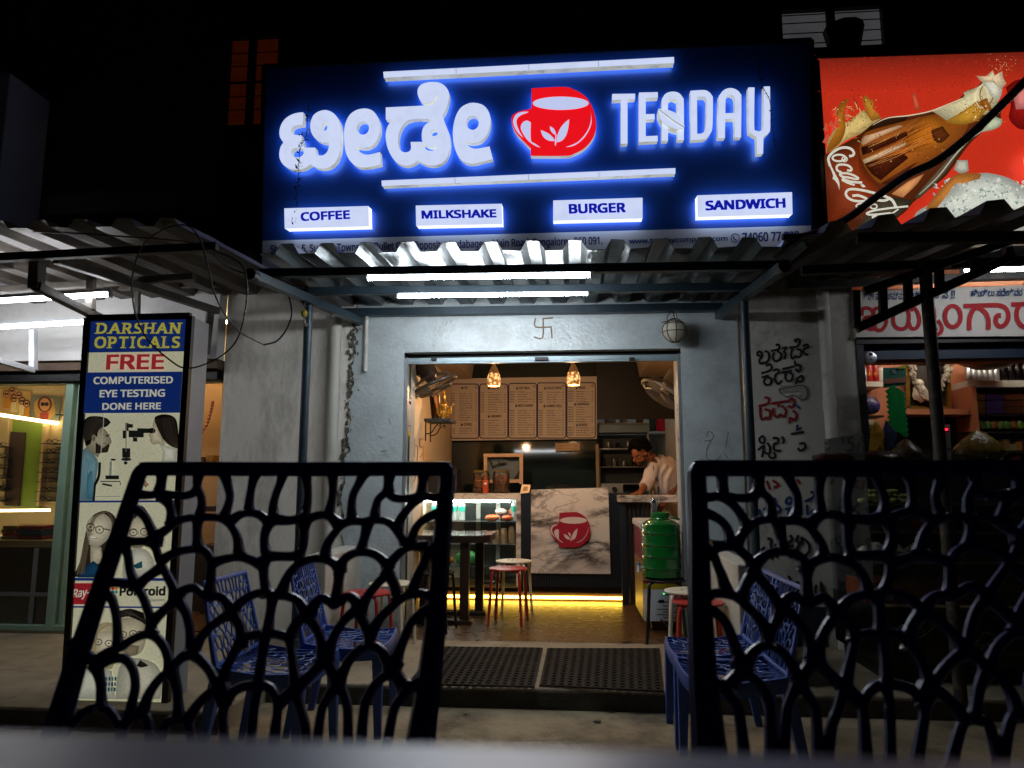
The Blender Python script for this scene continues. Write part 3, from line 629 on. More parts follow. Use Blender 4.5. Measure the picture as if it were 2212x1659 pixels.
# ---- cables and pipes
M_cable = mat('black cable', '#0b0b0c', .5, var=.1); M_pvc = mat('pvc pipe', '#b5b3aa', .5, var=.08, vs=4, dirt='#57534a', dirt_amt=.6, ds=5)
def cable(pts, r, label, cat='cable', m=M_cable, name='cable'):
    p = [P(*q) for q in pts]; b = MB(); b.tube(p, r, 6, sm=8); return tag(b.build(name, m, None, True, loc=tuple(p[0])), label, cat)
cable([(60, 500, 3.5), (180, 505, 3.4), (290, 513, 3.38), (400, 522, 3.38), (460, 540, 3.38), (520, 570, 3.4), (533, 610, 3.4), (532, 655, 3.4), (518, 720, 3.4), (490, 760, 3.45), (440, 788, 3.5), (400, 795, 3.5), (370, 780, 3.5), (320, 735, 3.5), (293, 680, 3.45), (285, 620, 3.4), (291, 570, 3.38), (310, 528, 3.36), (345, 500, 3.34), (387, 486, 3.32), (415, 494, 3.33), (435, 525, 3.34), (450, 580, 3.36), (460, 625, 3.4), (480, 670, 3.5), (505, 705, 3.6), (530, 725, 3.8), (570, 745, 4.3)], .0042, 'long black cable looping in two hanging coils below the left awning')
cable([(462, 552, 3.6), (490, 575, 3.7), (520, 588, 3.75), (545, 590, 3.75)], .005, 'short slack cable from the left awning to the middle awning corner')
cable([(570, 745, 4.3), (600, 735, 4.6), (622, 705, 4.9), (630, 670, 5.0), (618, 620, 5.0)], .006, 'thin cable drooping across the grey wall left of the blue post')
cable([(555, 340, 5.6), (560, 380, 5.6), (545, 430, 5.55), (515, 480, 5.5), (500, 510, 5.4)], .004, 'thin dark wire hanging down the unlit wall left of the blue sign')
b = MB(); ps = smooth([P(*q) for q in ((1690, 512, 3.75), (1730, 511, 3.75), (1770, 500, 3.7), (1830, 472, 3.6), (1900, 420, 3.5), (1960, 378, 3.4), (2020, 350, 3.35), (2080, 305, 3.3), (2140, 250, 3.25), (2212, 178, 3.2), (2330, 60, 3.1))], 40)
b.tube(ps, .018, 10)
for i in range(len(b.v)): pass
k = 10
for i, p in enumerate(ps):
    if i % 2:
        for q in range(k): b.v[i * k + q] = p + (b.v[i * k + q] - p) * 1.12
tag(b.build('conduit', mat('grey conduit', '#3b3b40', .55, var=.15), None, True, loc=tuple(ps[0])), 'thick ribbed grey conduit running up across the red drink billboard', 'conduit')
def pipe(a, bpt, r, label, bands=(), hook=False, m=M_pvc):
    a, bpt = Vector(a), Vector(bpt); o = thing('drain_pipe', label, 'pipe', tuple(bpt))
    b = MB(); b.tube([bpt, a], r, 14); b.build('pipe', m, o, True)
    for t in bands: b = MB(); p = bpt.lerp(a, t); b.tube([p - Vector((0, 0, .035)), p + Vector((0, 0, .035))], r * 1.13, 14); b.build('collar', m, o, True)
    return o
t = P(727, 690, WY - .05); pipe((t.x, t.y, 2.42), (t.x, t.y, .002), .042, 'fat white drain pipe on the grey wall beside the cracked paint edge', (.985, .30))
t = P(792, 690, WY - .03); o = pipe((t.x, t.y, 2.42), (t.x, t.y, P(790, 792, WY - .03).z), .014, 'short thin conduit pipe ending halfway down the blue grey wall', (.0, .8))
t = P(1781, 700, WY - .06); pipe((t.x, t.y, 2.5), (t.x, t.y, .0), .04, 'white drain pipe between the hand-lettered wall and the bakery', (.66, .42))
# ---- hanging charms
o = thing('hanging_gourd', 'pale round gourd in a rope net hanging above the doorway', 'gourd', tuple(P(1457, 712, WY - .13)))
gc = P(1457, 714, WY - .13); b = MB(); b.ball(gc, .083, (1, 1, 1.02), 24, lambda d: 1 - .10 * max(0, d.z) ** 3); b.build('gourd', mat('pale gourd skin', '#b6b3a2', .5, var=.12, vs=20, dirt='#6d6a5a', dirt_amt=.5, ds=12), o, True)
M_rope = mat('jute rope', '#4c4131', .9, var=.3, vs=60); b = MB()
for a in (0, 45, 90, 135): b.tube([gc + Vector((math.cos(R(a)) * math.cos(t) * .086, math.sin(R(a)) * math.cos(t) * .086, math.sin(t) * .087)) for t in [2 * math.pi * i / 24 for i in range(24)]], .0032, 5, closed=True)
for z in (-.012, .045): q = math.sqrt(.086 ** 2 - z * z); b.tube([gc + Vector((math.cos(t) * q, math.sin(t) * q, z)) for t in [2 * math.pi * i / 24 for i in range(24)]], .0032, 5, closed=True)
top = P(1453, 672, WY - .11); b.tube([gc + Vector((0, 0, .085)), gc.lerp(top, .6) + Vector((.01, 0, 0)), top], .004, 5, sm=4); b.tube([gc + Vector((-.05, 0, .07)), gc + Vector((-.045, 0, .11)), top], .0035, 5, sm=4); b.tube([gc + Vector((.02, -.01, .085)), gc + Vector((.012, -.01, .15)), top], .0035, 5, sm=4)
b.tube([gc + Vector((-.09, -.02, .055)), gc + Vector((-.07, -.03, .06)), gc + Vector((-.05, -.06, .05))], .004, 5); b.build('rope_net', M_rope, o)
o = thing('hanging_charm', 'dried leaf and lemon charm hanging on string beside the left blue post', 'charm', tuple(P(658, 640, 4.3)))
b = MB(); a = P(662, 592, 4.30); b.tube([a, P(660, 640, 4.3), P(658, 700, 4.3)], .003, 5); b.build('string', M_rope, o)
b = MB()
for i in range(8):
    c = P(658 + random.uniform(-8, 8), 625 + i * 4, 4.3); a1 = random.uniform(-1, 1); b.add([c + Vector((-.02, .005, .03)), c + Vector((.012 + .01 * a1, -.01, .02)), c + Vector((.02 * a1, -.008, -.035)), c + Vector((-.018, 0, -.01))], [(0, 1, 2, 3)])
b.build('dried_leaf', mat('dried leaf', '#231a17', .7, var=.4), o)
b = MB(); b.ball(P(657, 677, 4.3), .021, (1, 1, 1.35), 12); b.build('lemon', mat('old lemon', '#8a7a18', .5), o, True)
b = MB(); b.ball(P(658, 694, 4.3), .010, (1, 1, 2), 8); b.ball(P(660, 702, 4.3), .011, (1.2, 1, 1), 8); b.build('shell', mat('shell', '#8a8078', .6), o, True)
# ================================================================ PLASTIC WEB CHAIRS
# centre lines of the back's web, in the pixels of an enlargement of the left foreground chair
WEB = [[(570, 232), (660, 240), (740, 230), (850, 245), (910, 232), (950, 200)], [(745, 85), (738, 150), (722, 225)], [(960, 85), (945, 180), (965, 250), (965, 320), (950, 385)], [(740, 245), (778, 300), (788, 350), (792, 415)],
 [(545, 320), (600, 345), (640, 390), (665, 450), (690, 515)], [(690, 510), (760, 460), (830, 408), (900, 388), (960, 384), (1040, 385), (1095, 400), (1140, 450), (1168, 520), (1175, 620)], [(1105, 85), (1122, 180), (1130, 250), (1115, 320), (1090, 390)],
 [(1120, 420), (1160, 385), (1200, 362), (1250, 356), (1300, 372), (1340, 410), (1352, 440)], [(1285, 85), (1262, 160), (1250, 220), (1240, 290), (1236, 355)],
 [(1440, 85), (1420, 160), (1395, 230), (1376, 310), (1378, 390)], [(1378, 395), (1450, 406), (1510, 398), (1556, 378)], [(1564, 85), (1573, 200), (1570, 290), (1550, 385)],
 [(1352, 410), (1326, 490), (1322, 560), (1336, 630)], [(1541, 395), (1548, 480), (1541, 560), (1516, 620)], [(1325, 630), (1400, 627), (1480, 627), (1530, 612)],
 [(1545, 440), (1576, 398), (1626, 374), (1676, 372), (1711, 395), (1745, 435)], [(1716, 85), (1716, 200), (1706, 280), (1688, 368)], [(1895, 85), (1856, 170), (1826, 240), (1816, 320), (1816, 400)],
 [(2034, 85), (2020, 180), (2000, 230), (1965, 270), (1950, 330), (1943, 400)], [(2018, 205), (2056, 258), (2136, 262), (2206, 240), (2266, 258), (2350, 250)], [(2221, 85), (2211, 170), (2203, 240)], [(2206, 245), (2166, 285), (2121, 340), (2086, 400), (2064, 460)],
 [(2340, 345), (2246, 380), (2186, 430), (2156, 490), (2144, 560)], [(1661, 640), (1676, 560), (1716, 490), (1756, 440), (1816, 412), (1876, 412), (1936, 402), (1996, 407), (2036, 430), (2066, 470), (2096, 520), (2118, 572)], [(1906, 415), (1891, 490), (1876, 550), (1864, 605)],
 [(1746, 710), (1766, 655), (1806, 620), (1856, 603), (1906, 605), (1956, 625), (1996, 665), (2014, 710)], [(2006, 700), (2056, 632), (2116, 578), (2176, 568), (2240, 575)], [(2330, 545), (2290, 565), (2236, 610), (2206, 680), (2176, 750), (2146, 845)],
 [(1416, 845), (1446, 760), (1486, 700), (1546, 660), (1616, 640), (1676, 650), (1726, 680), (1746, 712)], [(1746, 705), (1738, 780), (1726, 880)], [(1576, 960), (1606, 905), (1646, 873), (1690, 892), (1712, 912), (1746, 895), (1790, 864), (1830, 884), (1852, 935)],
 [(1856, 955), (1896, 870), (1946, 800), (1996, 745), (2016, 708)], [(2006, 715), (2046, 790), (2068, 870)], [(1912, 1080), (1966, 990), (2036, 920), (2096, 870), (2156, 850), (2216, 850), (2256, 880), (2300, 925)], [(2056, 1210), (2096, 1110), (2136, 1020), (2186, 965), (2290, 905)],
 [(1846, 935), (1876, 1000), (1910, 1080), (1910, 1135)], [(1682, 1200), (1706, 1100), (1746, 1030), (1796, 970), (1848, 938)], [(1564, 968), (1611, 1030), (1641, 1100), (1655, 1205)], [(1466, 1100), (1486, 1040), (1526, 990), (1576, 955)],
 [(1316, 640), (1318, 760), (1338, 855)], [(1130, 965), (1180, 900), (1240, 860), (1300, 842), (1370, 856), (1430, 858), (1486, 872), (1526, 905), (1560, 965)], [(1370, 860), (1355, 950), (1340, 1070)],
 [(1190, 1150), (1212, 1092), (1260, 1075), (1340, 1066), (1420, 1075), (1462, 1098), (1480, 1180), (1494, 1260), (1508, 1345)], [(1330, 1070), (1310, 1200), (1296, 1340)], [(1200, 1095), (1150, 1170), (1110, 1250), (1080, 1345)],
 [(1112, 1410), (1160, 1362), (1220, 1338), (1300, 1332), (1360, 1347), (1398, 1395), (1408, 1450), (1400, 1530), (1380, 1770)], [(1300, 1335), (1275, 1450), (1258, 1770)], [(1110, 1405), (1100, 1480), (1110, 1560), (1140, 1770)], [(1508, 1345), (1456, 1390), (1402, 1430)],
 [(1506, 1350), (1540, 1460), (1566, 1540), (1590, 1770)], [(1510, 1348), (1566, 1300), (1616, 1255), (1666, 1205)], [(1672, 1200), (1706, 1260), (1742, 1325)], [(1742, 1325), (1776, 1250), (1816, 1190), (1866, 1145), (1910, 1130), (1956, 1142), (1996, 1180), (2030, 1250)],
 [(1742, 1325), (1676, 1410), (1646, 1490), (1620, 1770)], [(1748, 1325), (1790, 1420), (1800, 1500), (1810, 1770)], [(1862, 1770), (1886, 1460), (1906, 1390), (1946, 1330), (1996, 1290), (2050, 1278)], [(2030, 1245), (2066, 1288), (2105, 1340)], [(1990, 1770), (2046, 1470), (2096, 1390), (2146, 1340), (2240, 1290)], [(2058, 1205), (2032, 1255)],
 [(470, 520), (550, 535), (640, 537), (690, 570), (715, 650), (750, 722), (790, 800), (820, 870)], [(690, 515), (680, 560)], [(715, 660), (790, 612), (870, 589), (940, 584), (990, 605), (1015, 660), (1015, 740), (1003, 855)], [(945, 390), (936, 480), (940, 585)],
 [(1015, 672), (1090, 645), (1175, 632), (1245, 650), (1325, 690)], [(505, 535), (530, 620), (545, 720), (582, 805)], [(340, 810), (430, 784), (500, 787), (570, 805), (612, 852), (642, 920), (665, 990), (670, 1065)], [(580, 808), (650, 745), (735, 690)],
 [(350, 840), (425, 862), (455, 930), (470, 1010), (475, 1080), (484, 1150)], [(662, 1015), (720, 960), (780, 908), (825, 868)], [(815, 872), (865, 940), (890, 1020), (900, 1100), (908, 1165)], [(815, 872), (860, 826), (915, 813), (960, 845), (1000, 868), (1060, 862), (1105, 892), (1138, 955)],
 [(918, 1165), (960, 1090), (1015, 1030), (1080, 985), (1142, 955)], [(1138, 955), (1180, 1020), (1200, 1095)], [(215, 1110), (300, 1175), (358, 1228)], [(345, 1222), (420, 1165), (490, 1140), (560, 1098), (640, 1070), (700, 1085), (750, 1138), (778, 1205), (792, 1260)],
 [(355, 1228), (385, 1310), (395, 1390), (400, 1450)], [(365, 1225), (460, 1197), (530, 1203), (575, 1260), (590, 1340), (576, 1420), (570, 1490)], [(635, 1480), (670, 1380), (720, 1310), (790, 1250), (850, 1195), (912, 1165)], [(908, 1165), (960, 1202), (1010, 1252), (1050, 1310), (1085, 1350)],
 [(795, 1255), (830, 1340), (842, 1420), (850, 1500)], [(890, 1520), (945, 1440), (1010, 1380), (1090, 1345)], [(1082, 1345), (1115, 1410)], [(180, 1560), (280, 1482), (340, 1447), (400, 1442), (450, 1462), (490, 1505), (520, 1560), (536, 1770)],
 [(520, 1540), (580, 1490), (640, 1480), (680, 1530), (720, 1770)], [(700, 1770), (770, 1540), (830, 1502), (890, 1503), (920, 1550), (980, 1770)]]
def uv(p):
    v = (p[1] - 85) / 1515; xl = 620 - 520 * v; xr = 2346 - 116 * v; return ((p[0] - xl) / (xr - xl), v)
WEBUV = [[uv(p) for p in s] for s in WEB]
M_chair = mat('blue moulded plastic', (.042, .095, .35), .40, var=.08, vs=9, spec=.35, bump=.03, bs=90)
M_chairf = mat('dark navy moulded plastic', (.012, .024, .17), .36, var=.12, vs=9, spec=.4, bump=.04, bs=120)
def web_chair(label, TL, TR, BL, BR, fwd, zs, zf, m, r=.0057, n=6, sm=5, mirror=False, group=None, depth=.40, rf=.0095, webn=None):
    TL, TR, BL, BR, fwd = map(Vector, (TL, TR, BL, BR, fwd)); c = (BL + BR) / 2 + fwd * depth * .5
    o = thing('web_chair', label, 'chair', (c.x, c.y, zf), group)
    def B(u, v):
        if mirror: u = 1 - u
        p = TL.lerp(TR, u).lerp(BL.lerp(BR, u), v); return p
    nrm = (TR - TL).cross(BL - TL).normalized()
    b = MB()
    for s in WEBUV:
        p = smooth([B(*q) for q in s], sm); L = sum((p[i + 1] - p[i]).length for i in range(len(p) - 1))
        b.tube(p, lambda t: r * (.94 + .85 * (math.exp(-t * L / .009) + math.exp(-(1 - t) * L / .009))), n, fdir=nrm, flat=.9)
    def rail(pts, ra): b.tube(smooth([B(*q) for q in pts], 4), ra, 8, fdir=nrm, flat=.8)
    L = [(-.005, 0), (-.0, .25), (0, .55), (.005, .8), (.015, 1), (.02, 1.12)]; Rr = [(1 - a, q) for a, q in L]
    L = [(a, q) for a, q in L]
    full = L[::-1][:-1] + [(-.002, .05), (-.001, .008), (.010, -.012), (.05, -.016), (.5, -.014), (.95, -.016), (.990, -.012), (1.001, .008), (1.002, .05)] + Rr[1:]
    rail(full, lambda t: rf * (1.15 + 1.0 * (abs(t - .5) * 2) ** 4))
    rail([(0, 1.10), (.25, 1.11), (.5, 1.115), (.75, 1.11), (1, 1.10)], lambda t: rf * 1.1)
    b.build('backrest', m, o, True)
    # seat: a web inside a deep moulded rim
    rt = (BR - BL).normalized(); wd = (BR - BL).length; c0 = Vector((((BL + BR) / 2).x, ((BL + BR) / 2).y, zs))
    def S(u, v): x = (u - .5) * (wd * 1.0 + .03 * v); return c0 + rt * x + fwd * (depth * v) + Vector((0, 0, .018 * (1 - v) ** 3 + -.012 * math.sin(math.pi * v) - .012 * math.sin(math.pi * u)))
    b = MB()
    for s in WEBUV:
        q = [(u, 1 - v * .98) for u, v in s if 0 <= v <= 1.05]
        if len(q) > 1: b.tube(smooth([S(*k) for k in q], max(2, sm - 2)), r * .8, max(4, n - 1), fdir=(0, 0, 1), flat=.8)
    ring = [S(*q) for q in [(0, 0), (-.01, .5), (0, .93), (.06, 1.0), (.5, 1.02), (.94, 1.0), (1, .93), (1.01, .5), (1, 0), (.5, -.01)]]
    ring = smooth(ring, 4, True); cc = sum(ring, Vector()) / len(ring); k = len(ring); base = len(b.v)
    for z, q in ((.006, 1.0), (.006, .95), (-.05, .96), (-.055, .985), (-.02, 1.02)):
        for p in ring: b.v.append(cc + (p - cc) * q + Vector((0, 0, z + .0)))
    for i in range(5):
        for j in range(k): b.face([base + i * k + j, base + ((i + 1) % 5) * k + j, base + ((i + 1) % 5) * k + (j + 1) % k, base + i * k + (j + 1) % k])
    b.build('seat', m, o, True)
    # shell joining seat and back
    b = MB()
    for u in [i / 8 for i in range(9)]: b.tube(smooth([B(u, 1.09) if not mirror else B(1 - u, 1.09), S(u, -.02) + Vector((0, 0, .012)), S(u, .04)], 5), r * .9, n, fdir=rt, flat=.8)
    b.build('shell_bend', m, o, True)
    for sx in (0, 1):
        for f in (0, 1):
            t = S(.035 + .93 * sx, .05 + .89 * f) + Vector((0, 0, -.02)); e = Vector((t.x, t.y, zf + .0015)) + rt * (.012 if sx else -.012) + (fwd * .012 if f else fwd * -.075)
            b = MB(); d1, d2 = .026, .017
            def sq(p, w): return [p + rt * w * a + fwd * w * c_ for a, c_ in ((-1, -1), (1, -1), (1, 1), (-1, 1))]
            b.add(sq(t, d1) + sq(e, d2), [(3, 2, 1, 0), (4, 5, 6, 7), (0, 1, 5, 4), (1, 2, 6, 5), (2, 3, 7, 6), (3, 0, 4, 7)]); b.build('leg', m, o, bevel=.004)
    return o
def fgpx(x, y): return (65.8 + .3836 * x, 987.5 + .3836 * y)
G_F = 'dark web chairs across the table from the camera'
YT, YBm = .955, .815
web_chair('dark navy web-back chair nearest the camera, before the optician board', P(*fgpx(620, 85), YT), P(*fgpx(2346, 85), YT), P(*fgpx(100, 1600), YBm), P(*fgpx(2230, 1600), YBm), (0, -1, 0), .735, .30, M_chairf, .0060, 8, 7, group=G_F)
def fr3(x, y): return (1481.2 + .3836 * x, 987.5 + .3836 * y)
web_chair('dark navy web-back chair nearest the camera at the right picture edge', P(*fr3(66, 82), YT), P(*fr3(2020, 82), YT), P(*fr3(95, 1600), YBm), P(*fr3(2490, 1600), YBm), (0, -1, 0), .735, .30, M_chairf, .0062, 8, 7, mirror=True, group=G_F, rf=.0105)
G_B = 'blue web chairs beside the shop steps'
proto = web_chair('blue web chair left of the steps, turned partly toward the camera', (-.20, .262, .778), (.20, .262, .778), (-.22, .19, .475), (.22, .19, .475), (0, -1, 0), .42, .0, M_chair, .0042, 5, 3, group=G_B, rf=.009)
o0 = proto.location.copy(); proto.location = (-1.33, 3.26, -.11); proto.rotation_euler.z = R(90)
dup(proto, (-1.15, 3.755, -.11), 'blue web chair left of the steps by the parapet, behind and right of its twin', R(95))
dup(proto, (.67, 3.67, -.11), 'blue web chair right of the steps, against the right parapet, farther of the two there', R(-90))
dup(proto, (.667, 3.30, -.11), 'blue web chair right of the steps, the nearer of the two there', R(-89))
# ---- the table the camera looks across
tb = thing('cafe_table', 'pale laminate table top, blurred, along the bottom edge of the picture', 'table', (0, -.3, .30))
m = mat('pale table laminate', '#a3a6b6', .38, var=.10, vs=5, dirt='#5a5c68', dirt_amt=.4, ds=30)
b = MB(); b.box(-1.1, 1.1, -.75, .150, 1.018, 1.05); b.build('tabletop', m, tb, bevel=.006)
b = MB(); b.box(-1.02, 1.02, -.70, .10, .97, 1.017); b.build('apron', M_steeld, tb)
for x in (-.95, .95):
    for y in (-.66, .06): b = MB(); b.box(x - .02, x + .02, y - .02, y + .02, .301, .969); b.build('leg', M_steeld, tb)
# ================================================================ INSIDE THE TEA SHOP
M_marb = marble('white veined laminate'); M_steelk = mat('kitchen steel', '#9aa0a2', .3, .8, var=.1)
M_wood = mat('counter wood', '#7a5b36', .45, var=.2, vs=5, stretch=(1, 1, 6)); M_white = mat('white laminate', '#dcdad2', .4, var=.05)
M_glass = glass('shelf glass', (.95, .98, .96), .03); M_led = glow('warm led strip', (1.0, .60, .06), 18); M_ledw = glow('case led strip', (1.0, 1.0, .95), 60)
YC = 7.0
def cz(py, Y=YC, px=1100): return P(px, py, Y).z
def cx(px, Y=YC, py=1150): return P(px, py, Y).x
# ---- glass display case, left part of the counter
case = thing('display_case', 'lit glass display case with marble frame on the left of the counter', 'display case', (cx(1020), YC + .25, 0))
x0, x1 = cx(872), cx(1125); zt, zb2 = cz(1066), cz(1270); D = .58
b = MB(); b.box(x0, x1, YC, YC + D, zt - .06, zt); b.build('top_band', M_marb, case, bevel=.003)
b = MB(); b.box(cx(1115), x1, YC, YC + D, 0.12, zt - .061); b.build('side_post', M_marb, case)
b = MB(); b.box(x0, x0 + .04, YC, YC + D, .12, zt - .061); b.build('side_post', M_cream, case)
b = MB(); b.box(x0, x1, YC + D, YC + D + .02, .12, zt - .061); b.build('back_panel', mat('case mirror back', '#4b5552', .15, .3), case)
b = MB()
for px in (1029, 1072): b.box(cx(px, YC + D), cx(px + 9, YC + D), YC + D - .03, YC + D - .001, .13, zt - .062)
b.box(cx(885, YC + D), cx(1003, YC + D), YC + D - .02, YC + D - .002, .13, zt - .062)
b.build('back_frame', M_white, case)
b = MB(); b.box(x0, x1, YC, YC + D, .12, zb2); b.build('base_panel', M_wood, case)
b = MB(); b.box(x0, x1, YC + .05, YC + D, 0.001, .119); b.build('plinth', M_black, case)
SH = [cz(1127), cz(1176), cz(1225)]
for z in SH: b = MB(); b.box(x0 + .045, cx(1115) - .002, YC + .02, YC + D - .03, z - .006, z); b.build('glass_shelf', M_glass, case)
b = MB(); b.box(x0 + .045, cx(1115) - .002, YC + .004, YC + .009, zb2 + .002, zt - .062); b.build('front_glass', glass('case glass', (.93, .97, .95), .004), case)
b = MB(); b.tube([(x0 + .06, YC + .06, zt - .075), (cx(1100), YC + .06, zt - .075)], .012, 8); b.build('led_strip', M_ledw, case)
# ---- counter body with the marble emblem panel
ctr = thing('counter', 'dark ribbed counter with veined marble panel, red cup emblem and yellow light strip', 'counter', (cx(1240), YC + .3, 0))
xc0, xc1 = cx(1126), cx(1372); zc = cz(1066)
b = MB(); b.box(xc0, xc1, YC + .03, YC + .6, .12, zc)
b.build('carcass', M_navy, ctr)
b = MB(); n = 46
for i in range(n): x = xc0 + (xc1 - xc0) * (i + .15) / n; b.box(x, x + (xc1 - xc0) / n * .6, YC + .012, YC + .029, .125, zc - .01)
b.build('ribbed_cladding', M_navy, ctr)
b = MB(); b.box(xc0, xc1, YC + .1, YC + .6, .001, .119); b.build('plinth', M_black, ctr)
q = [P(1147, 1058, YC - .03), P(1314, 1053, YC - .03), P(1319, 1240, YC - .03), P(1147, 1238, YC - .03)]
b = MB(); b.prism([[(p.x, p.z) for p in q]], lambda x, z: Vector((x, YC - .03, z)), (0, .038, 0)); mp_ = b.build('marble_panel', M_marb, ctr, bevel=.002)
zq = zm(2060, 1780, 680, 2212)
cupc = lambda x, y: zq(338 + (x - 25) * (862 - 338) / 615, 768 + (y - 354) * (1217 - 768) / 501)
b = MB(); L2 = [smooth([(*cupc(*p), 0) for p in CUP], 4, True, 38)]
b.prism([[(p.x, p.y) for p in L2[0]]], lambda x, y: P(x, y, YC - .065), (0, .022, 0)); em = b.build('cup_emblem', mat('maroon emblem', (.30, .004, .02), .4, var=.05), ctr)
cup_marks(cupc, lambda x, y: P(x, y, YC - .0665), (0, -1, 0), mat('emblem white', '#c9b9b4', .5, var=.03), em)
b = MB(); b.tube([(x0 + .02, YC - .012, cz(1287, px=930)), (cx(1340), YC - .012, cz(1292, px=1340))], .014, 8); b.build('light_strip', M_led, ctr)
b = MB(); b.bar((x0, YC + .014, cz(1281)), (cx(1340), YC + .014, cz(1284)), .05, .03); b.build('strip_channel', M_wood, ctr)
b = MB(); b.box(cx(1340), xc1 + .04, YC + .0, YC + .05, .0015, zc - .04); b.build('end_panel', mat('slate blue panel', '#232c3a', .5), ctr)
# ---- hatch shelf where the man works
ht = thing('counter_flap', 'pale veined hatch top at the right end of the counter, the man leaning over it', 'counter', (cx(1410, 6.75), 6.9, 0))
hx0, hx1 = cx(1338, 6.72), cx(1500, 6.72); hz0, hz1 = P(1400, 1085, 6.72).z, P(1400, 1070, 6.72).z
b = MB(); b.box(hx0, hx1, 6.72, 7.12, hz0, hz1); b.build('flap_top', M_marb, ht, bevel=.004)
b = MB()
for i in range(9): x = cx(1352 + i * 9, 6.86); b.box(x - .014, x + .014, 6.85, 6.88, .0015, hz0 - .002)
b.build('slat_door', mat('dark slatted wood', '#2a2019', .5, var=.2), ht)
b = MB(); b.box(hx0 + .02, hx0 + .07, 6.78, 6.83, .0015, hz0 - .002); b.build('leg', M_navy, ht)
# ---- menu board
men = thing('menu_board', 'pale five-panel menu board on the dark partition behind the counter', 'menu board', tuple(P(1130, 885, YB - .03)))
YMn = YB - .03
mq = [P(972, 818, YMn), P(1289, 813, YMn), P(1289, 948, YMn), P(975, 952, YMn)]
b = MB(); b.prism([[(p.x, p.z) for p in mq]], lambda x, z: Vector((x, YMn, z)), (0, .02, 0)); b.build('board', mat('menu sheet', '#cdbcae', .5, var=.03), men)
zA, zB = zm(1560, 1380, 600, 2212), zm(2100, 1380, 600, 2212)
INK, INKV = (.02, .015, .04), (.03, .02, .10)
pr = Print(lambda x, y: P(x, y, YMn - .001), (0, -1, 0), .0002); pr.hold = True
def rr(x0, y0, x1, y1, r=35):
    o = []
    for cx_, cy_, a in ((x1 - r, y0 + r, -90), (x1 - r, y1 - r, 0), (x0 + r, y1 - r, 90), (x0 + r, y0 + r, 180)): o += [(cx_ + r * math.cos(R(a + t)), cy_ + r * math.sin(R(a + t))) for t in (0, 30, 60, 90)]
    return o
MEN = [(zA, (795, 487, 1197, 1275), [('TEA', 942, 540, [('Dum Tea', '10 15'), ('Elaichi Tea', '15 20'), ('Masala Tea', '15 20'), ('Ginger Tea', '15 20'), ('Chocolate Tea', '15 20'), ('Lemon Tea', '10 15'), ('Ginger Lemon Tea', '15 20'), ('Black Tea', '15'), ('Green Tea', '15'), ('Kullad Tea', '20'), ('Kashmiri Kahwa', '20'), ('Sugar Cubes', '20')], 625, 34.5), ('COFFEE', 935, 1075, [('Instant Coffee', '15 20'), ('Filter Coffee', '15 20'), ('Black Coffee', '15')], 1132, 34)], 'ಟೀ'),
       (zA, (1213, 487, 1620, 1272), [('SNACKS', 1330, 545, [('Biscuit', '5'), ('Bun/Bread Butter', '20'), ('Bun/Bread Jam', '20'), ('Bread Omelette', '35'), ('Bun Masala Omelette', '40'), ('Egg Maska', '45'), ('French Fries', '70'), ('Peri Peri Fries', '80'), ('Garlic Bread', '80')], 608, 35), ('SANDWICH', 1328, 955, [('Vegetable Grill', '60'), ('Egg Grill', '60'), ('Schezwan Grill', '70'), ('Peri Peri Grill', '70'), ('Cheese Chilli Grill', '80'), ('Paneer Grill', '80'), ('Corn and Cheese Grill', '90')], 1013, 34.5)], 'ಬನ್'),
       (zA, (1633, 478, 2040, 1272), [('HOT MILK', 1738, 545, [('Plain Milk', '15'), ('Turmeric Milk', '15'), ('Badam Milk', '15'), ('Bournvita / Horlicks', '20'), ('Hot Chocolate', '30')], 600, 35), ('MILK SHAKES', 1728, 800, [('Vanilla Shake', '60'), ('Honey Shake', '65'), ('Strawberry Shake', '65'), ('Belgian Chocolate Shake', '75'), ('Oreo Shake', '70'), ('Mango Shake', '70'), ('Butterscotch Shake', '80'), ('Dry Fruit Shake', '80'), ('Brownie Shake', '80'), ('Nutella Shake', '90'), ('Ferrero Rocher Shake', '90')], 870, 34.8)], 'ಹಾಲು'),
       (zB, (62, 470, 472, 1272), [('COLD COFFEE', 155, 545, [('Classic Cold Coffee', '60'), ('Caramel Coffee', '75'), ('Filipino Coffee', '75'), ('Mocha Coffee', '80'), ('Italian Coffee', '80')], 605, 35), ('SUMMER CHILLS', 145, 805, [('Buttermilk', '20'), ('Rose Milk', '40'), ('Badam Milk', '40'), ('Sweet Lassi', '40'), ('Lassi Badam Special', '50'), ('Lemon Iced Tea', '60'), ('Peach Iced Tea', '70'), ('Blueberry Iced Tea', '80'), ('Very Berry Smoothie', '80'), ('Kiwi Smoothie', '90'), ('Nutella Banana Smoothie', '90')], 870, 34.8)], 'ಕಾಫಿ'),
       (zB, (488, 468, 898, 1270), [('MAGGI', 615, 540, [('Plain Maggi', '35'), ('Veg Maggi', '45'), ('Egg Maggi', '45'), ('Cheese Maggi', '60'), ('Paneer Maggi', '60')], 593, 35), ('LEMONADES', 592, 778, [('Lime Juice', '35'), ('Lime Soda', '35'), ('Masala Soda', '35'), ('Blue Lime', '50'), ('Strawberry Lemonade', '60'), ('Virgin Mojito', '70'), ('Mango Mojito', '80')], 822, 34.8), ('BURGER', 620, 1080, [('Aloo Tikki Burger', '60'), ('Vegetable Burger', '70'), ('Paneer Burger', '80'), ('Extra Cheese Rs 15', '')], 1120, 34.5)], 'ಶರಬತ್')]
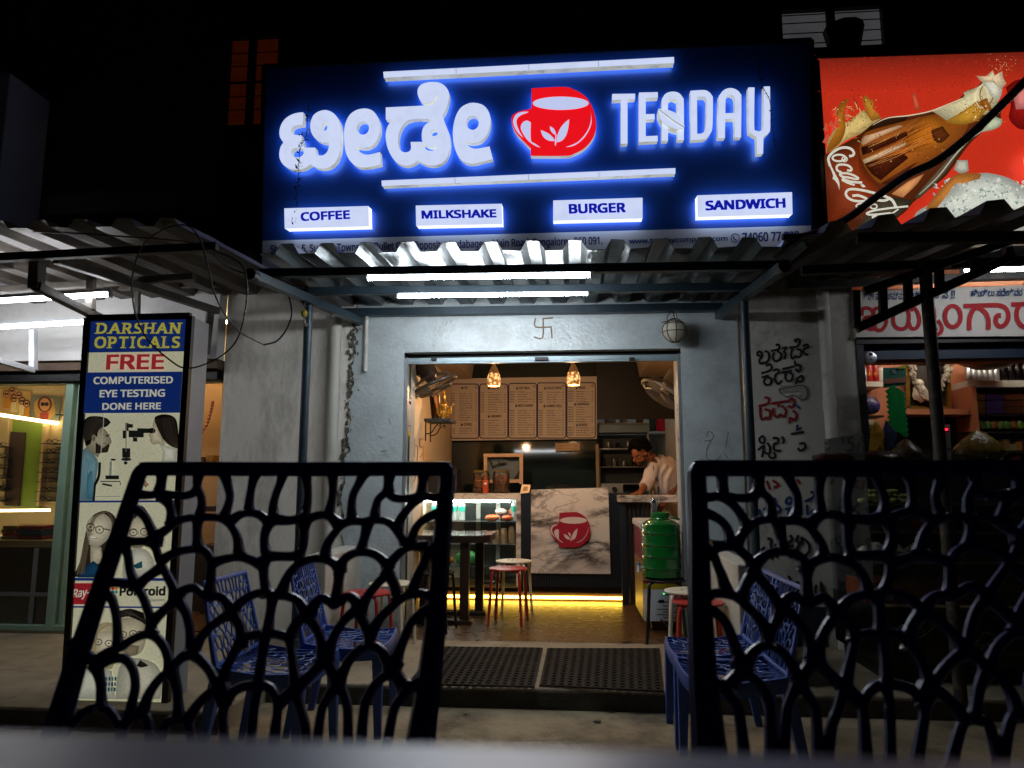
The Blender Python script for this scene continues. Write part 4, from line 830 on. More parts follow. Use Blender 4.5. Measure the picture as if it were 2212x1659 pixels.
for z, (ax, ay, bx, by), secs, kn in MEN:
    pr.line([z(*p) for p in rr(ax, ay, bx, by)], 2.3, INKV, 0, True)
    pr.ring(*z(bx - 38, ay + 45), 2.6, 2.6, .6, INK, 10); pr.poly([z(bx - 38, ay + 32), z(bx - 30, ay + 48), z(bx - 46, ay + 48)], INK)
    kw = z(1, 0)[0] - z(0, 0)[0]
    for hd, hx, hy, items, iy, st in secs:
        i0 = z(hx, hy + 22); s_ = 42 * kw
        pr.poly([(i0[0], i0[1] - s_ * .7), (i0[0] + s_ * .7, i0[1] - s_ * .7), (i0[0] + s_ * .55, i0[1]), (i0[0] + s_ * .15, i0[1])], INK); pr.ring(i0[0] + s_ * .72, i0[1] - s_ * .45, 1.2, 1.4, .7, INK, 8)
        pr.line([(i0[0] + s_ * .35, i0[1] - s_ * .8), (i0[0] + s_ * .4, i0[1] - s_ * 1.15)], .8, INK, 0)
        wtxt = {'TEA': 50}.get(hd, min(19.5 * len(hd), 225)); pr.text(hd, z(hx + 46, hy + 18), z(hx + 46 + wtxt, hy + 18), z(hx + 46, hy - 20), INK, .035, 2)
        for k, (nm, prc) in enumerate(items):
            y = iy + k * st; nx = ax + 122 + (28 if ax > 1600 or z is zB else 0) * .4
            q = z(nx, y + 10); pr.label(nm, q[0], q[1], 3.2, INK, .022, 1, (bx - nx - 70) * kw, wk=.92)
            q = z(ax + 18, y + 10); pr.label(kn, q[0], q[1], 3.0, INK, .03, 1, 24)
            pr.line([z(nx + len(nm) * 9.6 + 8, y + 8), z(bx - (115 if ' ' in prc else 62), y + 8)], .35, INK, 0)
            for w_, rx in zip(prc.split()[::-1], (30, 98)): q = z(bx - rx, y + 10); pr.label(w_, q[0], q[1], 3.0, INK, .03, 1, right=True)
pr.build('menu_lettering', PRINT, men)
nt = thing('paper_notice', 'small handwritten paper notice taped below the menu board', 'notice', tuple(P(1226, 966, YB - .01)))
b = MB(); q = [P(1199, 957, YB - .01), P(1253, 957, YB - .01), P(1252, 973, YB - .01), P(1200, 975, YB - .01)]; b.prism([[(p.x, p.z) for p in q]], lambda x, z: Vector((x, YB - .012, z)), (0, .003, 0)); b.build('paper', mat('notice paper', '#c9a98f', .7), nt)
pr = Print(lambda x, y: P(x, y, YB - .0125), (0, -1, 0), .0002)
for y, xa, xb in ((963.5, 1207, 1234), (963, 1239, 1248), (969, 1206, 1236), (969, 1238, 1246)): pr.line([(xa + i * 2.2, y + (-1) ** i * .7) for i in range(int((xb - xa) / 2.2))], .5, (.25, .12, .08), 2)
pr.build('handwriting', PRINT, nt)
# ---- pendant lamps
def pendant_mat():
    m = bpy.data.materials.new('pierced lamp shade'); m.use_nodes = True; nt_ = m.node_tree; L = nt_.links.new; b_ = nt_.nodes['Principled BSDF']
    geo = nt_.nodes.new('ShaderNodeNewGeometry'); v = nt_.nodes.new('ShaderNodeTexVoronoi'); v.inputs['Scale'].default_value = 36; L(geo.outputs['Position'], v.inputs['Vector'])
    r = nt_.nodes.new('ShaderNodeValToRGB'); r.color_ramp.elements[0].position = .28; r.color_ramp.elements[0].color = (1, .62, .22, 1); r.color_ramp.elements[1].position = .62; r.color_ramp.elements[1].color = (.16, .045, .008, 1)
    L(v.outputs['Distance'], r.inputs[0]); b_.inputs['Base Color'].default_value = (.35, .15, .05, 1); L(r.outputs[0], b_.inputs['Emission Color']); b_.inputs['Emission Strength'].default_value = 1.5
    return m
M_shade = pendant_mat(); M_copper = mat('copper cone', '#7a4a20', .4, .5, emit=.12, ecol=(.8, .35, .1))
for px, pyb, pyt, lab in ((1067, 834, 785, 'left pierced copper pendant lamp glowing in front of the menu board'), (1239, 832, 783, 'right pierced copper pendant lamp glowing in front of the menu board')):
    Yp = 6.4; c = P(px, pyb, Yp); h = P(px, pyt, Yp).z - c.z; r0 = .062
    o = thing('pendant_lamp', lab, 'pendant lamp', tuple(c), 'pendant lamps over the counter')
    b = MB(); b.lathe([(r0 * .84, 0), (r0 * .95, .01), (r0, h * .2), (r0 * .98, h * .35), (r0 * .8, h * .56)], 22, c, cap=False); b.build('shade', M_shade, o, True)
    b = MB(); b.lathe([(r0 * .8, h * .56), (r0 * .5, h * .78), (r0 * .2, h * .95), (r0 * .12, h)], 22, c, cap=False); b.build('cone', M_copper, o, True)
    b = MB(); b.ball(c + Vector((0, 0, h * .38)), .026, (1, 1, 1.3), 12); b.build('bulb', glow('warm bulb', (1, .7, .35), 40), o, True)
    b = MB(); b.tube([c + Vector((0, 0, h)), (c.x, c.y, ZC)], .004, 5); b.build('cord', M_black, o)
    l = bpy.data.lights.new('lamp_light', 'POINT'); l.energy = 22; l.color = (1, .60, .28); l.shadow_soft_size = .04; lo = bpy.data.objects.new('lamp_light', l); COL.objects.link(lo); lo.parent = o; lo.location = (0, 0, -.02)
tubelight((-.95, WY + .26, 2.065), (-.05, WY + .26, 2.075), 'tube light inside the shop above the doorway lintel', glow('inner tube', (.95, .97, 1), 20), .016)  # unseen tube, added so the leaning laminate panel mirrors a bright streak
# ---- wall fans
M_fan = mat('cream fan enamel', '#8d8272', .4, .3); M_cage = mat('fan wire', '#77706a', .4, .6)
def wall_fan(c, nrm, rad, label, arm, m_body):
    c, nrm = Vector(c), Vector(nrm).normalized(); o = thing('wall_fan', label, 'fan', tuple(c)); a = nrm.orthogonal().normalized(); d = nrm.cross(a); th = .085
    def pt(r, t, z): return c + (a * math.cos(t) + d * math.sin(t)) * r + nrm * z
    b = MB()
    for z, r in ((0, rad), (th * .5, rad * .72), (-th * .7, rad * .8), (-th, rad * .45)): b.tube([pt(r, 2 * math.pi * i / 36, z) for i in range(36)], .0035 if z else .006, 5, closed=True)
    for i in range(54):
        t = 2 * math.pi * i / 54; b.tube([pt(rad * .2, t, th * .62), pt(rad * .7, t, th * .5), pt(rad, t, 0), pt(rad * .8, t, -th * .7), pt(rad * .3, t, -th)], .0018, 4)
    b.build('cage', M_cage, o)
    b = MB(); b.tube([pt(rad * 1.005, 2 * math.pi * i / 36, 0) for i in range(36)], .013, 6, closed=True); b.build('rim', m_body, o, True)
    for k in range(3):
        b = MB(); t0 = k * 2 * math.pi / 3; P4 = [pt(rad * .18, t0, .0), pt(rad * .55, t0 - .1, -.02), pt(rad * .86, t0 + .05, -.02), pt(rad * .84, t0 + .6, .012), pt(rad * .5, t0 + .8, .02), pt(rad * .18, t0 + .7, .01)]
        b.add(P4 + [p - nrm * .003 for p in P4], [(0, 1, 2, 3, 4, 5), (11, 10, 9, 8, 7, 6)] + [(i, (i + 1) % 6, (i + 1) % 6 + 6, i + 6) for i in range(6)]); b.build('blade', mat('fan blade', '#8f8878', .4), o)
    b = MB(); b.lathe([(.03, -.02), (.05, -.07), (.075, -th), (.078, -th - .12), (.06, -th - .15), (.02, -th - .155)], 20, c, nrm); b.build('motor', m_body, o, True)
    b = MB(); e = c - nrm * (th + .1); b.tube([e, e + (Vector(arm) - e) * .5 + Vector((0, 0, .03)), arm], .016, 8); b.build('arm', M_cage, o); 
    b = MB(); av = Vector(arm); b.box(av.x - .02, av.x + .02, av.y - .05, av.y + .05, av.z - .07, av.z + .07); b.build('wall_plate', m_body, o, bevel=.005)
    return o
c = P(937, 834, 5.75); wall_fan(c, (.40, .05, -.90), .195, 'dark wall fan seen edge-on at upper left inside the doorway', (XL0 + .02, 5.8, c.z + .16), mat('dark fan enamel', '#3f3a35', .4, .3))
c = P(1434, 852, 5.85); wall_fan(c, (-.55, -.10, -.80), .20, 'cream wall fan tilted down at upper right inside the doorway', (P(1466, 810, 5.9).x + .02, 5.9, c.z + .18), M_fan)
# ---- deity shelf on the left wall
sh = thing('wall_shelf', 'small black bracket shelf on the left room wall', 'shelf', tuple(P(945, 906, 6.1)))
zs_ = P(945, 906, 6.1).z; xs0, xs1 = P(921, 906, 6.1).x, P(970, 906, 6.1).x
b = MB(); b.box(xs0, xs1 + .03, 6.0, 6.3, zs_ - .025, zs_); b.build('board', M_black, sh)
b = MB()
for y in (6.03, 6.24): 
    b.tube([(xs0 + .01, y, zs_ - .02), (xs0 + .01, y, zs_ - .19)], .006, 5); b.tube([Vector((xs0 + .01, y, zs_ - .13)), Vector((xs0 + .06, y, zs_ - .12)), Vector((xs0 + .10, y, zs_ - .06)), Vector((xs0 + .14, y, zs_ - .04)), Vector((xs0 + .13, y, zs_ - .07))], .005, 5, sm=5)
b.build('scroll_bracket', M_black, sh)
pf = thing('deity_picture', 'framed garlanded devotional picture leaning on the black wall shelf', 'picture', tuple(P(936, 880, 6.15)))
b = MB(); q = [P(932, 853, 6.05), P(945, 848, 6.28), P(949, 905, 6.28), P(937, 905, 6.05)]; b.add(q + [p + Vector((-.02, .01, 0)) for p in q], [(0, 1, 2, 3), (7, 6, 5, 4), (0, 4, 5, 1), (1, 5, 6, 2), (2, 6, 7, 3), (3, 7, 4, 0)]); b.build('frame', mat('dark wood frame', '#2b160d', .4), pf)
b = MB(); cc = sum(q, Vector()) / 4; q2 = [cc + (p - cc) * .8 + Vector((.004, -.002, 0)) for p in q]; b.quad(*q2[::-1]); b.build('picture', mat('picture print', '#7a4a12', .4, var=.5, vs=40), pf)
b = MB(); b.tube([q2[0] + Vector((.008, 0, 0)), cc.lerp(q2[3], .6) + Vector((.012, 0, 0)), cc.lerp(q2[2], .9) + Vector((.012, 0, 0)), q2[1] + Vector((.008, 0, 0))], .009, 6, sm=5); b.build('bead_garland', mat('brown beads', '#6b2f12', .4, var=.5, vs=120), pf, True)
fl_ = thing('offering_figure', 'small brass idol with marigold garland and flowers on the black wall shelf', 'idol', tuple(P(958, 905, 6.12)))
b = MB(); g0 = P(957, 905, 6.12); b.lathe([(.03, .001), (.032, .02), (.018, .05), (.03, .09), (.026, .13), (.012, .15), (.019, .17), (.017, .20), (.008, .225), (.0, .24)], 14, g0); b.build('idol', mat('brass', '#a37a34', .35, .7), fl_, True)
b = MB(); random.seed(11)
for i in range(46): b.ball(g0 + Vector((random.gauss(0, .028), -.03 + random.gauss(0, .012), .02 + random.random() * .12)), random.uniform(.006, .012), n=6)
for i in range(14): b.ball(g0 + Vector((.05 + random.gauss(0, .015), -.02, .015 + random.random() * .07)), random.uniform(.008, .014), n=6)
b.ball(g0 + Vector((0, 0, .235)), .016, n=8); b.build('marigold', mat('marigold', '#d79a10', .7, var=.3, vs=80), fl_)
# ---- notices on the door jambs, wall switches
def jamb_notice(x, pxs, pys, label, stripe, top, side):
    o = thing('payment_notice', label, 'notice', tuple(PX(pxs[0] * .5 + pxs[1] * .5, (pys[0] + pys[1]) / 2, x)))
    Y0, Y1 = sorted((PX(pxs[0], pys[0], x).y, PX(pxs[1], pys[0], x).y)); z1, z0 = PX(pxs[0], pys[0], x).z, PX(pxs[0], pys[1], x).z
    Y0, Y1 = max(Y0, WY + .1), min(max(Y1, WY + .25), WY + .39)
    b = MB(); b.box(x, x + .002 * side, Y0, Y1, z0, z1); b.build('sheet', mat('notice sheet', '#b9b6b4', .5), o)
    pr = Print(lambda u, v: Vector((x + .0025 * side, Y0 + (Y1 - Y0) * (u if side > 0 else 1 - u), z1 + (z0 - z1) * v)), (side, 0, 0), .0003)
    pr.rect(0, 0, 1, .06, (.02, .04, .25)); pr.rect(0, 0, .06, 1, (.02, .04, .25)); pr.rect(.94, 0, 1, 1, (.02, .04, .25)); pr.rect(0, .88, 1, 1, stripe)
    pr.text('PAYTM' if side > 0 else 'UPI', (.22, .2), (.78, .2), (.22, .12), (.02, .03, .2), .03); pr.rect(.2, .34, .8, .66, (.45, .44, .43)); pr.rect(.15, .74, .85, .77, (.1, .1, .2))
    pr.build('notice_print', PRINT, o)
jamb_notice(XO0 + .002, (872, 884), (850, 938), 'tall white and blue payment notice on the left door jamb', (.5, .35, .02), 0, 1)
jamb_notice(XO1 - .002, (1478, 1470), (862, 950), 'tall white and purple payment notice on the right door jamb', (.04, .01, .12), 0, -1)
sw = thing('switch_board', 'white wall socket plate with dark plug behind the counter', 'socket', tuple(P(1325, 1052, YB + .0)))
c = P(1322, 1055, YB - .06); b = MB(); b.box(c.x - .13, c.x + .13, c.y, c.y + .03, c.z - .055, c.z + .055); b.build('plate', mat('switch plate', '#8b8f8c', .4), sw, bevel=.006)
b = MB(); b.lathe([(.03, 0), (.03, .02), (.015, .05)], 10, (c.x + .03, c.y - .001, c.z - .01), (0, -1, 0)); b.tube([Vector((c.x + .03, c.y - .03, c.z - .02)), Vector((c.x + .02, c.y - .05, c.z - .10)), Vector((c.x - .08, c.y - .02, c.z - .2))], .006, 6, sm=4); b.build('plug', M_black, sw)
o = thing('switch_board', 'small switch plate with hanging wire on the left orange-lit wall', 'switch', tuple(P(890, 960, 5.7)))
c = PX(889, 962, XL0); b = MB(); b.box(XL0, XL0 + .015, 5.55, 5.68, c.z - .09, c.z + .06); b.build('plate', mat('aged plate', '#a8947a', .5), o)
b = MB(); b.tube([Vector((XL0 + .01, 5.66, c.z)), Vector((XL0 + .02, 5.75, c.z - .02)), Vector((XL0 + .012, 5.72, c.z - .25)), Vector((XL0 + .012, 5.62, c.z - .3))], .003, 5, sm=5); b.build('wire', M_black, o)
# devotional marks painted by hand on the walls
def wall_marks(strokes, w, fn, n, col, parent, nm='painted_mark'):
    pr = Print(fn, n, .0004)
    for s_ in strokes: pr.line(s_, w, col, 3)
    return pr.mb.build(nm, PAINT, parent, attr=True)
zS = zm(2000, 950, 1000, 1843); DB = (.16, .115, .075)
wall_marks([[zS(*p) for p in s_] for s_ in ([(200, 560), (200, 622), (315, 622)], [(255, 560), (252, 700), (192, 695)], [(255, 562), (325, 556)], [(312, 622), (320, 700)])], 3.2, lambda x, y: P(x, y, WY - .0015), (0, -1, 0), DB, shop)
zS2 = zm(1560, 1380, 600, 2212)
wall_marks([[zS(*p) for p in s_] for s_ in ([(1425, 1450), (1480, 1440), (1490, 1400), (1455, 1380), (1440, 1420)], [(1475, 1440), (1440, 1520), (1450, 1580), (1510, 1590), (1545, 1555)], [(1600, 1385), (1590, 1430), (1580, 1490)], [(1575, 1545), (1600, 1580)])], 1.6, lambda x, y: P(x, y, WY - .0015), (0, -1, 0), (.19, .17, .12), shop)
wall_marks([[zm(1000, 950, 1000, 1843)(*p) for p in s_] for s_ in ([(985, 1290), (990, 1330)], [(900, 1415), (930, 1430)], [(920, 1525), (960, 1520)])], 1.5, lambda x, y: P(x, y, WY - .0015), (0, -1, 0), (.16, .14, .10), shop)
wall_marks([[zS2(*p) for p in s_] for s_ in ([(340, 1270), (345, 1400), (385, 1390)], [(345, 1300), (395, 1275)], [(385, 1395), (390, 1590)], [(345, 1550), (390, 1480)])], 1.8, lambda x, y: PX(x, y, XL0 + .002), (1, 0, 0), (.42, .16, .02), shop)
# ---- kitchen at the back right: steel hood shelf, racks, tubs, lit white wall
tubelight((XK + .35, YB + .55, ZC - .12), (XR1 - .1, YB + .55, ZC - .12), 'tube light in the kitchen behind the dark bulkhead', glow('kitchen tube', (.9, .96, 1), 30))
kt = thing('kitchen_shelf', 'steel wall shelf with grey blue front edge in the lit kitchen', 'shelf', tuple(P(1345, 930, YB + .3)))
YK = YB + .3; b = MB(); b.box(XK - .2, P(1403, 920, YK).x, YK, YK + .35, P(1345, 934, YK).z, P(1345, 917, YK).z); b.build('hood', mat('steel blue hood', '#6d7f8e', .4, .4), kt)
b = MB(); b.box(XK - .2, P(1403, 920, YK).x, YK - .03, YK + .36, P(1345, 916.5, YK).z, P(1345, 914, YK).z); b.build('shelf_lip', mat('shelf wood', '#8a7a62', .5), kt)
rk = thing('plate_rack', 'dark steel rack of jars and plates below the kitchen shelf', 'rack', tuple(P(1345, 1000, YB + .5)))
YR = YB + .5; xr0, xr1 = XK - .1, P(1403, 1000, YR).x
b = MB()
for py in (969, 1008, 1045): b.box(xr0, xr1, YR, YR + .3, P(1345, py + 1.5, YR).z, P(1345, py - .5, YR).z)
b.build('rack_shelf', M_steelk, rk)
b = MB(); b.box(xr0, xr1, YR + .31, YR + .33, .4, P(1345, 936, YR).z); b.build('back_sheet', mat('rack back', '#252c2c', .4), rk)
b = MB(); b.box(P(1293, 1000, YR).x, P(1297, 1000, YR).x, YR - .02, YR + .01, .4, P(1345, 968, YR).z); b.box(xr1 - .02, xr1, YR, YR + .3, .3, P(1345, 936, YR).z); b.build('upright', M_steelk, rk)
random.seed(21); G = 'steel and glass jars on the kitchen rack'
for i in range(9):
    px = 1303 + i * 11 + random.uniform(-2, 2); top = 968 if i % 2 else 1007; c = P(px, top, YR + .12); h = random.uniform(.07, .13); r_ = random.uniform(.025, .04)
    b = MB(); b.lathe([(r_ * .95, .002), (r_, .01), (r_, h * .8), (r_ * .8, h * .86), (r_ * .85, h)], 12, c); tag(b.build('jar', M_steelk if i % 3 else mat('dark jar', '#1d1a16', .2), None, True, loc=tuple(c)), 'small storage jar on the dim kitchen rack behind the counter', 'jar', G)
for px, col, wdt, hh, lab in ((1318, '#c9ccd0', 26, 11, 'first pale plastic tub on the kitchen shelf, beside the partition'), (1347, '#bfc4c8', 18, 11, 'second pale plastic tub on the kitchen shelf'), (1382, '#7d4a22', 16, 10, 'brown carton at the end of the kitchen shelf')):
    c = P(px, 914, YK + .1); w_ = wdt / 180; b = MB(); b.lathe([(w_ * .45, .003), (w_ * .5, .02), (w_ * .5, .11), (w_ * .55, .115), (w_ * .55, .14)], 16, c); tag(b.build('tub', mat('tub plastic', col, .4), None, True, loc=tuple(c)), lab, 'tub')
hw = thing('wall_ledge', 'white kitchen ledge carrying red and dark tins under the bulkhead', 'ledge', tuple(P(1425, 932, YB + .9)))
YL = YB + .9; c0, c1 = P(1400, 932, YL), P(1460, 932, YL); b = MB(); b.box(c0.x, XR1 - .002, YL, YL + .95, c0.z - .03, c0.z); b.build('slab', M_kit, hw)
for px, py0, r_, h, col, lab in ((1410, 932, .045, .17, '#22301f', 'dark green tin with silver lid on the kitchen ledge'), (1431, 932, .085, .18, '#b3121c', 'large red ribbed biscuit tub on the kitchen ledge'), (1452, 932, .05, .17, '#b0424a', 'half-hidden red packet at the right end of the kitchen ledge')):
    c = P(px, py0, YL + .1); b = MB(); pf_ = [(r_ * .96, .002)]
    for i in range(9): pf_ += [(r_ * (1 if i % 2 else .95), .01 + (h - .03) * i / 8)]
    b.lathe(pf_ + [(r_ * 1.03, h - .015), (r_ * 1.03, h)], 18, c); tag(b.build('tin', mat('tin ' + col, col, .3), None, True, loc=tuple(c)), lab, 'tin')
# ================================================================ THINGS IN AND AROUND THE TEA SHOP
# ---- stools
M_redp = mat('red stool paint', '#a51f1d', .35, var=.08); M_whp = mat('white stool paint', '#cfc8b4', .4, var=.06); M_blp = mat('black stool paint', '#121214', .4, var=.1)
G_S = 'round metal stools'
def stool(px, py, Yc, m, label, zseat=.43, r=.155):
    c = P(px, py, Yc); o = thing('stool', label, 'stool', (c.x, Yc, 0.0015), G_S); C = Vector((c.x, Yc, 0.0015))
    b = MB(); b.lathe([(r * .55, zseat - .012), (r * .97, zseat - .013), (r, zseat - .006), (r * .985, zseat), (r * .9, zseat + .003), (.004, zseat + .004)], 32, C); b.build('seat', m, o, True)
    b = MB()
    for i in range(7):
        a = 2 * math.pi * i / 7; q = r * (.32 if i else 0); b.lathe([(.009, zseat + .0042), (.009, zseat + .0048)], 10, C + Vector((math.cos(a) * q, math.sin(a) * q, 0)))
    b.build('seat_hole', M_black, o)
    for i in range(4):
        a = R(38 + 90 * i); d = Vector((math.cos(a), math.sin(a), 0)); b = MB()
        b.tube([C + d * r * .72 + Vector((0, 0, zseat - .02)), C + d * r * .93 + Vector((0, 0, zseat - .028)), C + d * r * 1.02 + Vector((0, 0, zseat - .07)), C + d * r * 1.12 + Vector((0, 0, zseat * .4)), C + d * r * 1.22], .0115, 9, sm=4); b.build('leg', m, o, True)
    return o
stool(1098, 1226, 5.85, M_redp, 'red metal stool standing alone in front of the counter, before a white one')
stool(1110, 1213, 6.22, M_whp, 'white metal stool just behind the red stool in front of the marble panel', .45)
stool(793, 1290, 4.62, M_redp, 'red metal stool on the porch left of the doorway, by the parapet', .41)
stool(845, 1268, 4.95, M_whp, 'white metal stool on the porch left of the doorway, behind the red one', .425)
stool(940, 1239, 5.55, M_blp, 'black metal stool in front of the dark table inside the doorway')
BST = stool(1436, 1246, 5.30, M_blp, 'black metal stool carrying the green water can', .43)
stool(1489, 1278, 4.66, M_whp, 'white metal stool on the porch by the right parapet, taller than its red neighbour', .44)
stool(1508, 1302, 4.50, M_redp, 'red metal stool on the porch at the right, tucked by the white stool', .40)
# ---- dark table
tb2 = thing('table', 'dark wood table with rounded corner in front of the display case', 'table', tuple(PZ(950, 1345, 0)))
ty0, ty1 = 5.72, 6.30; tx0, tx1 = P(872, 1160, ty0).x, P(1057, 1160, ty0).x; tz = P(1000, 1157, ty0).z
rc = .16; oc = [(tx0, ty0), (tx1 - rc, ty0)] + [(tx1 - rc + rc * math.sin(R(a)), ty0 + rc - rc * math.cos(R(a))) for a in (20, 40, 60, 80)] + [(tx1, ty1 - .05), (tx1 - .05, ty1), (tx0, ty1)]
M_tbl = mat('dark table wood', '#2a1c14', .3, var=.2, vs=5, stretch=(1, 5, 5)); M_tblt = mat('table top laminate', '#4a3f38', .12, var=.1, vs=3)
b = MB(); b.prism([oc], lambda x, y: Vector((x, y, tz)), (0, 0, -.012)); b.build('tabletop', M_tblt, tb2, bevel=.003)
cxm, cym = (tx0 + tx1) / 2, (ty0 + ty1) / 2; b = MB(); b.prism([[(cxm + (x - cxm) * .985, cym + (y - cym) * .985) for x, y in oc]], lambda x, y: Vector((x, y, tz - .0125)), (0, 0, -.045)); b.build('edge_band', M_tbl, tb2, bevel=.004)
for px, Yl in ((918, 5.80), (1004, 5.80), (925, 6.18), (1036, 6.20)):
    x = P(px, 1250, Yl).x; b = MB(); b.box(x - .036, x + .036, Yl - .036, Yl + .036, .035, tz - .058); b.build('leg', M_tbl, tb2, bevel=.004)
for Yl, a, c in ((5.80, 878, 1020), (6.19, 905, 1050)): b = MB(); b.box(P(a, 1340, Yl).x, P(c, 1340, Yl).x, Yl - .05, Yl + .05, .0015, .034); b.build('foot_rail', M_tbl, tb2, bevel=.005)
# ---- things in and on the display case
def pet(M_label):
    pass
M_pet = mat('bottle plastic', '#dfe8e6', .12, var=0, alpha=.38); M_lab = mat('green bottle label', '#0f8f78', .4, var=.12, vs=80); M_cap = mat('green cap', '#12917a', .4)
def bottle(px, py, Yb, label, first=[None]):
    c = P(px, py, Yb); c.z = max(c.z, 0)
    if first[0] is None:
        o = thing('water_bottle', label, 'bottle', (0, 0, 0), 'water bottles in the display case'); r = .033
        pf_ = [(r * .8, .001), (r, .008)]
        for i in range(5): pf_ += [(r, .015 + i * .014), (r * .93, .021 + i * .014)]
        pf_ += [(r, .09), (r, .145), (r * .96, .16), (r * .55, .195), (r * .38, .205), (r * .38, .214)]
        b = MB(); b.lathe(pf_, 16); b.build('bottle_body', M_pet, o, True)
        b = MB(); b.lathe([(r * 1.02, .092), (r * 1.02, .14)], 16, cap=False); b.build('label', M_lab, o, True)
        b = MB(); b.lathe([(r * .42, .206), (r * .42, .224), (r * .36, .227)], 12); b.build('cap', M_cap, o, True)
        first[0] = o; o.location = c
    else: o = dup(first[0], c, label)
    return o
zb3 = zm(1560, 1780, 600, 2212); yS = YC + .14
for zx, lab in ((562, 'leftmost water bottle in the display case, seen through the chair web'), (640, 'second water bottle from the left in the display case'), (838, 'water bottle in the display case left of its neighbour by the white divider'), (955, 'water bottle next to the white divider of the display case'), (1712, 'water bottle alone at the right end of the display case')):
    px, py = zb3(zx, 1003); o = bottle(px, py, yS, lab); o.location.z = SH[0] + .0005; o.location.x = P(px, 1110, yS).x
random.seed(5)
def packet(px, py, Yp, w, h, col, label, z, wrap=.5):
    c = P(px, py, Yp); b = MB(); sd = random.random() * 9
    b.ball((c.x, Yp, z + h * .48), 1, (w / 2, w * .35, h / 2), 18, lambda d: 1 + .09 * math.sin(d.x * 9 + sd) * math.cos(d.z * 7 + sd * 2) + .05 * math.sin(d.y * 13 + d.x * 8)); 
    for v in b.v: v.z = max(v.z, z + .0005)
    o = b.build('packet', mat('packet ' + label[:14], col, .2, var=.35, vs=26), None, True, loc=(c.x, Yp, z)); return tag(o, label, 'food packet')
packet(1063, 1118, yS, .14, .065, '#c9622f', 'orange wrapped bun packet on the upper glass shelf, leftmost of the heap', SH[0])
packet(1096, 1120, yS - .02, .12, .06, '#b5471c', 'orange and green wrapped packet on the upper glass shelf beside the bottle', SH[0])
packet(1082, 1104, yS + .05, .115, .07, '#a9a396', 'silvery wrapped bun resting on top of the orange packets', SH[0] + .055)
packet(1106, 1104, yS + .06, .07, .075, '#b9563a', 'small red and white wrapped packet behind the right bottle', SH[0] + .055)
packet(1062, 1145, yS + .1, .15, .03, '#9fb79b', 'clear bag of greens lying on the middle glass shelf', SH[1] + .045)
packet(1010, 1210, yS, .24, .14, '#4f9a56', 'crumpled green plastic bag on the bottom glass shelf', SH[2])
packet(966, 1216, yS + .02, .13, .09, '#b06c14', 'orange snack packet beside the green bag', SH[2])
packet(1062, 1262, yS + .1, .22, .05, '#5b5b58', 'grey crumpled bag lying on the floor of the display case', zb2 + .001)
M_cup = mat('paper cup', '#b98a60', .6, var=.15, vs=40); cup0 = None
def cupm():
    o = thing('paper_cup', 'x', 'paper cup', (0, 0, 0), 'brown paper cups stacked in the display case'); b = MB(); b.lathe([(.036, .001), (.035, .004), (.026, .058), (.025, .062)], 14); b.build('cup_wall', M_cup, o, True)
    b = MB(); b.lathe([(.0375, .0), (.0385, .003), (.0375, .006)], 14, cap=False); b.build('rim', M_cup, o, True); return o
for px, n, lab in ((1026, 3, 'brown paper cup in the stack farthest left, behind the table corner'), (1046, 4, 'brown paper cup in the white-topped stack right of the table corner'), (1071, 4, 'brown paper cup in the middle stack on the glass shelf'), (1088, 5, 'brown paper cup in the second stack from the right'), (1105, 6, 'brown paper cup in the tallest stack, by the marble post')):
    for k in range(n):
        loc = Vector((P(px, 1170, yS).x + random.uniform(-.002, .002), yS + .02, SH[1] + .0005 + k * .021))
        if cup0 is None: cup0 = cupm(); cup0.location = loc; cup0['label'] = lab
        else: dup(cup0, loc, lab)
# jars of biscuits on top of the case
M_jar = glass('jar glass', (.97, .95, .9), .02); M_lid = mat('gold lid', '#8a7a4a', .3, .7); M_bis = mat('biscuit', '#9a5a22', .7, var=.3, vs=30)
for px, lab, l2, til in ((1039.5, 'left glass jar of biscuits on top of the display case, orange pack in front', 'thick biscuits piled askew inside the left jar', .22), (1082.5, 'right glass jar of biscuits on top of the display case', 'thin biscuits stacked flat in two columns inside the right jar', .03)):
    Yj = YC + .2; c = P(px, 1066, Yj); c.z = zt + .0005; hj = P(px, 1016, Yj).z - c.z; rj = .085
    o = thing('biscuit_jar', lab, 'jar', tuple(c)); b = MB(); b.lathe([(rj * .9, .001), (rj, .012), (rj, hj * .82), (rj * .93, hj * .9)], 24, c); b.build('glass', M_jar, o, True)
    b = MB(); b.lathe([(rj * .95, hj * .905), (rj * .97, hj * .92), (rj * .97, hj * .985), (rj * .9, hj)], 24, c); b.build('lid', M_lid, o, True)
    b = MB(); n = 11 if til > .1 else 15
    for s_ in (-1, 1):
        for k in range(n):
            z = .012 + k * hj * .76 / n; q = c + Vector((s_ * rj * .43 + random.gauss(0, .004), random.gauss(0, .01), z)); ax = Vector((random.gauss(0, til), random.gauss(0, til), 1)).normalized()
            t = hj * .76 / n * .43; b.lathe([(rj * .36, -t), (rj * .44, -t * .4), (rj * .44, t * .4), (rj * .36, t)], 12, q + Vector((0, 0, t)), ax)
    tag(b.build('biscuit_stack', M_bis, None, True, loc=tuple(c + Vector((0, 0, .005)))), l2, 'biscuits')
c = P(1049, 1066, YC + .06); c.z = zt + .0005; o = thing('sauce_pouch', 'upright orange pouch with small white mark in front of the left biscuit jar', 'pouch', tuple(c))
b = MB(); b.box(c.x - .027, c.x + .027, c.y - .014, c.y + .014, c.z, c.z + .13); b.box(c.x - .012, c.x + .01, c.y - .01, c.y + .01, c.z + .131, c.z + .155); b.build('pouch_body', mat('orange pouch', '#b04312', .35, var=.2, vs=20), o, bevel=.008)
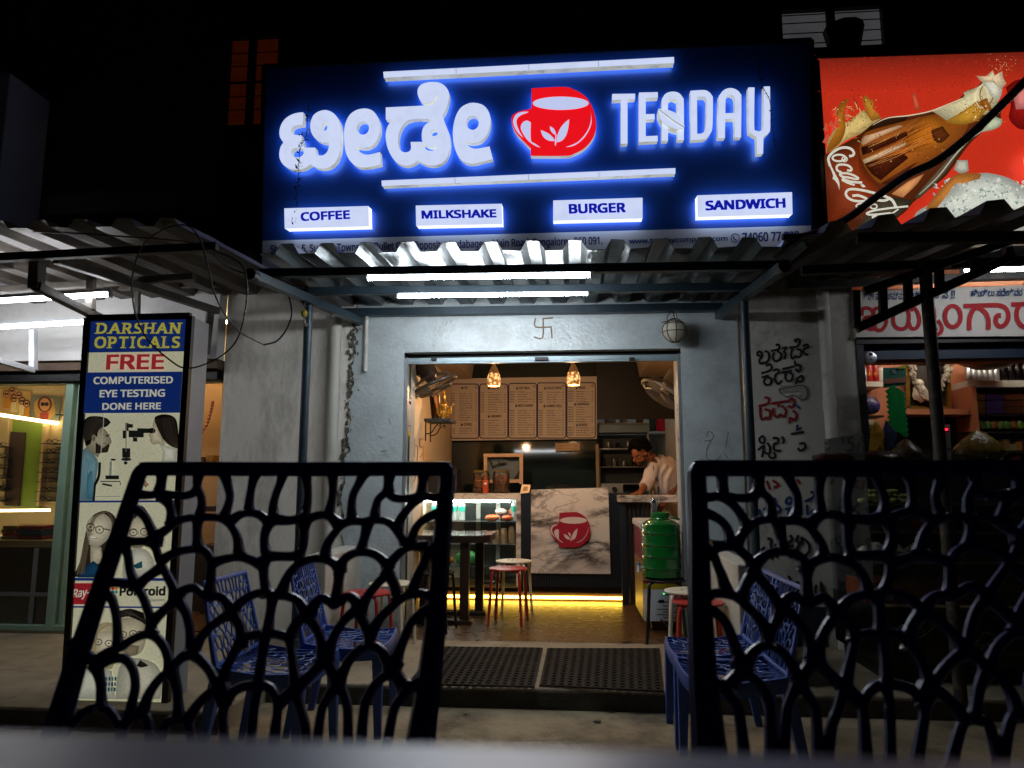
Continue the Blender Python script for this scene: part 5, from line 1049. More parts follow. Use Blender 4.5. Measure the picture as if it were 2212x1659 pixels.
b = MB(); b.box(c.x - .012, c.x + .012, c.y - .0165, c.y - .0155, c.z + .085, c.z + .105); b.build('white_mark', M_white, o)
o = thing('oven', 'black countertop oven at the left end of the case, behind the chair back', 'oven', tuple(P(955, 1066, YC + .3)))
a, e = P(922, 1064, YC + .22), P(987, 1012, YC + .22); b = MB(); b.box(a.x, e.x, YC + .22, YC + .5, zt + .001, e.z); b.build('oven_body', M_black, o, bevel=.008)
b = MB(); b.box(P(972, 1050, YC + .2).x, P(986, 1050, YC + .2).x, YC + .212, YC + .219, P(980, 1052, YC + .22).z, P(980, 1036, YC + .22).z); b.build('control_panel', mat('oven grey panel', '#3b3632', .4), o)
pr = Print(lambda x, y: P(x, y, YC + .2185), (0, -1, 0)); pr.text('WELCOME', (971, 1026), (981, 1028), (971, 1022), (.55, .05, .06), .03); pr.build('red_lettering', PRINT, o)
o = thing('showcase_frame', 'pale wood framed open box with dark cables, standing behind the biscuit jars', 'display frame', tuple(P(1088, 1048, YC + .45)))
Yf = YC + .45; b = MB()
for (xa, ya), (xb, yb) in (((1045, 984), (1130, 983)), ((1049, 987), (1049, 1046)), ((1126, 987), (1126, 1046)), ((1052, 1040), (1124, 1039))): b.bar(P(xa, ya, Yf), P(xb, yb, Yf), .035, .035)
b.build('frame', mat('pale veneer', '#b08a66', .5, var=.15, vs=9), o)
b = MB(); q = [P(1049, 986, Yf + .05), P(1126, 986, Yf + .05), P(1126, 1040, Yf + .05), P(1049, 1040, Yf + .05)]; b.quad(*q[::-1]); b.build('back_board', mat('frame back', '#4c5355', .5), o)
b = MB()
for pts in ([(1056, 990), (1062, 1000), (1064, 1012)], [(1064, 1008), (1076, 1004), (1092, 1002)], [(1078, 996), (1078, 1000), (1096, 1000)], [(1088, 988), (1104, 992), (1122, 990)], [(1110, 1036), (1120, 1022), (1124, 1012)]): b.tube([P(*p, Yf + .02) for p in pts], .006, 5, sm=4)
b.build('cables', M_black, o)
c = P(1125.5, 1066, YC + .02); o = thing('payment_stand', 'small tilted rounded payment card stand on the corner of the case', 'card stand', (c.x, c.y, zt))
q = [P(1123, 1066, YC - .0), P(1143.5, 1064, YC - .0), P(1146.5, 1047, YC + .05), P(1127.5, 1046, YC + .05)]; b = MB(); n_ = Vector((0, .012, -.006)); b.add(q + [p + n_ for p in q], [(0, 1, 2, 3), (7, 6, 5, 4), (0, 4, 5, 1), (1, 5, 6, 2), (2, 6, 7, 3), (3, 7, 4, 0)]); b.build('card', mat('card plastic', '#d8b48c', .4), o, bevel=.004)
b = MB(); cq = [sum(q, Vector()) / 4 + (p - sum(q, Vector()) / 4) * .5 - Vector((0, .002, 0)) for p in q]; b.quad(*cq); b.build('blank_patch', mat('card patch', '#8a6a3c', .6), o)
b = MB(); b.box(c.x + .01, c.x + .09, c.y + .02, c.y + .07, zt + .0005, zt + .012); b.build('foot', M_navy, o)
# guard glass along the counter
o = thing('guard_glass', 'low clear glass guard pane along the top of the counter', 'glass pane', (cx(1240), YC + .02, zc)); b = MB(); b.box(cx(1149), cx(1291), YC + .02, YC + .026, zc + .001, P(1200, 1015, YC).z); b.build('pane', glass('guard pane', (.80, .93, .85), .006), o)
o = thing('folded_cloth', 'rust red folded cloth lying on a green mat on top of the counter', 'cloth', (cx(1225), YC + .12, zc)); b = MB()
x0c, x1c = cx(1180, YC + .1), cx(1265, YC + .1); n = 26
for (a0, a1, z0_, z1_) in ((0, .78, .01, .06), (.12, .62, .06, .082), (.7, 1.0, .01, .035)):
    base = len(b.v)
    for i in range(n + 1):
        t = a0 + (a1 - a0) * i / n; x = x0c + (x1c - x0c) * t; w_ = .006 * math.sin(t * 21) + .004 * math.sin(t * 47)
        for y, z in ((YC + .06 + w_, z0_), (YC + .05 + w_, (z0_ + z1_) / 2), (YC + .06 + w_, z1_ + w_), (YC + .22, z1_ + w_), (YC + .24, z0_)): b.v.append(Vector((x, y, zc + z)))
    for i in range(n):
        for k in range(5): b.face([base + i * 5 + k, base + i * 5 + (k + 1) % 5, base + (i + 1) * 5 + (k + 1) % 5, base + (i + 1) * 5 + k])
b.build('cloth', mat('rust cloth', '#5e2a1b', .9, var=.3, vs=30, bump=.3), o)
b = MB(); b.box(cx(1172), cx(1292), YC + .0, YC + .3, zc + .002, zc + .009); b.build('mat', mat('green mat', '#5f7a5f', .7), o)
# ---- chest freezer
YF = 5.62; fz = thing('chest_freezer', 'magenta chest freezer with yellow stripe and white grille behind the green water can', 'freezer', (P(1389, 1250, YF).x + .35, YF + .35, 0))
fx0 = P(1389.5, 1250, YF).x; fx1 = XR1 - .03; ft = P(1440, 1128, YF).z; f2 = P(1440, 1144, YF).z; f3 = P(1440, 1261, YF).z; f4 = P(1440, 1273, YF).z
M_mag = mat('magenta freezer wrap', '#6a0f3a', .35, var=.12, vs=5); M_frz = mat('freezer white', '#b9bcc2', .4, var=.04)
b = MB(); b.box(fx0, fx1, YF, YF + .72, f4, f2); b.build('wrapped_body', M_mag, fz, bevel=.006)
b = MB(); b.box(fx0 - .012, fx1, YF - .015, YF + .74, f2 + .001, ft); b.build('lid', M_frz, fz, bevel=.012)
b = MB(); b.box(fx0 + .001, fx1, YF - .003, YF + .71, .075, f4 - .001); b.build('grille_panel', M_frz, fz, bevel=.006)
b = MB(); b.box(fx0 - .002, fx1, YF - .004, YF + .01, f4 + .001, f3); b.build('yellow_stripe', mat('yellow stripe', '#a99412', .4), fz)
b = MB(); b.box(fx0 - .003, fx0 - .001, YF + .02, YF + .70, .08, f4 + .2); b.build('side_panel', M_wood, fz)
pr = Print(lambda x, y: P(x, y, YF - .005), (0, -1, 0), .0003)
pr.text('Ho', (1450, 1171), (1486, 1170), (1450, 1149), (.75, .72, .05), .03); pr.text('ICE CREAM', (1464, 1191), (1512, 1190), (1464, 1183), (.6, .5, .5), .02)
pr.oval(1471, 1226, 8.5, 12, (.10, .055, .035)); pr.poly([(1459, 1252), (1463, 1238), (1480, 1238), (1486, 1252)], (.012, .012, .014)); pr.poly([(1462, 1224), (1463, 1212), (1472, 1208), (1480, 1213), (1481, 1224), (1475, 1216), (1466, 1216)], (.01, .008, .008)); pr.poly([(1464, 1229), (1471, 1233), (1478, 1229), (1477, 1237), (1471, 1240), (1465, 1237)], (.02, .012, .01))
pr.oval(1467.5, 1224.5, 1.4, .8, (.01, .01, .01)); pr.oval(1475, 1224.5, 1.4, .8, (.01, .01, .01)); pr.build('wrap_print', PRINT, fz)
b = MB()
for i, y in enumerate((1285, 1300, 1309, 1316, 1322, 1328, 1334)): a = P(1419 if i % 2 else 1432, y, YF - .006); b.box(a.x, a.x + .11, a.y, a.y + .003, a.z - .003, a.z + .003); b.box(a.x + .14, a.x + .3, a.y, a.y + .003, a.z - .003, a.z + .003)
a = P(1423, 1299, YF - .005); b.box(a.x, a.x + .04, a.y, a.y + .003, a.z - .012, a.z + .012); b.build('vent_slot', M_black, fz)
b = MB(); a = P(1434, 1283, YF - .006); b.ball(a, .006, n=8); b.build('indicator_lamp', glow('green indicator', (.05, 1, .2), 1.5), fz)
for xx in (fx0 + .07, fx0 + .5): b = MB(); b.lathe([(.034, -.014), (.036, 0), (.034, .014)], 14, (xx, YF + .06, .0375), (1, 0, 0)); b.build('caster', M_black, fz)
b = MB(); b.tube([P(1427, 1338, YF - .01), P(1434, 1344, YF - .05), P(1446, 1358, YF - .07), P(1465, 1366, YF - .05)], .006, 6, sm=4); b.build('power_lead', mat('grey lead', '#3d3c3b', .5), fz)
# ---- green water can on its stool
wc = Vector((BST.location.x - .02, 5.30, .4365)); can = thing('water_can', 'large ribbed green water can with pump and tap on the black stool', 'water can', tuple(wc)); rw_ = .138; hw_ = P(1420, 1117, 5.3).z - wc.z
pf_ = [(rw_ * .85, .001), (rw_ * .97, .012), (rw_ * .97, .05)]
for i in range(4): z = .06 + i * hw_ * .19; pf_ += [(rw_ * .97, z), (rw_ * 1.03, z + .012), (rw_ * .99, z + .028), (rw_ * .985, z + hw_ * .17)]
pf_ += [(rw_ * 1.0, hw_ * .84), (rw_ * .92, hw_ * .895), (rw_ * .72, hw_ * .945), (rw_ * .46, hw_ * .975), (rw_ * .42, hw_ * 1.0)]
mgc = mat('green translucent plastic', (.006, .16, .022), .2, var=.1, spec=.6, emit=0); nt_ = mgc.node_tree; b_ = nt_.nodes['Principled BSDF']
tr_ = nt_.nodes.new('ShaderNodeBsdfTranslucent'); tr_.inputs[0].default_value = (.012, .22, .03, 1); mx_ = nt_.nodes.new('ShaderNodeMixShader'); mx_.inputs[0].default_value = .12; b_.inputs['Transmission Weight'].default_value = .25; b_.inputs['IOR'].default_value = 1.45; b_.inputs['Coat Weight'].default_value = 1; b_.inputs['Coat Roughness'].default_value = .04
nt_.links.new(b_.outputs[0], mx_.inputs[1]); nt_.links.new(tr_.outputs[0], mx_.inputs[2]); nt_.links.new(mx_.outputs[0], nt_.nodes['Material Output'].inputs[0])
b = MB(); b.lathe(pf_, 32, wc); b.build('can_body', mgc, can, True)
b = MB(); b.lathe([(rw_ * .46, hw_ * 1.001), (rw_ * .48, hw_ * 1.01), (rw_ * .48, hw_ * 1.07), (rw_ * .4, hw_ * 1.085)], 24, wc); b.tube([wc + Vector((.06, -.03, hw_ * 1.0)), wc + Vector((.10, -.05, hw_ * .985)), wc + Vector((.13, -.04, hw_ * .97))], .009, 6); b.build('cap', mat('green cap plastic', '#0f6a2a', .4), can, True)
b = MB(); pc = wc + Vector((-.045, -.01, hw_ * 1.086)); b.lathe([(.020, 0), (.021, .01), (.019, .05), (.021, .055), (.021, .085), (.012, .10), (.006, .102)], 16, pc); b.build('pump', mat('chrome pump', '#c3c6c8', .15, .95, var=0), can, True)
b = MB(); b.tube([pc + Vector((.02, 0, .03)), pc + Vector((.04, 0, .08)), pc + Vector((.03, 0, .11))], .004, 6, sm=3); b.build('pump_tube', M_pet, can)
b = MB(); tp = wc + Vector((-rw_ * .95, -.03, .07)); b.tube([tp, tp + Vector((-.035, -.01, 0))], .012, 8); b.tube([tp + Vector((-.035, -.01, .02)), tp + Vector((-.035, -.01, -.03))], .011, 8); b.build('tap', mat('white tap', '#c9ccd2', .4), can, True)
b = MB(); b.lathe([(.014, 0), (.013, .014), (.005, .018)], 10, tp + Vector((-.035, -.01, .021))); b.build('tap_lever', mat('blue tap top', '#3f6a9a', .4), can)
# ---- rubber ring mats on the porch
def rubber_mat(c4, label):
    q = [PZ(*p, .008) for p in c4]; o_ = sum(q, Vector()) / 4; b = MB(); nu, nv = 22, 9
    U, V = (q[1] - q[0]), (q[3] - q[0]); nu = max(8, round(U.length / .048)); nv = max(6, round(V.length / .052))
    def S(u, v): return q[0].lerp(q[1], u).lerp(q[3].lerp(q[2], u), v)
    for j in range(nv):
        for i in range(nu):
            c = S((i + .5) / nu, (j + .5) / nv); rx, ry = U.length / nu * .40, V.length / nv * .42; base = len(b.v); n = 10
            for rr_, z in ((1.22, .0), (1.16, .007), (.86, .007), (.82, -.006)):
                for k in range(n): t = 2 * math.pi * k / n; b.v.append(Vector((c.x + math.cos(t) * rx * rr_, c.y + math.sin(t) * ry * rr_, .0085 + z)))
            for a in range(3):
                for k in range(n): b.face([base + a * n + k, base + a * n + (k + 1) % n, base + (a + 1) * n + (k + 1) % n, base + (a + 1) * n + k])
    for i in range(nu + 1): b.bar(S(i / nu, 0), S(i / nu, 1), .006, .010)
    for j in range(nv + 1): b.bar(S(0, j / nv) + Vector((0, 0, .001)), S(1, j / nv) + Vector((0, 0, .001)), .006, .010)
    return tag(b.build('rubber_mat', mat('black rubber', '#16130f', .75, var=.3, vs=12, dirt='#3b3222', dirt_amt=.6, ds=6), None, loc=tuple(o_)), label, 'doormat')
rubber_mat([(880, 1478), (1153, 1484), (1172, 1401), (948, 1398)], 'black perforated rubber mat on the left half of the porch step')
rubber_mat([(1166, 1481), (1432, 1494), (1424, 1402), (1183, 1402)], 'black perforated rubber mat on the right half of the porch step')
# ---- bits of dry leaf on the ground
random.seed(17); M_leaf = mat('dry leaf scrap', '#1d150d', .9, var=.4)
for (px, py, z, s, lab) in ((1351, 1388, .003, .045, 'crumpled dark leaf lying on the shop floor at the right edge of the doorway'), (1322, 1537, -.108, .035, 'reddish brown leaf scrap on the street in front of the step'), (1290, 1560, -.108, .03, 'small dry leaf scrap on the street nearest the table edge'), (1010, 1546, -.108, .022, 'thin twig scrap on the street left of the middle'), (1195, 1345, .003, .02, 'tiny dark scrap on the shop floor under the marble panel')):
    c = PZ(px, py, z); b = MB(); n = 9; pts = [c + Vector((math.cos(2 * math.pi * i / n) * s * random.uniform(.5, 1.2), math.sin(2 * math.pi * i / n) * s * random.uniform(.3, .8), random.uniform(.001, .010))) for i in range(n)]
    b.add(pts + [c + Vector((0, 0, .004))], [(i, (i + 1) % n, n) for i in range(n)]); tag(b.build('leaf_scrap', M_leaf, None, loc=tuple(c)), lab, 'leaf')
# ---- the man behind the counter
def remeshed(mb, name, m, parent, vox, it=4, colour=None, loc=None):
    o = mb.build(name, m, parent); md = o.modifiers.new('r', 'REMESH'); md.mode = 'VOXEL'; md.voxel_size = vox; md.use_smooth_shade = True
    sm_ = o.modifiers.new('s', 'SMOOTH'); sm_.factor = .5; sm_.iterations = it
    bpy.context.view_layer.update(); me = bpy.data.meshes.new_from_object(o.evaluated_get(bpy.context.evaluated_depsgraph_get())); o.modifiers.clear(); o.data = me
    if not me.materials: me.materials.append(m)
    me.polygons.foreach_set('use_smooth', [True] * len(me.polygons))
    if colour:
        org = Vector((0, 0, 0)); q = parent
        while q is not None: org += q.location; q = q.parent
        a = me.attributes.new('Col', 'FLOAT_COLOR', 'POINT'); a.data.foreach_set('color', [x for v in me.vertices for x in (*colour(v.co + org), 1.0)])
    return o
man = thing('person', 'young man with curly hair and beard in a pale shirt, leaning over the counter', 'person', (P(1440, 1060, 7.45).x, 7.45, 0.0015))
J = {k: P(*v) for k, v in dict(head=(1385, 981, 7.20), neck=(1406, 989, 7.30), chest=(1430, 1015, 7.36), waist=(1444, 1072, 7.45), hip=(1446, 1105, 7.48), sR=(1449, 1003, 7.40), eR=(1470, 1034, 7.36), wR=(1441, 1078, 7.26), hR=(1428, 1094, 7.22), sL=(1411, 1004, 7.26), eL=(1400, 1040, 7.19), wL=(1385, 1062, 7.06), hL=(1377, 1066, 7.02)).items()}
J['wL'].z = max(J['wL'].z, hz1 + .035); J['hL'].z = hz1 + .018; J['hL'].y = min(J['hL'].y, 7.05); J['wL'].y = min(J['wL'].y, 7.12)
b = MB(); hd = J['head']; F = Vector((-.80, -.42, -.43)).normalized(); U = Vector((-.40, -.16, .90)); U = (U - F * U.dot(F)).normalized(); S_ = F.cross(U)
def hp(f, s, u): return hd + F * f + S_ * s + U * u
def eb(c, r, sc):
    k = len(b.v); b.ball((0, 0, 0), 1, n=20)
    for i in range(k, len(b.v)): v = b.v[i]; b.v[i] = c + F * v.x * sc[0] * r + S_ * v.y * sc[1] * r + U * v.z * sc[2] * r
eb(hp(-.008, 0, .025), .1, (.98, .76, .92)); eb(hp(.028, 0, -.055), .072, (.86, .82, .95)); eb(hp(.058, 0, -.092), .03, (.9, 1.0, .7)); eb(hp(.075, 0, .022), .03, (.5, 1.7, .4))
b.tube([hp(.078, 0, .012), hp(.098, 0, -.018), hp(.108, 0, -.032)], lambda t: .009 + .008 * t, 8); eb(hp(.098, 0, -.034), .013, (.9, 1.25, .7)); eb(hp(.082, 0, -.065), .012, (.8, 1.9, .5))
for s in (-1, 1): eb(hp(-.008, s * .077, -.012), .026, (.75, .3, 1.2)); eb(hp(.066, s * .036, -.022), .026, (.6, .8, .7))
b.tube([J['neck'] + Vector((.03, .03, -.06)), J['neck'], hp(-.02, 0, -.06)], lambda t: .062 - .008 * t, 14)
def limb(pts, rs): b.tube([J[p] if isinstance(p, str) else p for p in pts], lambda t: rs[0] + (rs[1] - rs[0]) * t, 12); [b.ball(J[p] if isinstance(p, str) else p, rs[0] + (rs[1] - rs[0]) * i / (len(pts) - 1), n=12) for i, p in enumerate(pts)]
limb(['sR', 'eR'], (.054, .043)); limb(['eR', 'wR'], (.043, .028)); limb(['sL', 'eL'], (.052, .042)); limb(['eL', 'wL'], (.042, .028)); b.tube([J['hip'], J['waist'], J['chest'], J['neck'] + Vector((.03, .04, -.06))], lambda t: .13 - .03 * t, 16); b.tube([J['sL'], J['chest'].lerp(J['neck'], .5), J['sR']], .07, 14)
hp2 = J['hip']
for s in (-.09, .09): kn_ = Vector((hp2.x + s, hp2.y - .04, .47)); ft_ = Vector((hp2.x + s, hp2.y + .02, .08)); limb([hp2 + Vector((s, 0, 0)), kn_], (.085, .058)); limb([kn_, ft_], (.056, .04)); b.tube([ft_ + Vector((0, .04, -.04)), ft_ + Vector((0, -.16, -.05))], lambda t: .036 - .008 * t, 10)
def hand(w, h, up, thumb):
    d = (h - w).normalized(); sd = d.cross(up).normalized(); pc_ = w + d * .05; k = len(b.v); b.ball((0, 0, 0), 1, n=14)
    for i in range(k, len(b.v)): v = b.v[i]; b.v[i] = pc_ + d * v.x * .05 + sd * v.y * .042 + up * v.z * .017
    for i, L_ in enumerate((.068, .078, .073, .058)):
        s = (i - 1.5) * .019; r0 = pc_ + d * .042 + sd * s; b.tube([r0 - d * .02, r0 + d * L_ * .4 + up * .006, r0 + d * L_ * .75 - up * .006, r0 + d * L_ * .95 - up * .02], lambda t: .0095 - .002 * t, 8, sm=3)
    b.tube([pc_ - d * .02 + sd * thumb * .03, pc_ + d * .015 + sd * thumb * .055, pc_ + d * .05 + sd * thumb * .06 - up * .01], lambda t: .012 - .003 * t, 8, sm=3)
hand(J['wR'], J['hR'], Vector((-.3, -.8, .5)).normalized(), 1); hand(J['wL'], J['hL'], Vector((0, 0, 1)), -1)
SK, BD = lin('#7d4a2c'), lin('#1c110b')
def skin_col(p):
    d = p - hd; f, s, u = d.dot(F), d.dot(S_), d.dot(U)
    if abs(f) < .14 and abs(u) < .15 and abs(s) < .1:
        if (u < -.052 and f > -.01 and not (f > .07 and -.074 < u < -.055 and abs(s) < .022)) or (u < -.015 and abs(f - .005) < .02 and abs(s) > .055): return BD
        if f > .055 and abs(abs(s) - .035) < .021 and .004 < u < .014: return BD
        if f > .05 and abs(abs(s) - .034) < .013 and -.017 < u < -.006: return (.01, .007, .006)
        if f > .07 and -.074 < u < -.055: return lin('#6b3226')
    return SK
M_skin = attr_mat('skin', rough=.5, var=.05); remeshed(b, 'body', M_skin, man, .0055, 3, skin_col)
b = MB(); random.seed(4)
for i in range(420):
    ph = random.uniform(0, 2 * math.pi); zz = random.uniform(-.2, 1); rr_ = math.sqrt(1 - zz * zz); d = Vector((rr_ * math.cos(ph), rr_ * math.sin(ph), zz))
    if d.x > .62 and d.z < .45: continue
    if d.z < .0 and d.x > -.1: continue
    q = hp(-.012 + d.x * .106, d.y * .092, .042 + d.z * .104 + (.012 if d.x > .2 else 0)); b.ball(q + Vector((random.gauss(0, .004), random.gauss(0, .004), random.gauss(0, .005))), random.uniform(.012, .022), n=8)
remeshed(b, 'hair', mat('black curly hair', '#060404', .95, var=.3, vs=120, bump=.5, bs=160, spec=.08), man, .006, 1)
b = MB(); b.tube([J['hip'] + Vector((0, 0, -.03)), J['waist'], J['chest'], J['neck'] + Vector((.035, .04, -.04))], lambda t: .165 - .05 * t * t, 20); b.tube([J['sL'], J['chest'].lerp(J['neck'], .45), J['sR']], .082, 16); b.tube([J['neck'] + Vector((.03, .03, -.06)), J['neck'] + Vector((.012, .01, -.012))], .066, 14)
eRs = J['sR'].lerp(J['eR'], .80); b.tube([J['sR'] + Vector((-.02, 0, .0)), J['sR'].lerp(J['eR'], .4), eRs], lambda t: .075 - .004 * t, 14); wLs = J['eL'].lerp(J['wL'], .55); b.tube([J['sL'], J['sL'].lerp(J['eL'], .6), J['eL'], wLs], lambda t: .073 - .015 * t, 14, sm=3)
for k, (a, c_) in enumerate((((1440, 1005), (1425, 1030)), ((1452, 1012), (1436, 1050)), ((1425, 1020), (1432, 1066)), ((1443, 1030), (1440, 1072)), ((1412, 1025), (1408, 1060)), ((1420, 1040), (1417, 1066)))): b.tube([P(*a, 7.24 + k * .005), P((a[0] + c_[0]) / 2 - 2, (a[1] + c_[1]) / 2, 7.225 + k * .005), P(*c_, 7.25 + k * .008)], .022, 8, sm=3)
remeshed(b, 'shirt', mat('pale shirt cotton', '#bcaea6', .85, var=.10, vs=14, bump=1.0, bs=22), man, .007, 4)
b = MB(); b.tube([J['hip'] + Vector((0, 0, .05)), J['hip'] + Vector((0, 0, -.08))], .155, 16)
for s in (-.09, .09): b.tube([hp2 + Vector((s, 0, -.02)), Vector((hp2.x + s, hp2.y - .04, .47)), Vector((hp2.x + s, hp2.y + .02, .07))], lambda t: .10 - .035 * t, 12, sm=3)
remeshed(b, 'trousers', mat('black trousers', '#0c0b0c', .8, var=.2), man, .009, 3)
b = MB(); b.tube([J['neck'] + Vector((.02, -.06, .01)), P(1411, 1012, 7.17), P(1414, 1027, 7.18)], .004, 5, sm=4); b.ball(P(1415, 1033, 7.18), .018, (.5, .5, 1.2), 8); b.build('lanyard', M_black, man)
# ================================================================ NEIGHBOURS: OPTICIAN (left), BAKERY (right), BILLBOARD
LIT = attr_mat('backlit film', rough=.4, emit=.46); LITB = attr_mat('backlit billboard film', rough=.4, emit=.85, var=.10)
M_green = mat('sea green frame paint', '#93b09a', .4, var=.08); M_lime = mat('lime laminate', '#7d9a34', .4, var=.1); M_warmw = mat('warm optician wall', '#d9c59c', .6, var=.06)
opt = thing('optical_shop', 'optician shop with sea green glazed front and warm lit shelves at the left', 'shop', (-3, WY, 0))
def ox(px, py, Y): return P(px, py, Y).x
b = MB(); b.box(-7, ox(470, 740, WY) + .05, WY - .10, WY + .018, P(100, 779, WY - .1).z, 2.75); b.build('fascia', mat('white fascia', '#c9c9c6', .7, var=.08, vs=3, bump=.15, dirt='#7c786e', dirt_amt=.4), opt)
b = MB(); b.box(-7, ox(470, 790, WY) + .03, WY - .06, WY + .22, P(100, 800, WY - .06).z, P(100, 780, WY - .06).z); b.build('lintel', mat('grimy lintel', '#5a4a3c', .8, var=.3), opt)
b = MB(); b.box(-7, ox(470, 790, WY), WY + .0, WY + .25, P(100, 823, WY).z, P(100, 801, WY).z); b.build('shutter_box', M_black, opt)
YG = WY + .06; gz = P(60, 829, YG).z
b = MB(); b.box(-7, ox(470, 826, YG), YG, YG + .08, gz, P(60, 822, YG).z); b.box(-7, ox(155, 1370, YG), YG - .01, YG + .08, .0, P(60, 1350, YG).z); xg0, xg1 = ox(130, 1000, YG), ox(147, 1000, YG)
b.box(xg0, xg1, YG - .012, YG + .09, 0, gz); b.box(xg1 + .03, xg1 + .06, YG, YG + .06, 0, gz); b.build('glazing_frame', M_green, opt, bevel=.004)
b = MB(); b.box(-7, xg0, YG + .03, YG + .036, P(60, 1350, YG).z, gz); b.build('shop_window', glass('window glass', (.97, .96, .9), .01), opt)
b = MB(); YO = 6.95; b.box(-8, ox(470, 900, YO) + .15, YO, YO + .1, 0, 2.7); b.box(ox(470, 900, WY) + .0, ox(470, 900, WY) + .06, WY + .25, YO, 0, 2.7); b.build('inner_wall', M_warmw, opt)
b = MB(); b.box(-8, ox(470, 900, WY), WY + .25, YO, 2.62, 2.7); b.build('ceiling', M_warmw, opt); b = MB(); b.box(-8, ox(470, 900, WY), WY, YO, -.04, .002); b.build('shop_floor', M_tile, opt)
zo = zm(0, 1450, 380, 1051)
def oq(m, z, pts, Y, d=.02): m.prism([[(P(*z(*p), Y).x, P(*z(*p), Y).z) for p in pts]], lambda x, zz: Vector((x, Y, zz)), (0, d, 0))
b = MB(); oq(b, zo, [(125, 560), (500, 610), (430, 1540), (40, 1500)], YO - .05); b.build('green_cabinet', M_lime, opt)
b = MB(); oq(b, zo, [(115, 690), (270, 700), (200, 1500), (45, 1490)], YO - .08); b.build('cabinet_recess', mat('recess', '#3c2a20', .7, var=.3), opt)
b = MB()
for a, c in (((118, 560), (45, 1500)), ((505, 610), (432, 1500))): b.bar(P(*zo(*a), YO - .06), P(*zo(*c), YO - .06), .03, .06, (0, 1, 0))
b.build('cabinet_edge', mat('pale edge', '#cdb58a', .5), opt)
M_ledo = glow('optician led', (1, .78, .42), 14)
b = MB(); b.tube([P(-200, 870, 6.3), P(0, 896, 6.6), P(127, 915, YO - .04)], .016, 8); b.tube([P(-200, 1105, 6.4), P(0, 1103, 6.5), P(108, 1102, 6.6)], .012, 8); b.tube([P(165, 917, 6.5), P(178, 918, 6.5)], .014, 8); b.tube([P(150, 1102, 6.5), P(166, 1102, 6.5)], .012, 8); b.build('led_strip', M_ledo, opt)
tubelight((-4.6, 6.1, 2.56), (-3.0, 6.1, 2.56), 'warm ceiling tube inside the optician shop', glow('warm shop tube', (1, .78, .46), 60))
b = MB(); b.box(-7, ox(126, 1180, 5.6), 5.55, 6.2, P(50, 1182, 5.55).z - .02, P(50, 1168, 5.55).z); b.build('counter_top', mat('pale counter', '#b8a98a', .4), opt)
b = MB(); b.box(-7, xg0 - .002, YG + .045, YG + .06, P(60, 1350, YG).z, P(50, 1182, YG).z); b.build('lower_panel', mat('grey mesh front', '#8a877e', .6, var=.2, vs=60), opt)
b = MB(); b.box(ox(68, 1200, YG), ox(78, 1200, YG), YG + .022, YG + .029, P(60, 1349, YG).z, P(50, 1184, YG).z); b.box(-7, xg0 - .002, YG + .020, YG + .0285, P(50, 1280, YG).z - .03, P(50, 1280, YG).z); b.build('panel_rail', mat('grey rail', '#6b6a68', .5), opt)
b = MB()
for i in range(4):
    z = P(50, 1167 - i * 7.5, 5.7).z; 
    for a, c in ((10, 45), (47, 100)): b.box(ox(a + random.uniform(0, 4), 1150, 5.7), ox(c, 1150, 5.7), 5.68, 5.95, z + .001, z + .022)
books = []
zb0 = P(50, 1168, 5.55).z
for i in range(4):
    for k, (a, c) in enumerate(((10, 44), (46, 100))):
        col = (('#8a7c5c', '#a33a2c', '#6e5f44', '#8b6f3a'), ('#7c1f1c', '#27405a', '#2a4a66', '#8a2320'))[k][i]
        m = MB(); z = zb0 + .001 + i * .028; x0_, x1_ = ox(a + (i % 2) * 3, 1150, 5.7), ox(c - (i % 3) * 2, 1150, 5.7); m.box(x0_, x1_, 5.66, 5.9, z, z + .026)
        tag(m.build('book', mat('book cover ' + col, col, .6, var=.1), None, loc=((x0_ + x1_) / 2, 5.78, z), bevel=.003), ('topmost', 'second from top', 'third from top', 'lowest')[3 - i] + ' book in the ' + ('left' if k == 0 else 'right') + ' stack on the optician counter', 'book', 'books stacked on the optician counter')
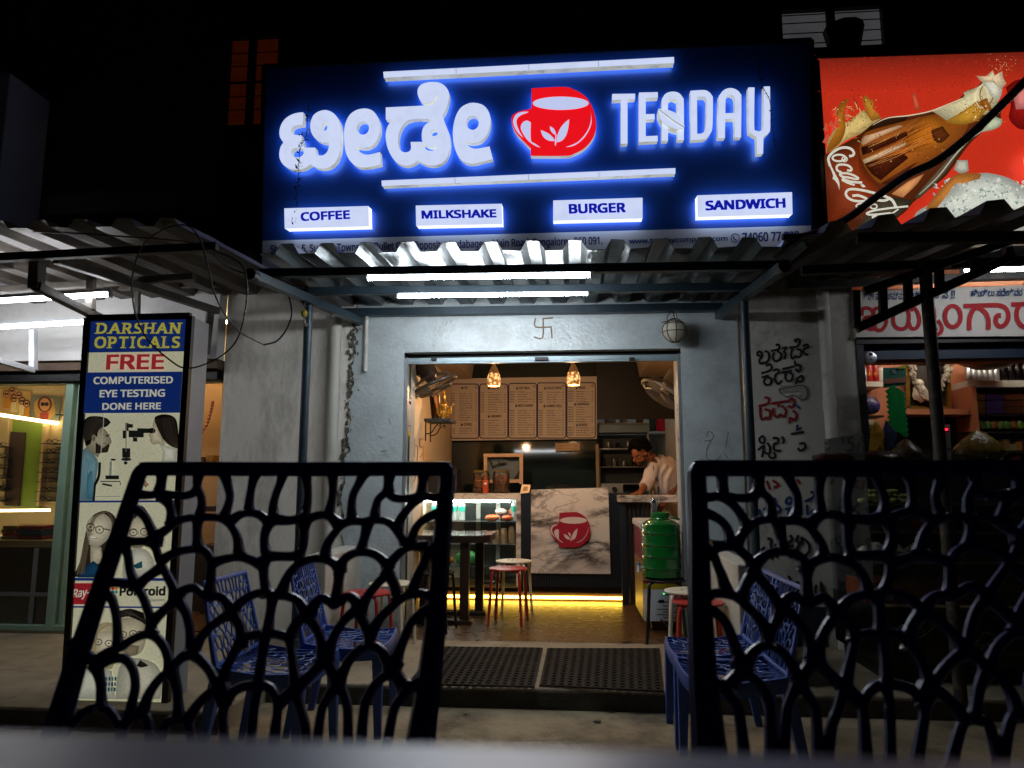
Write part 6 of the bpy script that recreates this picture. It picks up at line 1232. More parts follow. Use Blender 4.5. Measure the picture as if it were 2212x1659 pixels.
for nm, q, lab, fig in (('poster', [(10, 215), (340, 250), (315, 530), (0, 490)], 'yellow poster of a group of people wearing sunglasses above the optician shelves', [(70, 285, 1), (130, 250, 1), (155, 330, 1), (210, 300, 1), (245, 360, 1), (295, 390, 1)]), ('poster', [(350, 290), (670, 310), (640, 575), (325, 530)], 'poster of a blonde woman in round sunglasses beside the green post', [(488, 395, 2)])):
    o = thing(nm, lab, 'poster', tuple(P(*zo(*q[0]), YO - .02))); b = MB(); oq(b, zo, q, YO - .02, .012); b.build('sheet', mat('poster sheet', '#c2a060' if len(fig) > 1 else '#6d7266', .6, var=.15), o)
    pr = Print(lambda x, y: P(x, y, YO - .021), (0, -1, 0), .0002)
    if len(fig) == 1: pr.poly([zo(*p) for p in [(380, 360), (440, 330), (580, 330), (600, 480), (540, 560), (400, 550), (370, 450)]], '#b98f4c', sm=3); pr.poly([zo(*p) for p in [(430, 560), (440, 480), (530, 480), (525, 560)]], '#a03a36')
    for x, y, k in fig:
        s = 26 * k; pr.oval(*zo(x, y - 4), s * .30, s * .34, '#5a3018' if k == 2 else ('#7a5522', '#2b1a10')[int(x) % 2]); pr.oval(*zo(x, y), s * .21, s * .27, '#c98f5c'); pr.oval(*zo(x - s * .42, y - 4), s * .09, s * .085, '#120c08'); pr.oval(*zo(x + s * .42, y - 4), s * .09, s * .085, '#120c08')
        if k == 1: pr.poly([zo(x - 36, y + 150), zo(x - 26, y + 40), zo(x + 26, y + 40), zo(x + 40, y + 150)], ('#d8b766', '#c98a20', '#e2d2a8')[int(x) % 3]); 
        pr.line([zo(x - 10, y + 30), zo(x + 10, y + 28)], .8, '#8a2a20', 0)
    pr.build('poster_print', PRINT, o)
# eyeglasses on the racks: one model, copied
def eyeglasses():
    o = thing('eyeglasses', 'x', 'eyeglasses', (0, 0, 0), 'spectacles displayed in the optician shop')
    for s in (-1, 1):
        b = MB(); b.tube([(s * .033 + .024 * math.cos(t) * (1.1 if abs(math.cos(t)) > .5 else 1), 0, .022 + .019 * math.sin(t)) for t in [2 * math.pi * i / 16 for i in range(16)]], .003, 5, closed=True); b.build('rim', M_black, o)
        b = MB(); b.tube([(s * .058, .002, .03), (s * .060, .06, .028), (s * .056, .10, .012)], .0025, 4); b.build('temple', M_black, o)
    b = MB(); b.tube([(-.010, 0, .026), (0, -.003, .030), (.010, 0, .026)], .0028, 5); b.build('bridge', M_black, o); return o
eg = None; EL = ['top', 'second', 'third', 'fourth', 'fifth', 'sixth', 'lowest']
for col, xs, ys in (('right', (565, 552, 540, 528, 515, 505, 495), (818, 918, 1025, 1128, 1232, 1338, 1442)), ('left', (8, 10, 12, 5, -2, -8, -12), (850, 968, 1085, 1195, 1310, 1330, 1445))):
    for i, (x, y) in enumerate(zip(xs, ys)):
        p = P(*zo(x, y), YO - .14); lab = 'dark framed eyeglasses on the %s shelf of the %s optician rack' % (EL[i], col)
        if eg is None: eg = eyeglasses(); eg.location = p; eg['label'] = lab
        else: eg = eg; dup(eg, p, lab, R(random.uniform(-20, 20)))
b = MB()
for xs, ys in (((565, 552, 540, 528, 515, 505, 495), (818, 918, 1025, 1128, 1232, 1338, 1442)), ((8, 10, 12, 5, -2, -8, -12), (850, 968, 1085, 1195, 1310, 1330, 1445))):
    for x, y in zip(xs, ys): p = P(*zo(x, y), YO - .14); b.box(p.x - .075, p.x + .085, YO - .20, YO - .01, p.z - .008, p.z - .001)
b.build('rack_shelf', M_steeld, opt)
for y, col, lab in ((470, '#5d5d5a', 'grey tinted sunglasses on the highest glass shelf beside the light board'), (825, '#1c1440', 'dark violet sunglasses on the second glass shelf beside the light board'), (1190, '#22181c', 'round dark sunglasses on the third glass shelf beside the light board'), (1572, '#3a1210', 'dark red sunglasses on the lowest glass shelf beside the light board')):
    p = P(*zo(800, y), 5.75); o = thing('sunglasses', lab, 'sunglasses', tuple(p), 'sunglasses on the glass shelves'); m = mat('lens ' + col, col, .15, var=.1)
    for s in (-1, 1): b = MB(); b.ball(p + Vector((s * .036, 0, .0)), .034, (1, .12, .85), 14); b.build('lens', m, o, True)
    b = MB(); b.tube([p + Vector((-.012, 0, .012)), p + Vector((0, -.004, .016)), p + Vector((.012, 0, .012))], .004, 5); 
    for s in (-1, 1): b.tube([p + Vector((s * .07, 0, .012)), p + Vector((s * .072, .09, .0))], .0035, 4)
    b.build('sunglass_frame', m, o)
    b = MB(); zz = p.z - .032; b.box(p.x - .09, p.x + .12, 5.66, 5.86, zz - .008, zz); tag(b.build('glass_shelf', glass('green shelf glass ' + col, (.6, .8, .25), .25), opt))
# gap right of the light board: warm room, garland, boxes
b = MB(); oq(b, lambda x, y: (x, y), [(400, 780), (480, 780), (480, 1400), (400, 1400)], 6.5, .03); b.build('back_partition', mat('orange cream wall', '#c79a6a', .6, var=.05), opt)
g_ = thing('paper_garland', 'pink and white paper garland hanging on the orange wall right of the light board', 'garland', tuple(P(445, 905, 6.3)))
b = MB(); ps = smooth([P(461, 868, 6.4), P(456, 890, 6.4), P(446, 920, 6.4), P(428, 946, 6.4)], 8); b.tube(ps, .012, 6); b.build('streamer', mat('white crepe', '#c9a79a', .8), g_)
b = MB(); [b.ball(p + Vector((0, -.01, 0)), .014, (1.2, .5, .8), 6) for p in ps[::2]]; b.build('pink_puff', mat('pink crepe', '#a8484c', .8), g_)
for x0_, x1_, y0_, y1_, col, lab in ((426, 441, 987, 1010, '#4a2a14', 'brown carton on the shelf right of the light board'), (443, 461, 983, 1010, '#a5741a', 'golden carton on the shelf right of the light board')):
    a, c = P(x0_, y1_, 6.1), P(x1_, y0_, 6.1); b = MB(); b.box(a.x, c.x, 6.1, 6.25, a.z, c.z); tag(b.build('carton', mat('carton ' + col, col, .5, var=.3, vs=20), None, loc=tuple(a), bevel=.004), lab, 'box')
b = MB(); a = P(470, 1012, 6.1); b.box(ox(415, 1012, 6.0), ox(473, 1012, 6.0), 6.0, 6.4, a.z - .03, a.z - .002); b.build('side_shelf', mat('dark shelf', '#3a2c20', .6), opt); b = MB(); b.box(ox(415, 1100, 6.0), ox(473, 1100, 6.0), 6.0, 6.4, P(440, 1105, 6).z, P(440, 1095, 6).z); b.build('side_shelf', bpy.data.materials['dark shelf'], opt); b = MB(); b.box(ox(420, 1110, 6.0), ox(473, 1110, 6.0), 6.05, 6.4, .02, P(440, 1180, 6).z); b.build('side_cabinet', bpy.data.materials['dark shelf'], opt)

# ---- lit standing board of the optician
YD = 3.66; q = [P(191, 688, YD), P(412, 683, YD), P(358, 1526, YD), P(140, 1522, YD)]
st = thing('light_board', 'tall backlit optician board with blue heading, eye test photo and smiling couples', 'sign board', (q[3].x + .27, YD + .08, 0))
bk = Vector((.0, .20, 0)); q2 = [p + bk for p in q]; b = MB(); b.add(q2 + [p + Vector((0, -.002, 0)) * 0 + Vector((0, .004, 0)) for p in q], [(3, 2, 1, 0), (4, 5, 6, 7), (0, 1, 5, 4), (1, 2, 6, 5), (2, 3, 7, 6), (3, 0, 4, 7)])
b.build('light_box', mat('grey box metal', '#8a8c90', .5, .1, var=.1, dirt='#4a4844', dirt_amt=.4), st)
b = MB()
for i in range(4): b.bar(q[i], q[(i + 1) % 4], .035, .03, (0, 1, 0))
b.build('board_frame', mat('dark brown frame', '#1d1210', .4), st)
b = MB(); 
for p in (q[2], q[3]): b.box(p.x - .02 + (.06 if p is q[3] else -.06), p.x + .02 + (.06 if p is q[3] else -.06), YD + .02, YD + .2, .0, p.z + .01)
b.build('foot', M_steeld, st)
u1 = zm(0, 850, 1010, 1676); u2 = zm(240, 1600, 520, 1232); u3 = zm(0, 1800, 1010, 1369)
pr = Print(lambda x, y: P(x, y, YD - .002), (0, -1, 0), .00006)
CR, BL_, YE, WH = '#d8d6b4', (.008, .03, .19), '#c9c04c', '#dcdccb'
pr.poly([(194, 691), (409, 686), (355, 1522), (143, 1518)], CR)
pr.poly([u1(582, 675), u1(1230, 668), u1(1212, 885), u1(580, 893)], BL_)
def serif(word, x0, x1, yb, yt, dx, col):
    ws = []
    for ch in word: v = text_mesh(ch, 0, 3)[2]; ws.append((v[2] - v[0]) + .10)
    k = (x1 - x0) / (sum(ws) - .10); x = x0
    for ch, w in zip(word, ws):
        w_ = (w - .10) * k; sl = dx * (yb - yt) / 100
        pr.text(ch, u1(x, yb), u1(x + w_, yb), u1(x + sl, yt), col, .028)
        S = {'D': [(.12, 2)], 'A': [(.06, 1), (.94, 1)], 'R': [(.12, 2), (.95, 1)], 'H': [(.1, 2), (.9, 2)], 'N': [(.1, 2), (.9, 3)], 'P': [(.14, 2)], 'T': [(.5, 1)], 'I': [(.5, 2)], 'L': [(.12, 2)]}.get(ch, [])
        for t, e in S:
            for yy, on in ((yb - 3, e in (1, 2)), (yt + 3, e in (2, 3))):
                if on: q_ = x + w_ * t + (sl if yy < yb - 20 else 0); pr.line([u1(q_ - 16, yy), u1(q_ + 16, yy)], 2.0, col, 0)
        x += w * k
serif('DARSHAN', 628, 1178, 770, 700, 12, YE); serif('OPTICALS', 620, 1182, 866, 791, 8, YE)
pr.text('FREE', u1(702, 1008), u1(1080, 1004), u1(708, 910), '#b3303a', .03)
pr.poly([u1(577, 1026), u1(1202, 1020), u1(1185, 1288), u1(556, 1291)], BL_)
pr.text('COMPUTERISED', u1(622, 1102), u1(1140, 1097), u1(623, 1055), WH, .03); pr.text('EYE TESTING', u1(662, 1188), u1(1088, 1183), u1(664, 1140), WH, .03); pr.text('DONE HERE', u1(680, 1270), u1(1062, 1266), u1(682, 1225), WH, .03)
def up(pts, col, z=u2, sm=3):
    d = sum(lin(col)) < .15
    pr.soft([z(*p) for p in pts], col, .8 if d else .62, 1.5 if d else 1.1, 7, .35, 2 if z is u2 else 1, -2, sm)
def strands(z, a, b, w0, w1, n, col, lw=.5):
    for i in range(n):
        t = (i + .5) / n; k = random.uniform(.5, 1.5); c_ = tuple(q * k for q in lin(col)); pr.line([z(a[j][0] + (b[j][0] - a[j][0]) * t + random.uniform(-3, 3), a[j][1] + (b[j][1] - a[j][1]) * t) for j in range(len(a))], lw, c_, 3)
DK, GR, BLU = '#15120f', '#6f6b58', '#7fa3a8'
pr.k = 60; up([(165, 880), (175, 560), (200, 430), (240, 380), (310, 450), (350, 520), (330, 700), (310, 880)], BLU); up([(240, 860), (255, 640), (300, 600), (300, 870)], '#4f8494')
up([(240, 380), (215, 260), (250, 180), (320, 150), (400, 200), (450, 260), (478, 330), (455, 370), (445, 420), (380, 430), (350, 480), (300, 440)], '#a79f86')
up([(225, 310), (208, 230), (215, 150), (260, 100), (340, 92), (430, 110), (470, 150), (430, 190), (380, 200), (350, 240), (345, 290), (310, 260), (290, 300), (280, 350), (240, 370)], DK)
up([(330, 330), (360, 400), (400, 395), (450, 350), (460, 370), (440, 430), (380, 435), (330, 440)], '#2d241c'); pr.line([u2(425, 275), u2(465, 265)], 1.6, DK, 0); pr.oval(*u2(440, 280), 2, 1.2, DK)
pr.line([u2(395, 70), u2(405, 110), u2(395, 250), u2(380, 440)], 1.8, '#b9b8a8', 3); pr.line([u2(368, 530), u2(360, 650), u2(330, 720)], 6, '#14161a', 3); pr.line([u2(325, 720), u2(312, 880)], 5, '#14161a', 0)
up([(880, 110), (860, 180), (875, 240), (820, 260), (835, 290), (845, 340), (880, 360), (930, 350), (980, 380), (960, 300), (920, 200)], '#d2c8a8')
up([(880, 130), (900, 90), (980, 75), (1060, 100), (1095, 180), (1110, 400), (1050, 380), (970, 320), (920, 230)], '#17120e', sm=4); up([(920, 350), (1000, 370), (1095, 400), (1080, 540), (940, 540), (960, 430)], '#d9d9c4'); pr.line([u2(950, 440), u2(970, 540)], 1, '#9ab0ae', 0)
for x0_, y0_, x1_, y1_ in ((640, 225, 780, 290), (720, 205, 870, 250), (680, 290, 720, 330), (585, 225, 620, 300), (580, 390, 655, 480), (640, 165, 680, 200), (610, 155, 640, 230)): pr.poly([u2(x0_, y0_), u2(x1_, y0_ + 3), u2(x1_, y1_), u2(x0_, y1_)], '#1c1c1c')
pr.oval(*u2(855, 228), 8, 6, '#141414'); pr.oval(*u2(612, 528), 4, 3.6, '#222'); pr.line([u2(620, 160), u2(615, 420)], 2, '#77776a', 0); pr.oval(*u2(618, 495), 11, 3.4, '#222222'); pr.line([u2(475, 520), u2(470, 640)], 5, '#8d9488', 0); pr.oval(*u2(497, 498), 6, 2.2, '#222222'); pr.rect(*u2(425, 645), *u2(550, 680), '#1d1d1d'); pr.line([u2(380, 700), u2(560, 700), u2(565, 730)], 2.2, '#3a3a38', 0); pr.line([u2(400, 725), u2(480, 740)], 4, '#2a2a28', 0); pr.line([u2(340, 840), u2(560, 840)], 1, '#77806f', 0)
pr.line([u2(220, 66), u2(1115, 63)], .8, CR, 0); up([(790, 680), (830, 730), (800, 760), (775, 720)], '#a98a6a')
pr.line([u2(155, 889), u2(1085, 885)], 4, BL_, 0)
strands(u2, [(230, 330), (220, 220), (260, 120), (340, 98)], [(330, 290), (350, 230), (390, 190), (460, 150)], 0, 0, 16, '#4a443c'); strands(u2, [(890, 120), (890, 240), (960, 330), (1060, 385)], [(1060, 100), (1095, 200), (1105, 300), (1108, 395)], 0, 0, 18, '#4a4038'); pr.line([u2(880, 210), u2(872, 245), u2(852, 262), u2(838, 292)], .7, '#8a8068', 3); pr.line([u2(838, 315), u2(862, 318)], 1.0, '#a0594a', 0); pr.line([u2(405, 345), u2(440, 352)], 1.1, '#5a2f24', 0); pr.oval(*u2(322, 300), 4.5, 8, '#8f866e'); pr.oval(*u2(322, 302), 2.5, 5, '#6d6552')
strands(u2, [(250, 480), (230, 600), (200, 860)], [(320, 520), (310, 640), (300, 860)], 0, 0, 9, '#4a7a88', .8)
# second pair
pr.k = 60
up([(120, 1590), (180, 1450), (210, 1300), (250, 1120), (300, 1020), (400, 975), (480, 1000), (520, 1080), (500, 1300), (460, 1590)], '#2a241b'); up([(250, 1080), (300, 1030), (400, 1000), (470, 1060), (475, 1150), (440, 1240), (350, 1310), (270, 1290), (245, 1180)], '#d3cbae'); up([(280, 1300), (380, 1310), (400, 1450), (280, 1500)], '#c9c0a2'); up([(160, 1596), (230, 1500), (310, 1440), (440, 1560), (440, 1596)], '#143a56')
strands(u2, [(400, 985), (300, 1040), (230, 1250), (150, 1570)], [(450, 985), (330, 1050), (270, 1300), (230, 1560)], 0, 0, 18, '#6a5c45'); strands(u2, [(430, 985), (480, 1060), (490, 1250)], [(470, 990), (515, 1100), (515, 1300)], 0, 0, 8, '#6a5c45')
for x, y in ((285, 1100), (372, 1122)): pr.line([u2(x - 22, y + 2), u2(x, y - 5), u2(x + 22, y + 2)], 1.3, '#4a4234', 3)
for x, y in ((285, 1125), (370, 1150)): pr.ring(*u2(x, y), 8.3, 8, 1.7, '#12100e'); pr.oval(*u2(x, y), 2.2, 1.6, '#2a241c')
pr.line([u2(318, 1128), u2(335, 1132)], 1.6, '#12100e', 0); pr.line([u2(405, 1140), u2(470, 1155)], 2.2, '#12100e', 0); up([(265, 1205), (300, 1225), (355, 1230), (320, 1250), (280, 1240)], '#efece0'); pr.line([u2(262, 1203), u2(300, 1232), u2(358, 1228)], 1.1, '#5a2f28', 3); pr.line([u2(300, 1160), u2(295, 1190), u2(312, 1192)], 1.0, '#8d8266', 3)
up([(610, 1150), (640, 1060), (720, 1020), (800, 1040), (840, 1120), (800, 1280), (740, 1330), (650, 1310), (615, 1250)], '#cfc7aa'); up([(620, 1120), (630, 1000), (690, 930), (770, 930), (820, 990), (845, 1060), (835, 1140), (800, 1050), (720, 1010), (660, 1040)], '#1d1814')
strands(u2, [(640, 1050), (690, 950), (760, 940)], [(660, 1045), (730, 1000), (820, 1010)], 0, 0, 12, '#5a5248')
pr.soft([u2(*q) for q in [(640, 1210), (660, 1300), (740, 1330), (800, 1270), (820, 1200), (770, 1245), (700, 1248)]], '#8d8268', .8, 1.1); pr.line([u2(735, 1170), u2(742, 1215), u2(728, 1228)], 1.0, '#8d8266', 3)
for x, y in ((690, 1145), (790, 1140)): pr.line([u2(x - 24, y + 4), u2(x, y - 4), u2(x + 24, y + 3)], 1.8, '#2a2018', 3)
for x, y in ((690, 1175), (790, 1170)): pr.ring(*u2(x, y), 8, 7, 1.7, '#12100e'); pr.oval(*u2(x, y), 2, 1.3, '#2a241c')
pr.line([u2(605, 1135), u2(660, 1155)], 2, '#12100e', 0); up([(670, 1262), (770, 1268), (740, 1285), (690, 1282)], '#efece0'); pr.line([u2(665, 1252), u2(720, 1262), u2(775, 1258)], 1.6, '#3d3026', 3); up([(600, 1420), (680, 1330), (800, 1330), (880, 1430), (900, 1596), (590, 1596)], '#d5d3be'); up([(690, 1480), (770, 1440), (775, 1500), (720, 1510)], '#1d5566')
pr.k = 60; pr.line([u2(97, 1612), u2(1035, 1615)], 6, BL_, 0); pr.poly([u3(380, 672), u3(570, 672), u3(562, 785), u3(372, 785)], '#a8262e')
pr.text('Ray-Ban', u3(388, 765), u3(552, 745), u3(398, 705), WH, .02); pr.text('Polaroid', u3(640, 740), u3(885, 738), u3(642, 690), '#15151a', .04); pr.text('sunglasses', u3(752, 775), u3(884, 772), u3(753, 755), '#2a2a2e', .0)
for i, col in enumerate(('#b3452a', '#c98a2a', '#2a6a8a', '#4a9a8a')): pr.poly([u3(615 + (i % 2) * 18 - 9, 690 + (i // 2) * 18), u3(627 + (i % 2) * 18 - 9, 700 + (i // 2) * 18), u3(615 + (i % 2) * 18 - 9, 712 + (i // 2) * 18), u3(603 + (i % 2) * 18 - 9, 700 + (i // 2) * 18)], col)
pr.line([u3(370, 798), u3(905, 801)], 3.6, BL_, 0)
# third pair
pr.k = 60
def u3p(pts, col): up(pts, col, u3)
u3p([(500, 960), (520, 900), (580, 880), (640, 910), (650, 1000), (600, 1130), (520, 1140), (495, 1060)], '#cdc199'); u3p([(510, 960), (540, 930), (620, 930), (640, 1000), (620, 1060), (560, 1080), (520, 1040)], '#d9cfb2'); u3p([(390, 1290), (410, 1150), (500, 1110), (600, 1140), (620, 1290)], '#d2d4bf')
u3p([(625, 900), (640, 860), (760, 850), (785, 930), (770, 1020), (720, 1060), (650, 1040), (628, 980)], '#cbc1a2'); u3p([(635, 860), (640, 820), (700, 808), (770, 830), (785, 900), (760, 880), (690, 850)], '#14110e'); u3p([(620, 1290), (640, 1120), (720, 1070), (830, 1100), (870, 1180), (860, 1290)], '#c9c7b0')
for x, y, c in ((528, 985, 0), (585, 992, 0), (660, 945, 1), (715, 940, 1)): pr.ring(*u3(x, y), 8, 6.5, 1.8, '#12100e'); pr.oval(*u3(x, y), 2, 1.4, '#2d3a40')
strands(u3, [(640, 870), (650, 825), (700, 812)], [(690, 860), (720, 840), (780, 880)], 0, 0, 10, '#5a5048'); strands(u3, [(530, 905), (505, 1000), (495, 1130)], [(600, 890), (530, 930), (515, 1080)], 0, 0, 14, '#a8966a'); pr.line([u3(690, 950), u3(688, 985), u3(700, 990)], 1, '#8d8266', 3); pr.soft([u3(*q) for q in [(650, 1010), (690, 1000), (750, 1005), (740, 1050), (690, 1062)]], '#8a7d62', .7, 1.1); pr.line([u3(740, 930), u3(775, 925)], 2, '#12100e', 0); pr.line([u3(520, 1035), u3(545, 1048), u3(575, 1040)], 1.2, '#7a4a40', 3); pr.line([u3(640, 1000), u3(680, 998)], 2, '#2d241c', 0); u3p([(735, 1110), (755, 1080), (800, 1110), (760, 1120)], '#1d1a18')
for i in range(5):
    for j in range(3): pr.rect(*u3(555 + i * 16 - j * 2, 1170 + j * 28), *u3(565 + i * 16 - j * 2, 1190 + j * 28), ('#1d3a44', '#3f6f7a')[(i + j) % 2])
pr.build('board_print', LIT, st)

# ---- billboard above the bakery
YBb = 5.05; bl = thing('billboard', 'red backlit soft drink billboard with tilted bottle, splash and ice above the bakery', 'billboard', tuple(P(1990, 480, YBb)))
c2 = zm(3200, 200, 832, 2030); s1 = zm(3200, 560, 400, 1952); cc4 = [P(1761, 122, YBb), P(2420, 100, YBb), P(2420, 505, YBb), P(1789, 535, YBb)]
b = MB(); bk = Vector((0, .16, 0)); b.add([p + Vector((0, .003, 0)) for p in cc4] + [p + bk for p in cc4], [(0, 1, 2, 3), (7, 6, 5, 4), (0, 4, 5, 1), (1, 5, 6, 2), (2, 6, 7, 3), (3, 7, 4, 0)]); b.build('light_box', M_black, bl)
b = MB()
for i in range(4): b.bar(cc4[i], cc4[(i + 1) % 4], .045, .03, (0, 1, 0))
b.build('board_frame', M_black, bl)
pr = Print(lambda x, y: P(x, y, YBb - .004), (0, -1, 0), .00006); random.seed(12)
pr.poly([(1763, 124), (2418, 103), (2418, 503), (1789, 532)], (.60, .032, .012))
def cp(pts, col, sm=3, z=c2): pr.soft([z(*p) for p in pts], col, .6, 1.2, 7, .4, 0, -2, sm)
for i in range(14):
    t = i / 14; ya = 20 + i * 26; pr.poly([c2(10 + t * 20, ya + 20), c2(2600, ya - 40), c2(2600, ya - 12), c2(12 + t * 20, ya + 48)], (.16 + .44 * t ** .8, .016 + .016 * t, .008 + .004 * t))  # darker strips at the top: fade of the uneven backlight painted into the print
for i in range(260): x, y = random.uniform(30, 2100), random.uniform(60, 420); pr.oval(*c2(x, y), random.uniform(.5, 3), random.uniform(.4, 2), random.choice([(.34, .03, .014), (.44, .03, .012), (.28, .022, .012)]), 6)
for i in range(16): x, y = random.uniform(60, 300), random.uniform(600, 900); pr.poly([c2(x, y), c2(x + 30, y - random.uniform(20, 90)), c2(x + 50, y + 20)], (.62, .10, .05))
cp([(215, 760), (330, 690), (400, 640), (470, 585), (520, 600), (600, 600), (650, 660), (500, 780), (300, 880), (200, 960), (120, 985), (150, 850)], '#d2b670')
cp([(225, 590), (260, 510), (340, 465), (300, 540), (295, 640), (310, 740), (280, 850), (230, 920), (120, 1000), (150, 900), (220, 820), (240, 700)], '#a8661c'); cp([(500, 440), (530, 470), (575, 500), (570, 590), (620, 620), (650, 660), (560, 690), (520, 640), (490, 560), (470, 480)], '#b87a2a')
for i in range(70): x, y = random.gauss(420, 130), random.gauss(600, 110); pr.oval(*c2(x, y), random.uniform(.5, 2.0), random.uniform(.5, 1.6), random.choice(['#8a4a14', '#e2c078', '#5a2a0c']), 7)
cp([(100, 1020), (250, 930), (450, 810), (560, 720), (700, 655), (900, 635), (1100, 600), (1250, 540), (1420, 470), (1430, 420), (1500, 385), (1560, 370), (1600, 320), (1680, 300), (1760, 360), (1790, 420), (1760, 500), (1790, 660), (1690, 760), (1620, 790), (1500, 900), (1400, 1030), (1330, 1130), (1250, 1230), (1100, 1350), (950, 1470), (850, 1580), (600, 1720), (140, 1720)], '#5e2a12')
cp([(110, 1060), (300, 960), (430, 900), (440, 1050), (520, 1210), (640, 1330), (700, 1420), (600, 1500), (300, 1659), (140, 1690)], '#7a2e12'); cp([(640, 1420), (760, 1420), (950, 1450), (800, 1600), (600, 1700), (430, 1700)], '#3d3528')
cp([(560, 730), (700, 675), (900, 650), (860, 690), (650, 740), (500, 800)], '#2a170c')
cp([(500, 800), (700, 740), (1000, 660), (1200, 625), (1400, 650), (1480, 720), (1400, 860), (1200, 1010), (1000, 1130), (800, 1240), (640, 1290), (520, 1180), (450, 1040), (440, 920)], '#a3571c')
cp([(1000, 700), (1150, 660), (1300, 780), (1250, 900), (1120, 960), (900, 1000), (850, 880)], '#b8691c'); cp([(1120, 780), (1230, 740), (1300, 830), (1220, 900), (1150, 880)], '#5a2c10')
cp([(450, 945), (700, 860), (880, 790), (900, 830), (700, 930), (465, 1020)], '#35140a'); cp([(485, 1100), (700, 1040), (850, 1000), (900, 1050), (760, 1160), (640, 1260), (545, 1190)], '#43190c'); cp([(640, 1290), (900, 1130), (1000, 1080), (820, 1230), (720, 1290)], '#55240f')
cp([(450, 900), (480, 840), (560, 815), (800, 735), (850, 745), (620, 850), (470, 925)], '#d0a47c'); cp([(465, 1065), (700, 960), (880, 890), (860, 935), (700, 1015), (485, 1100)], '#dcbd92'); cp([(740, 1390), (900, 1270), (1050, 1200), (980, 1300), (850, 1425)], '#d9945c'); cp([(960, 1420), (1150, 1200), (1330, 1000), (1400, 960), (1330, 1090), (1180, 1270), (1000, 1440)], '#5c4c38')
cp([(1130, 600), (1420, 470), (1430, 420), (1560, 370), (1640, 300), (1790, 430), (1700, 610), (1560, 640), (1300, 690), (1200, 640)], '#cfc49a'); cp([(1600, 800), (1700, 640), (1800, 680), (1780, 740), (1700, 780)], '#b9c2a2')
cp([(1420, 600), (1560, 500), (1650, 580), (1560, 690), (1400, 730), (1250, 700)], '#b9862a')
for i in range(26):
    t = i / 26; x0, y0 = 470 + 40 * t, 930 + 240 * t; k = random.choice(['#c98a4a', '#7a3412', '#43190c', '#b5682a', '#5a2810']); pr.line([c2(x0 + random.uniform(0, 60), y0), c2(x0 + 300, y0 - 120 + random.uniform(-15, 15)), c2(x0 + 560 + random.uniform(-60, 120), y0 - 260 + random.uniform(-20, 20))], random.uniform(.4, 1.3), k, 4, taper=True)
pr.line([c2(560, 735), c2(700, 668), c2(900, 645), c2(1100, 606), c2(1250, 548), c2(1420, 478)], 2.4, '#e8d9b4', 4, taper=True); pr.line([c2(1000, 1400), c2(1180, 1230), c2(1330, 1040), c2(1480, 880), c2(1640, 770)], 3.0, '#b9b8a4', 4, taper=True)
for i in range(40): x, y = random.gauss(330, 90), random.gauss(720, 110); a = random.uniform(-1, 2.2); L_ = random.uniform(20, 90); pr.line([c2(x, y), c2(x + L_ * .5 * math.cos(a) + 8, y - L_ * .5 * math.sin(a)), c2(x + L_ * math.cos(a), y - L_ * math.sin(a))], random.uniform(.5, 1.6), random.choice(['#8a4e14', '#e6cf94', '#b5762a', '#5e300c']), 3, taper=True)
pr.ring(*c2(1640, 450), 14, 22, 2.2, '#7a4a1c'); pr.ring(*c2(1600, 470), 14, 24, 1.6, '#e8dfc4'); cp([(1560, 520), (1640, 480), (1700, 600), (1640, 600)], '#9a5a20')
cp([(1600, 330), (1640, 300), (1720, 310), (1790, 400), (1760, 500), (1700, 480), (1650, 400)], '#d5d2bc'); cp([(1540, 265), (1600, 290), (1650, 260), (1700, 215), (1720, 270), (1790, 225), (1800, 290), (1830, 340), (1780, 400), (1700, 330), (1600, 330)], '#dcc5a0')
for i in range(120): x, y = random.gauss(1560, 110), random.gauss(600, 60); pr.oval(*c2(x, y), random.uniform(.5, 1.8), random.uniform(.5, 1.6), random.choice(['#8a5a14', '#efe2b0', '#c99a2a', '#6a3a10']), 7)
for i in range(60): x, y = random.gauss(1760, 70), max(70, random.gauss(190, 60)); pr.oval(*c2(x, y), random.uniform(.4, 1.3), random.uniform(.4, 1.3), random.choice(['#d98a3a', '#e8c890']), 6)
for i in range(90): x, y = random.uniform(500, 1250), random.uniform(780, 1180); pr.oval(*c2(x, y), random.uniform(.5, 1.8), random.uniform(.5, 1.5), random.choice(['#4a1c0c', '#d9a25c', '#7a3412']), 7)
for i in range(150): x, y = random.uniform(140, 700), random.uniform(1100, 1640); pr.oval(*c2(x, y), random.uniform(.3, 1.0), random.uniform(.3, .9), random.choice(['#3d140a', '#a8582a', '#55200e']), 6)
cp([(1800, 400), (1900, 330), (2040, 320), (2100, 500), (2060, 760), (1960, 800), (1880, 760), (1830, 680), (1850, 560)], '#8a1410'); cp([(1880, 470), (1960, 400), (2060, 420), (2060, 600), (1900, 610)], '#d98078')
cp([(1340, 1090), (1440, 1090), (1450, 1190), (1380, 1220), (1310, 1180)], '#b9b8a8'); cp([(950, 1590), (1100, 1500), (1250, 1390), (1340, 1240), (1440, 1240), (1550, 1215), (1650, 1215), (1800, 1250), (1900, 1300), (2040, 1390), (2300, 1500), (2300, 1760), (900, 1760)], '#bfc3b8')
for i in range(230): x, y = random.uniform(1100, 2150), random.uniform(1270, 1580); pr.poly([c2(x, y), c2(x + random.uniform(10, 50), y + random.uniform(-20, 20)), c2(x + random.uniform(0, 40), y + random.uniform(8, 35))], random.choice(['#9aa39c', '#d6d8cc', '#8a938e', '#cfd0c2']))
cp([(1030, 1560), (1150, 1400), (1330, 1230), (1560, 1230), (1540, 1280), (1370, 1270), (1260, 1380), (1130, 1560)], '#b87434'); pr.oval(*c2(2110, 1110), 34, 40, '#e6e2d2', 24)
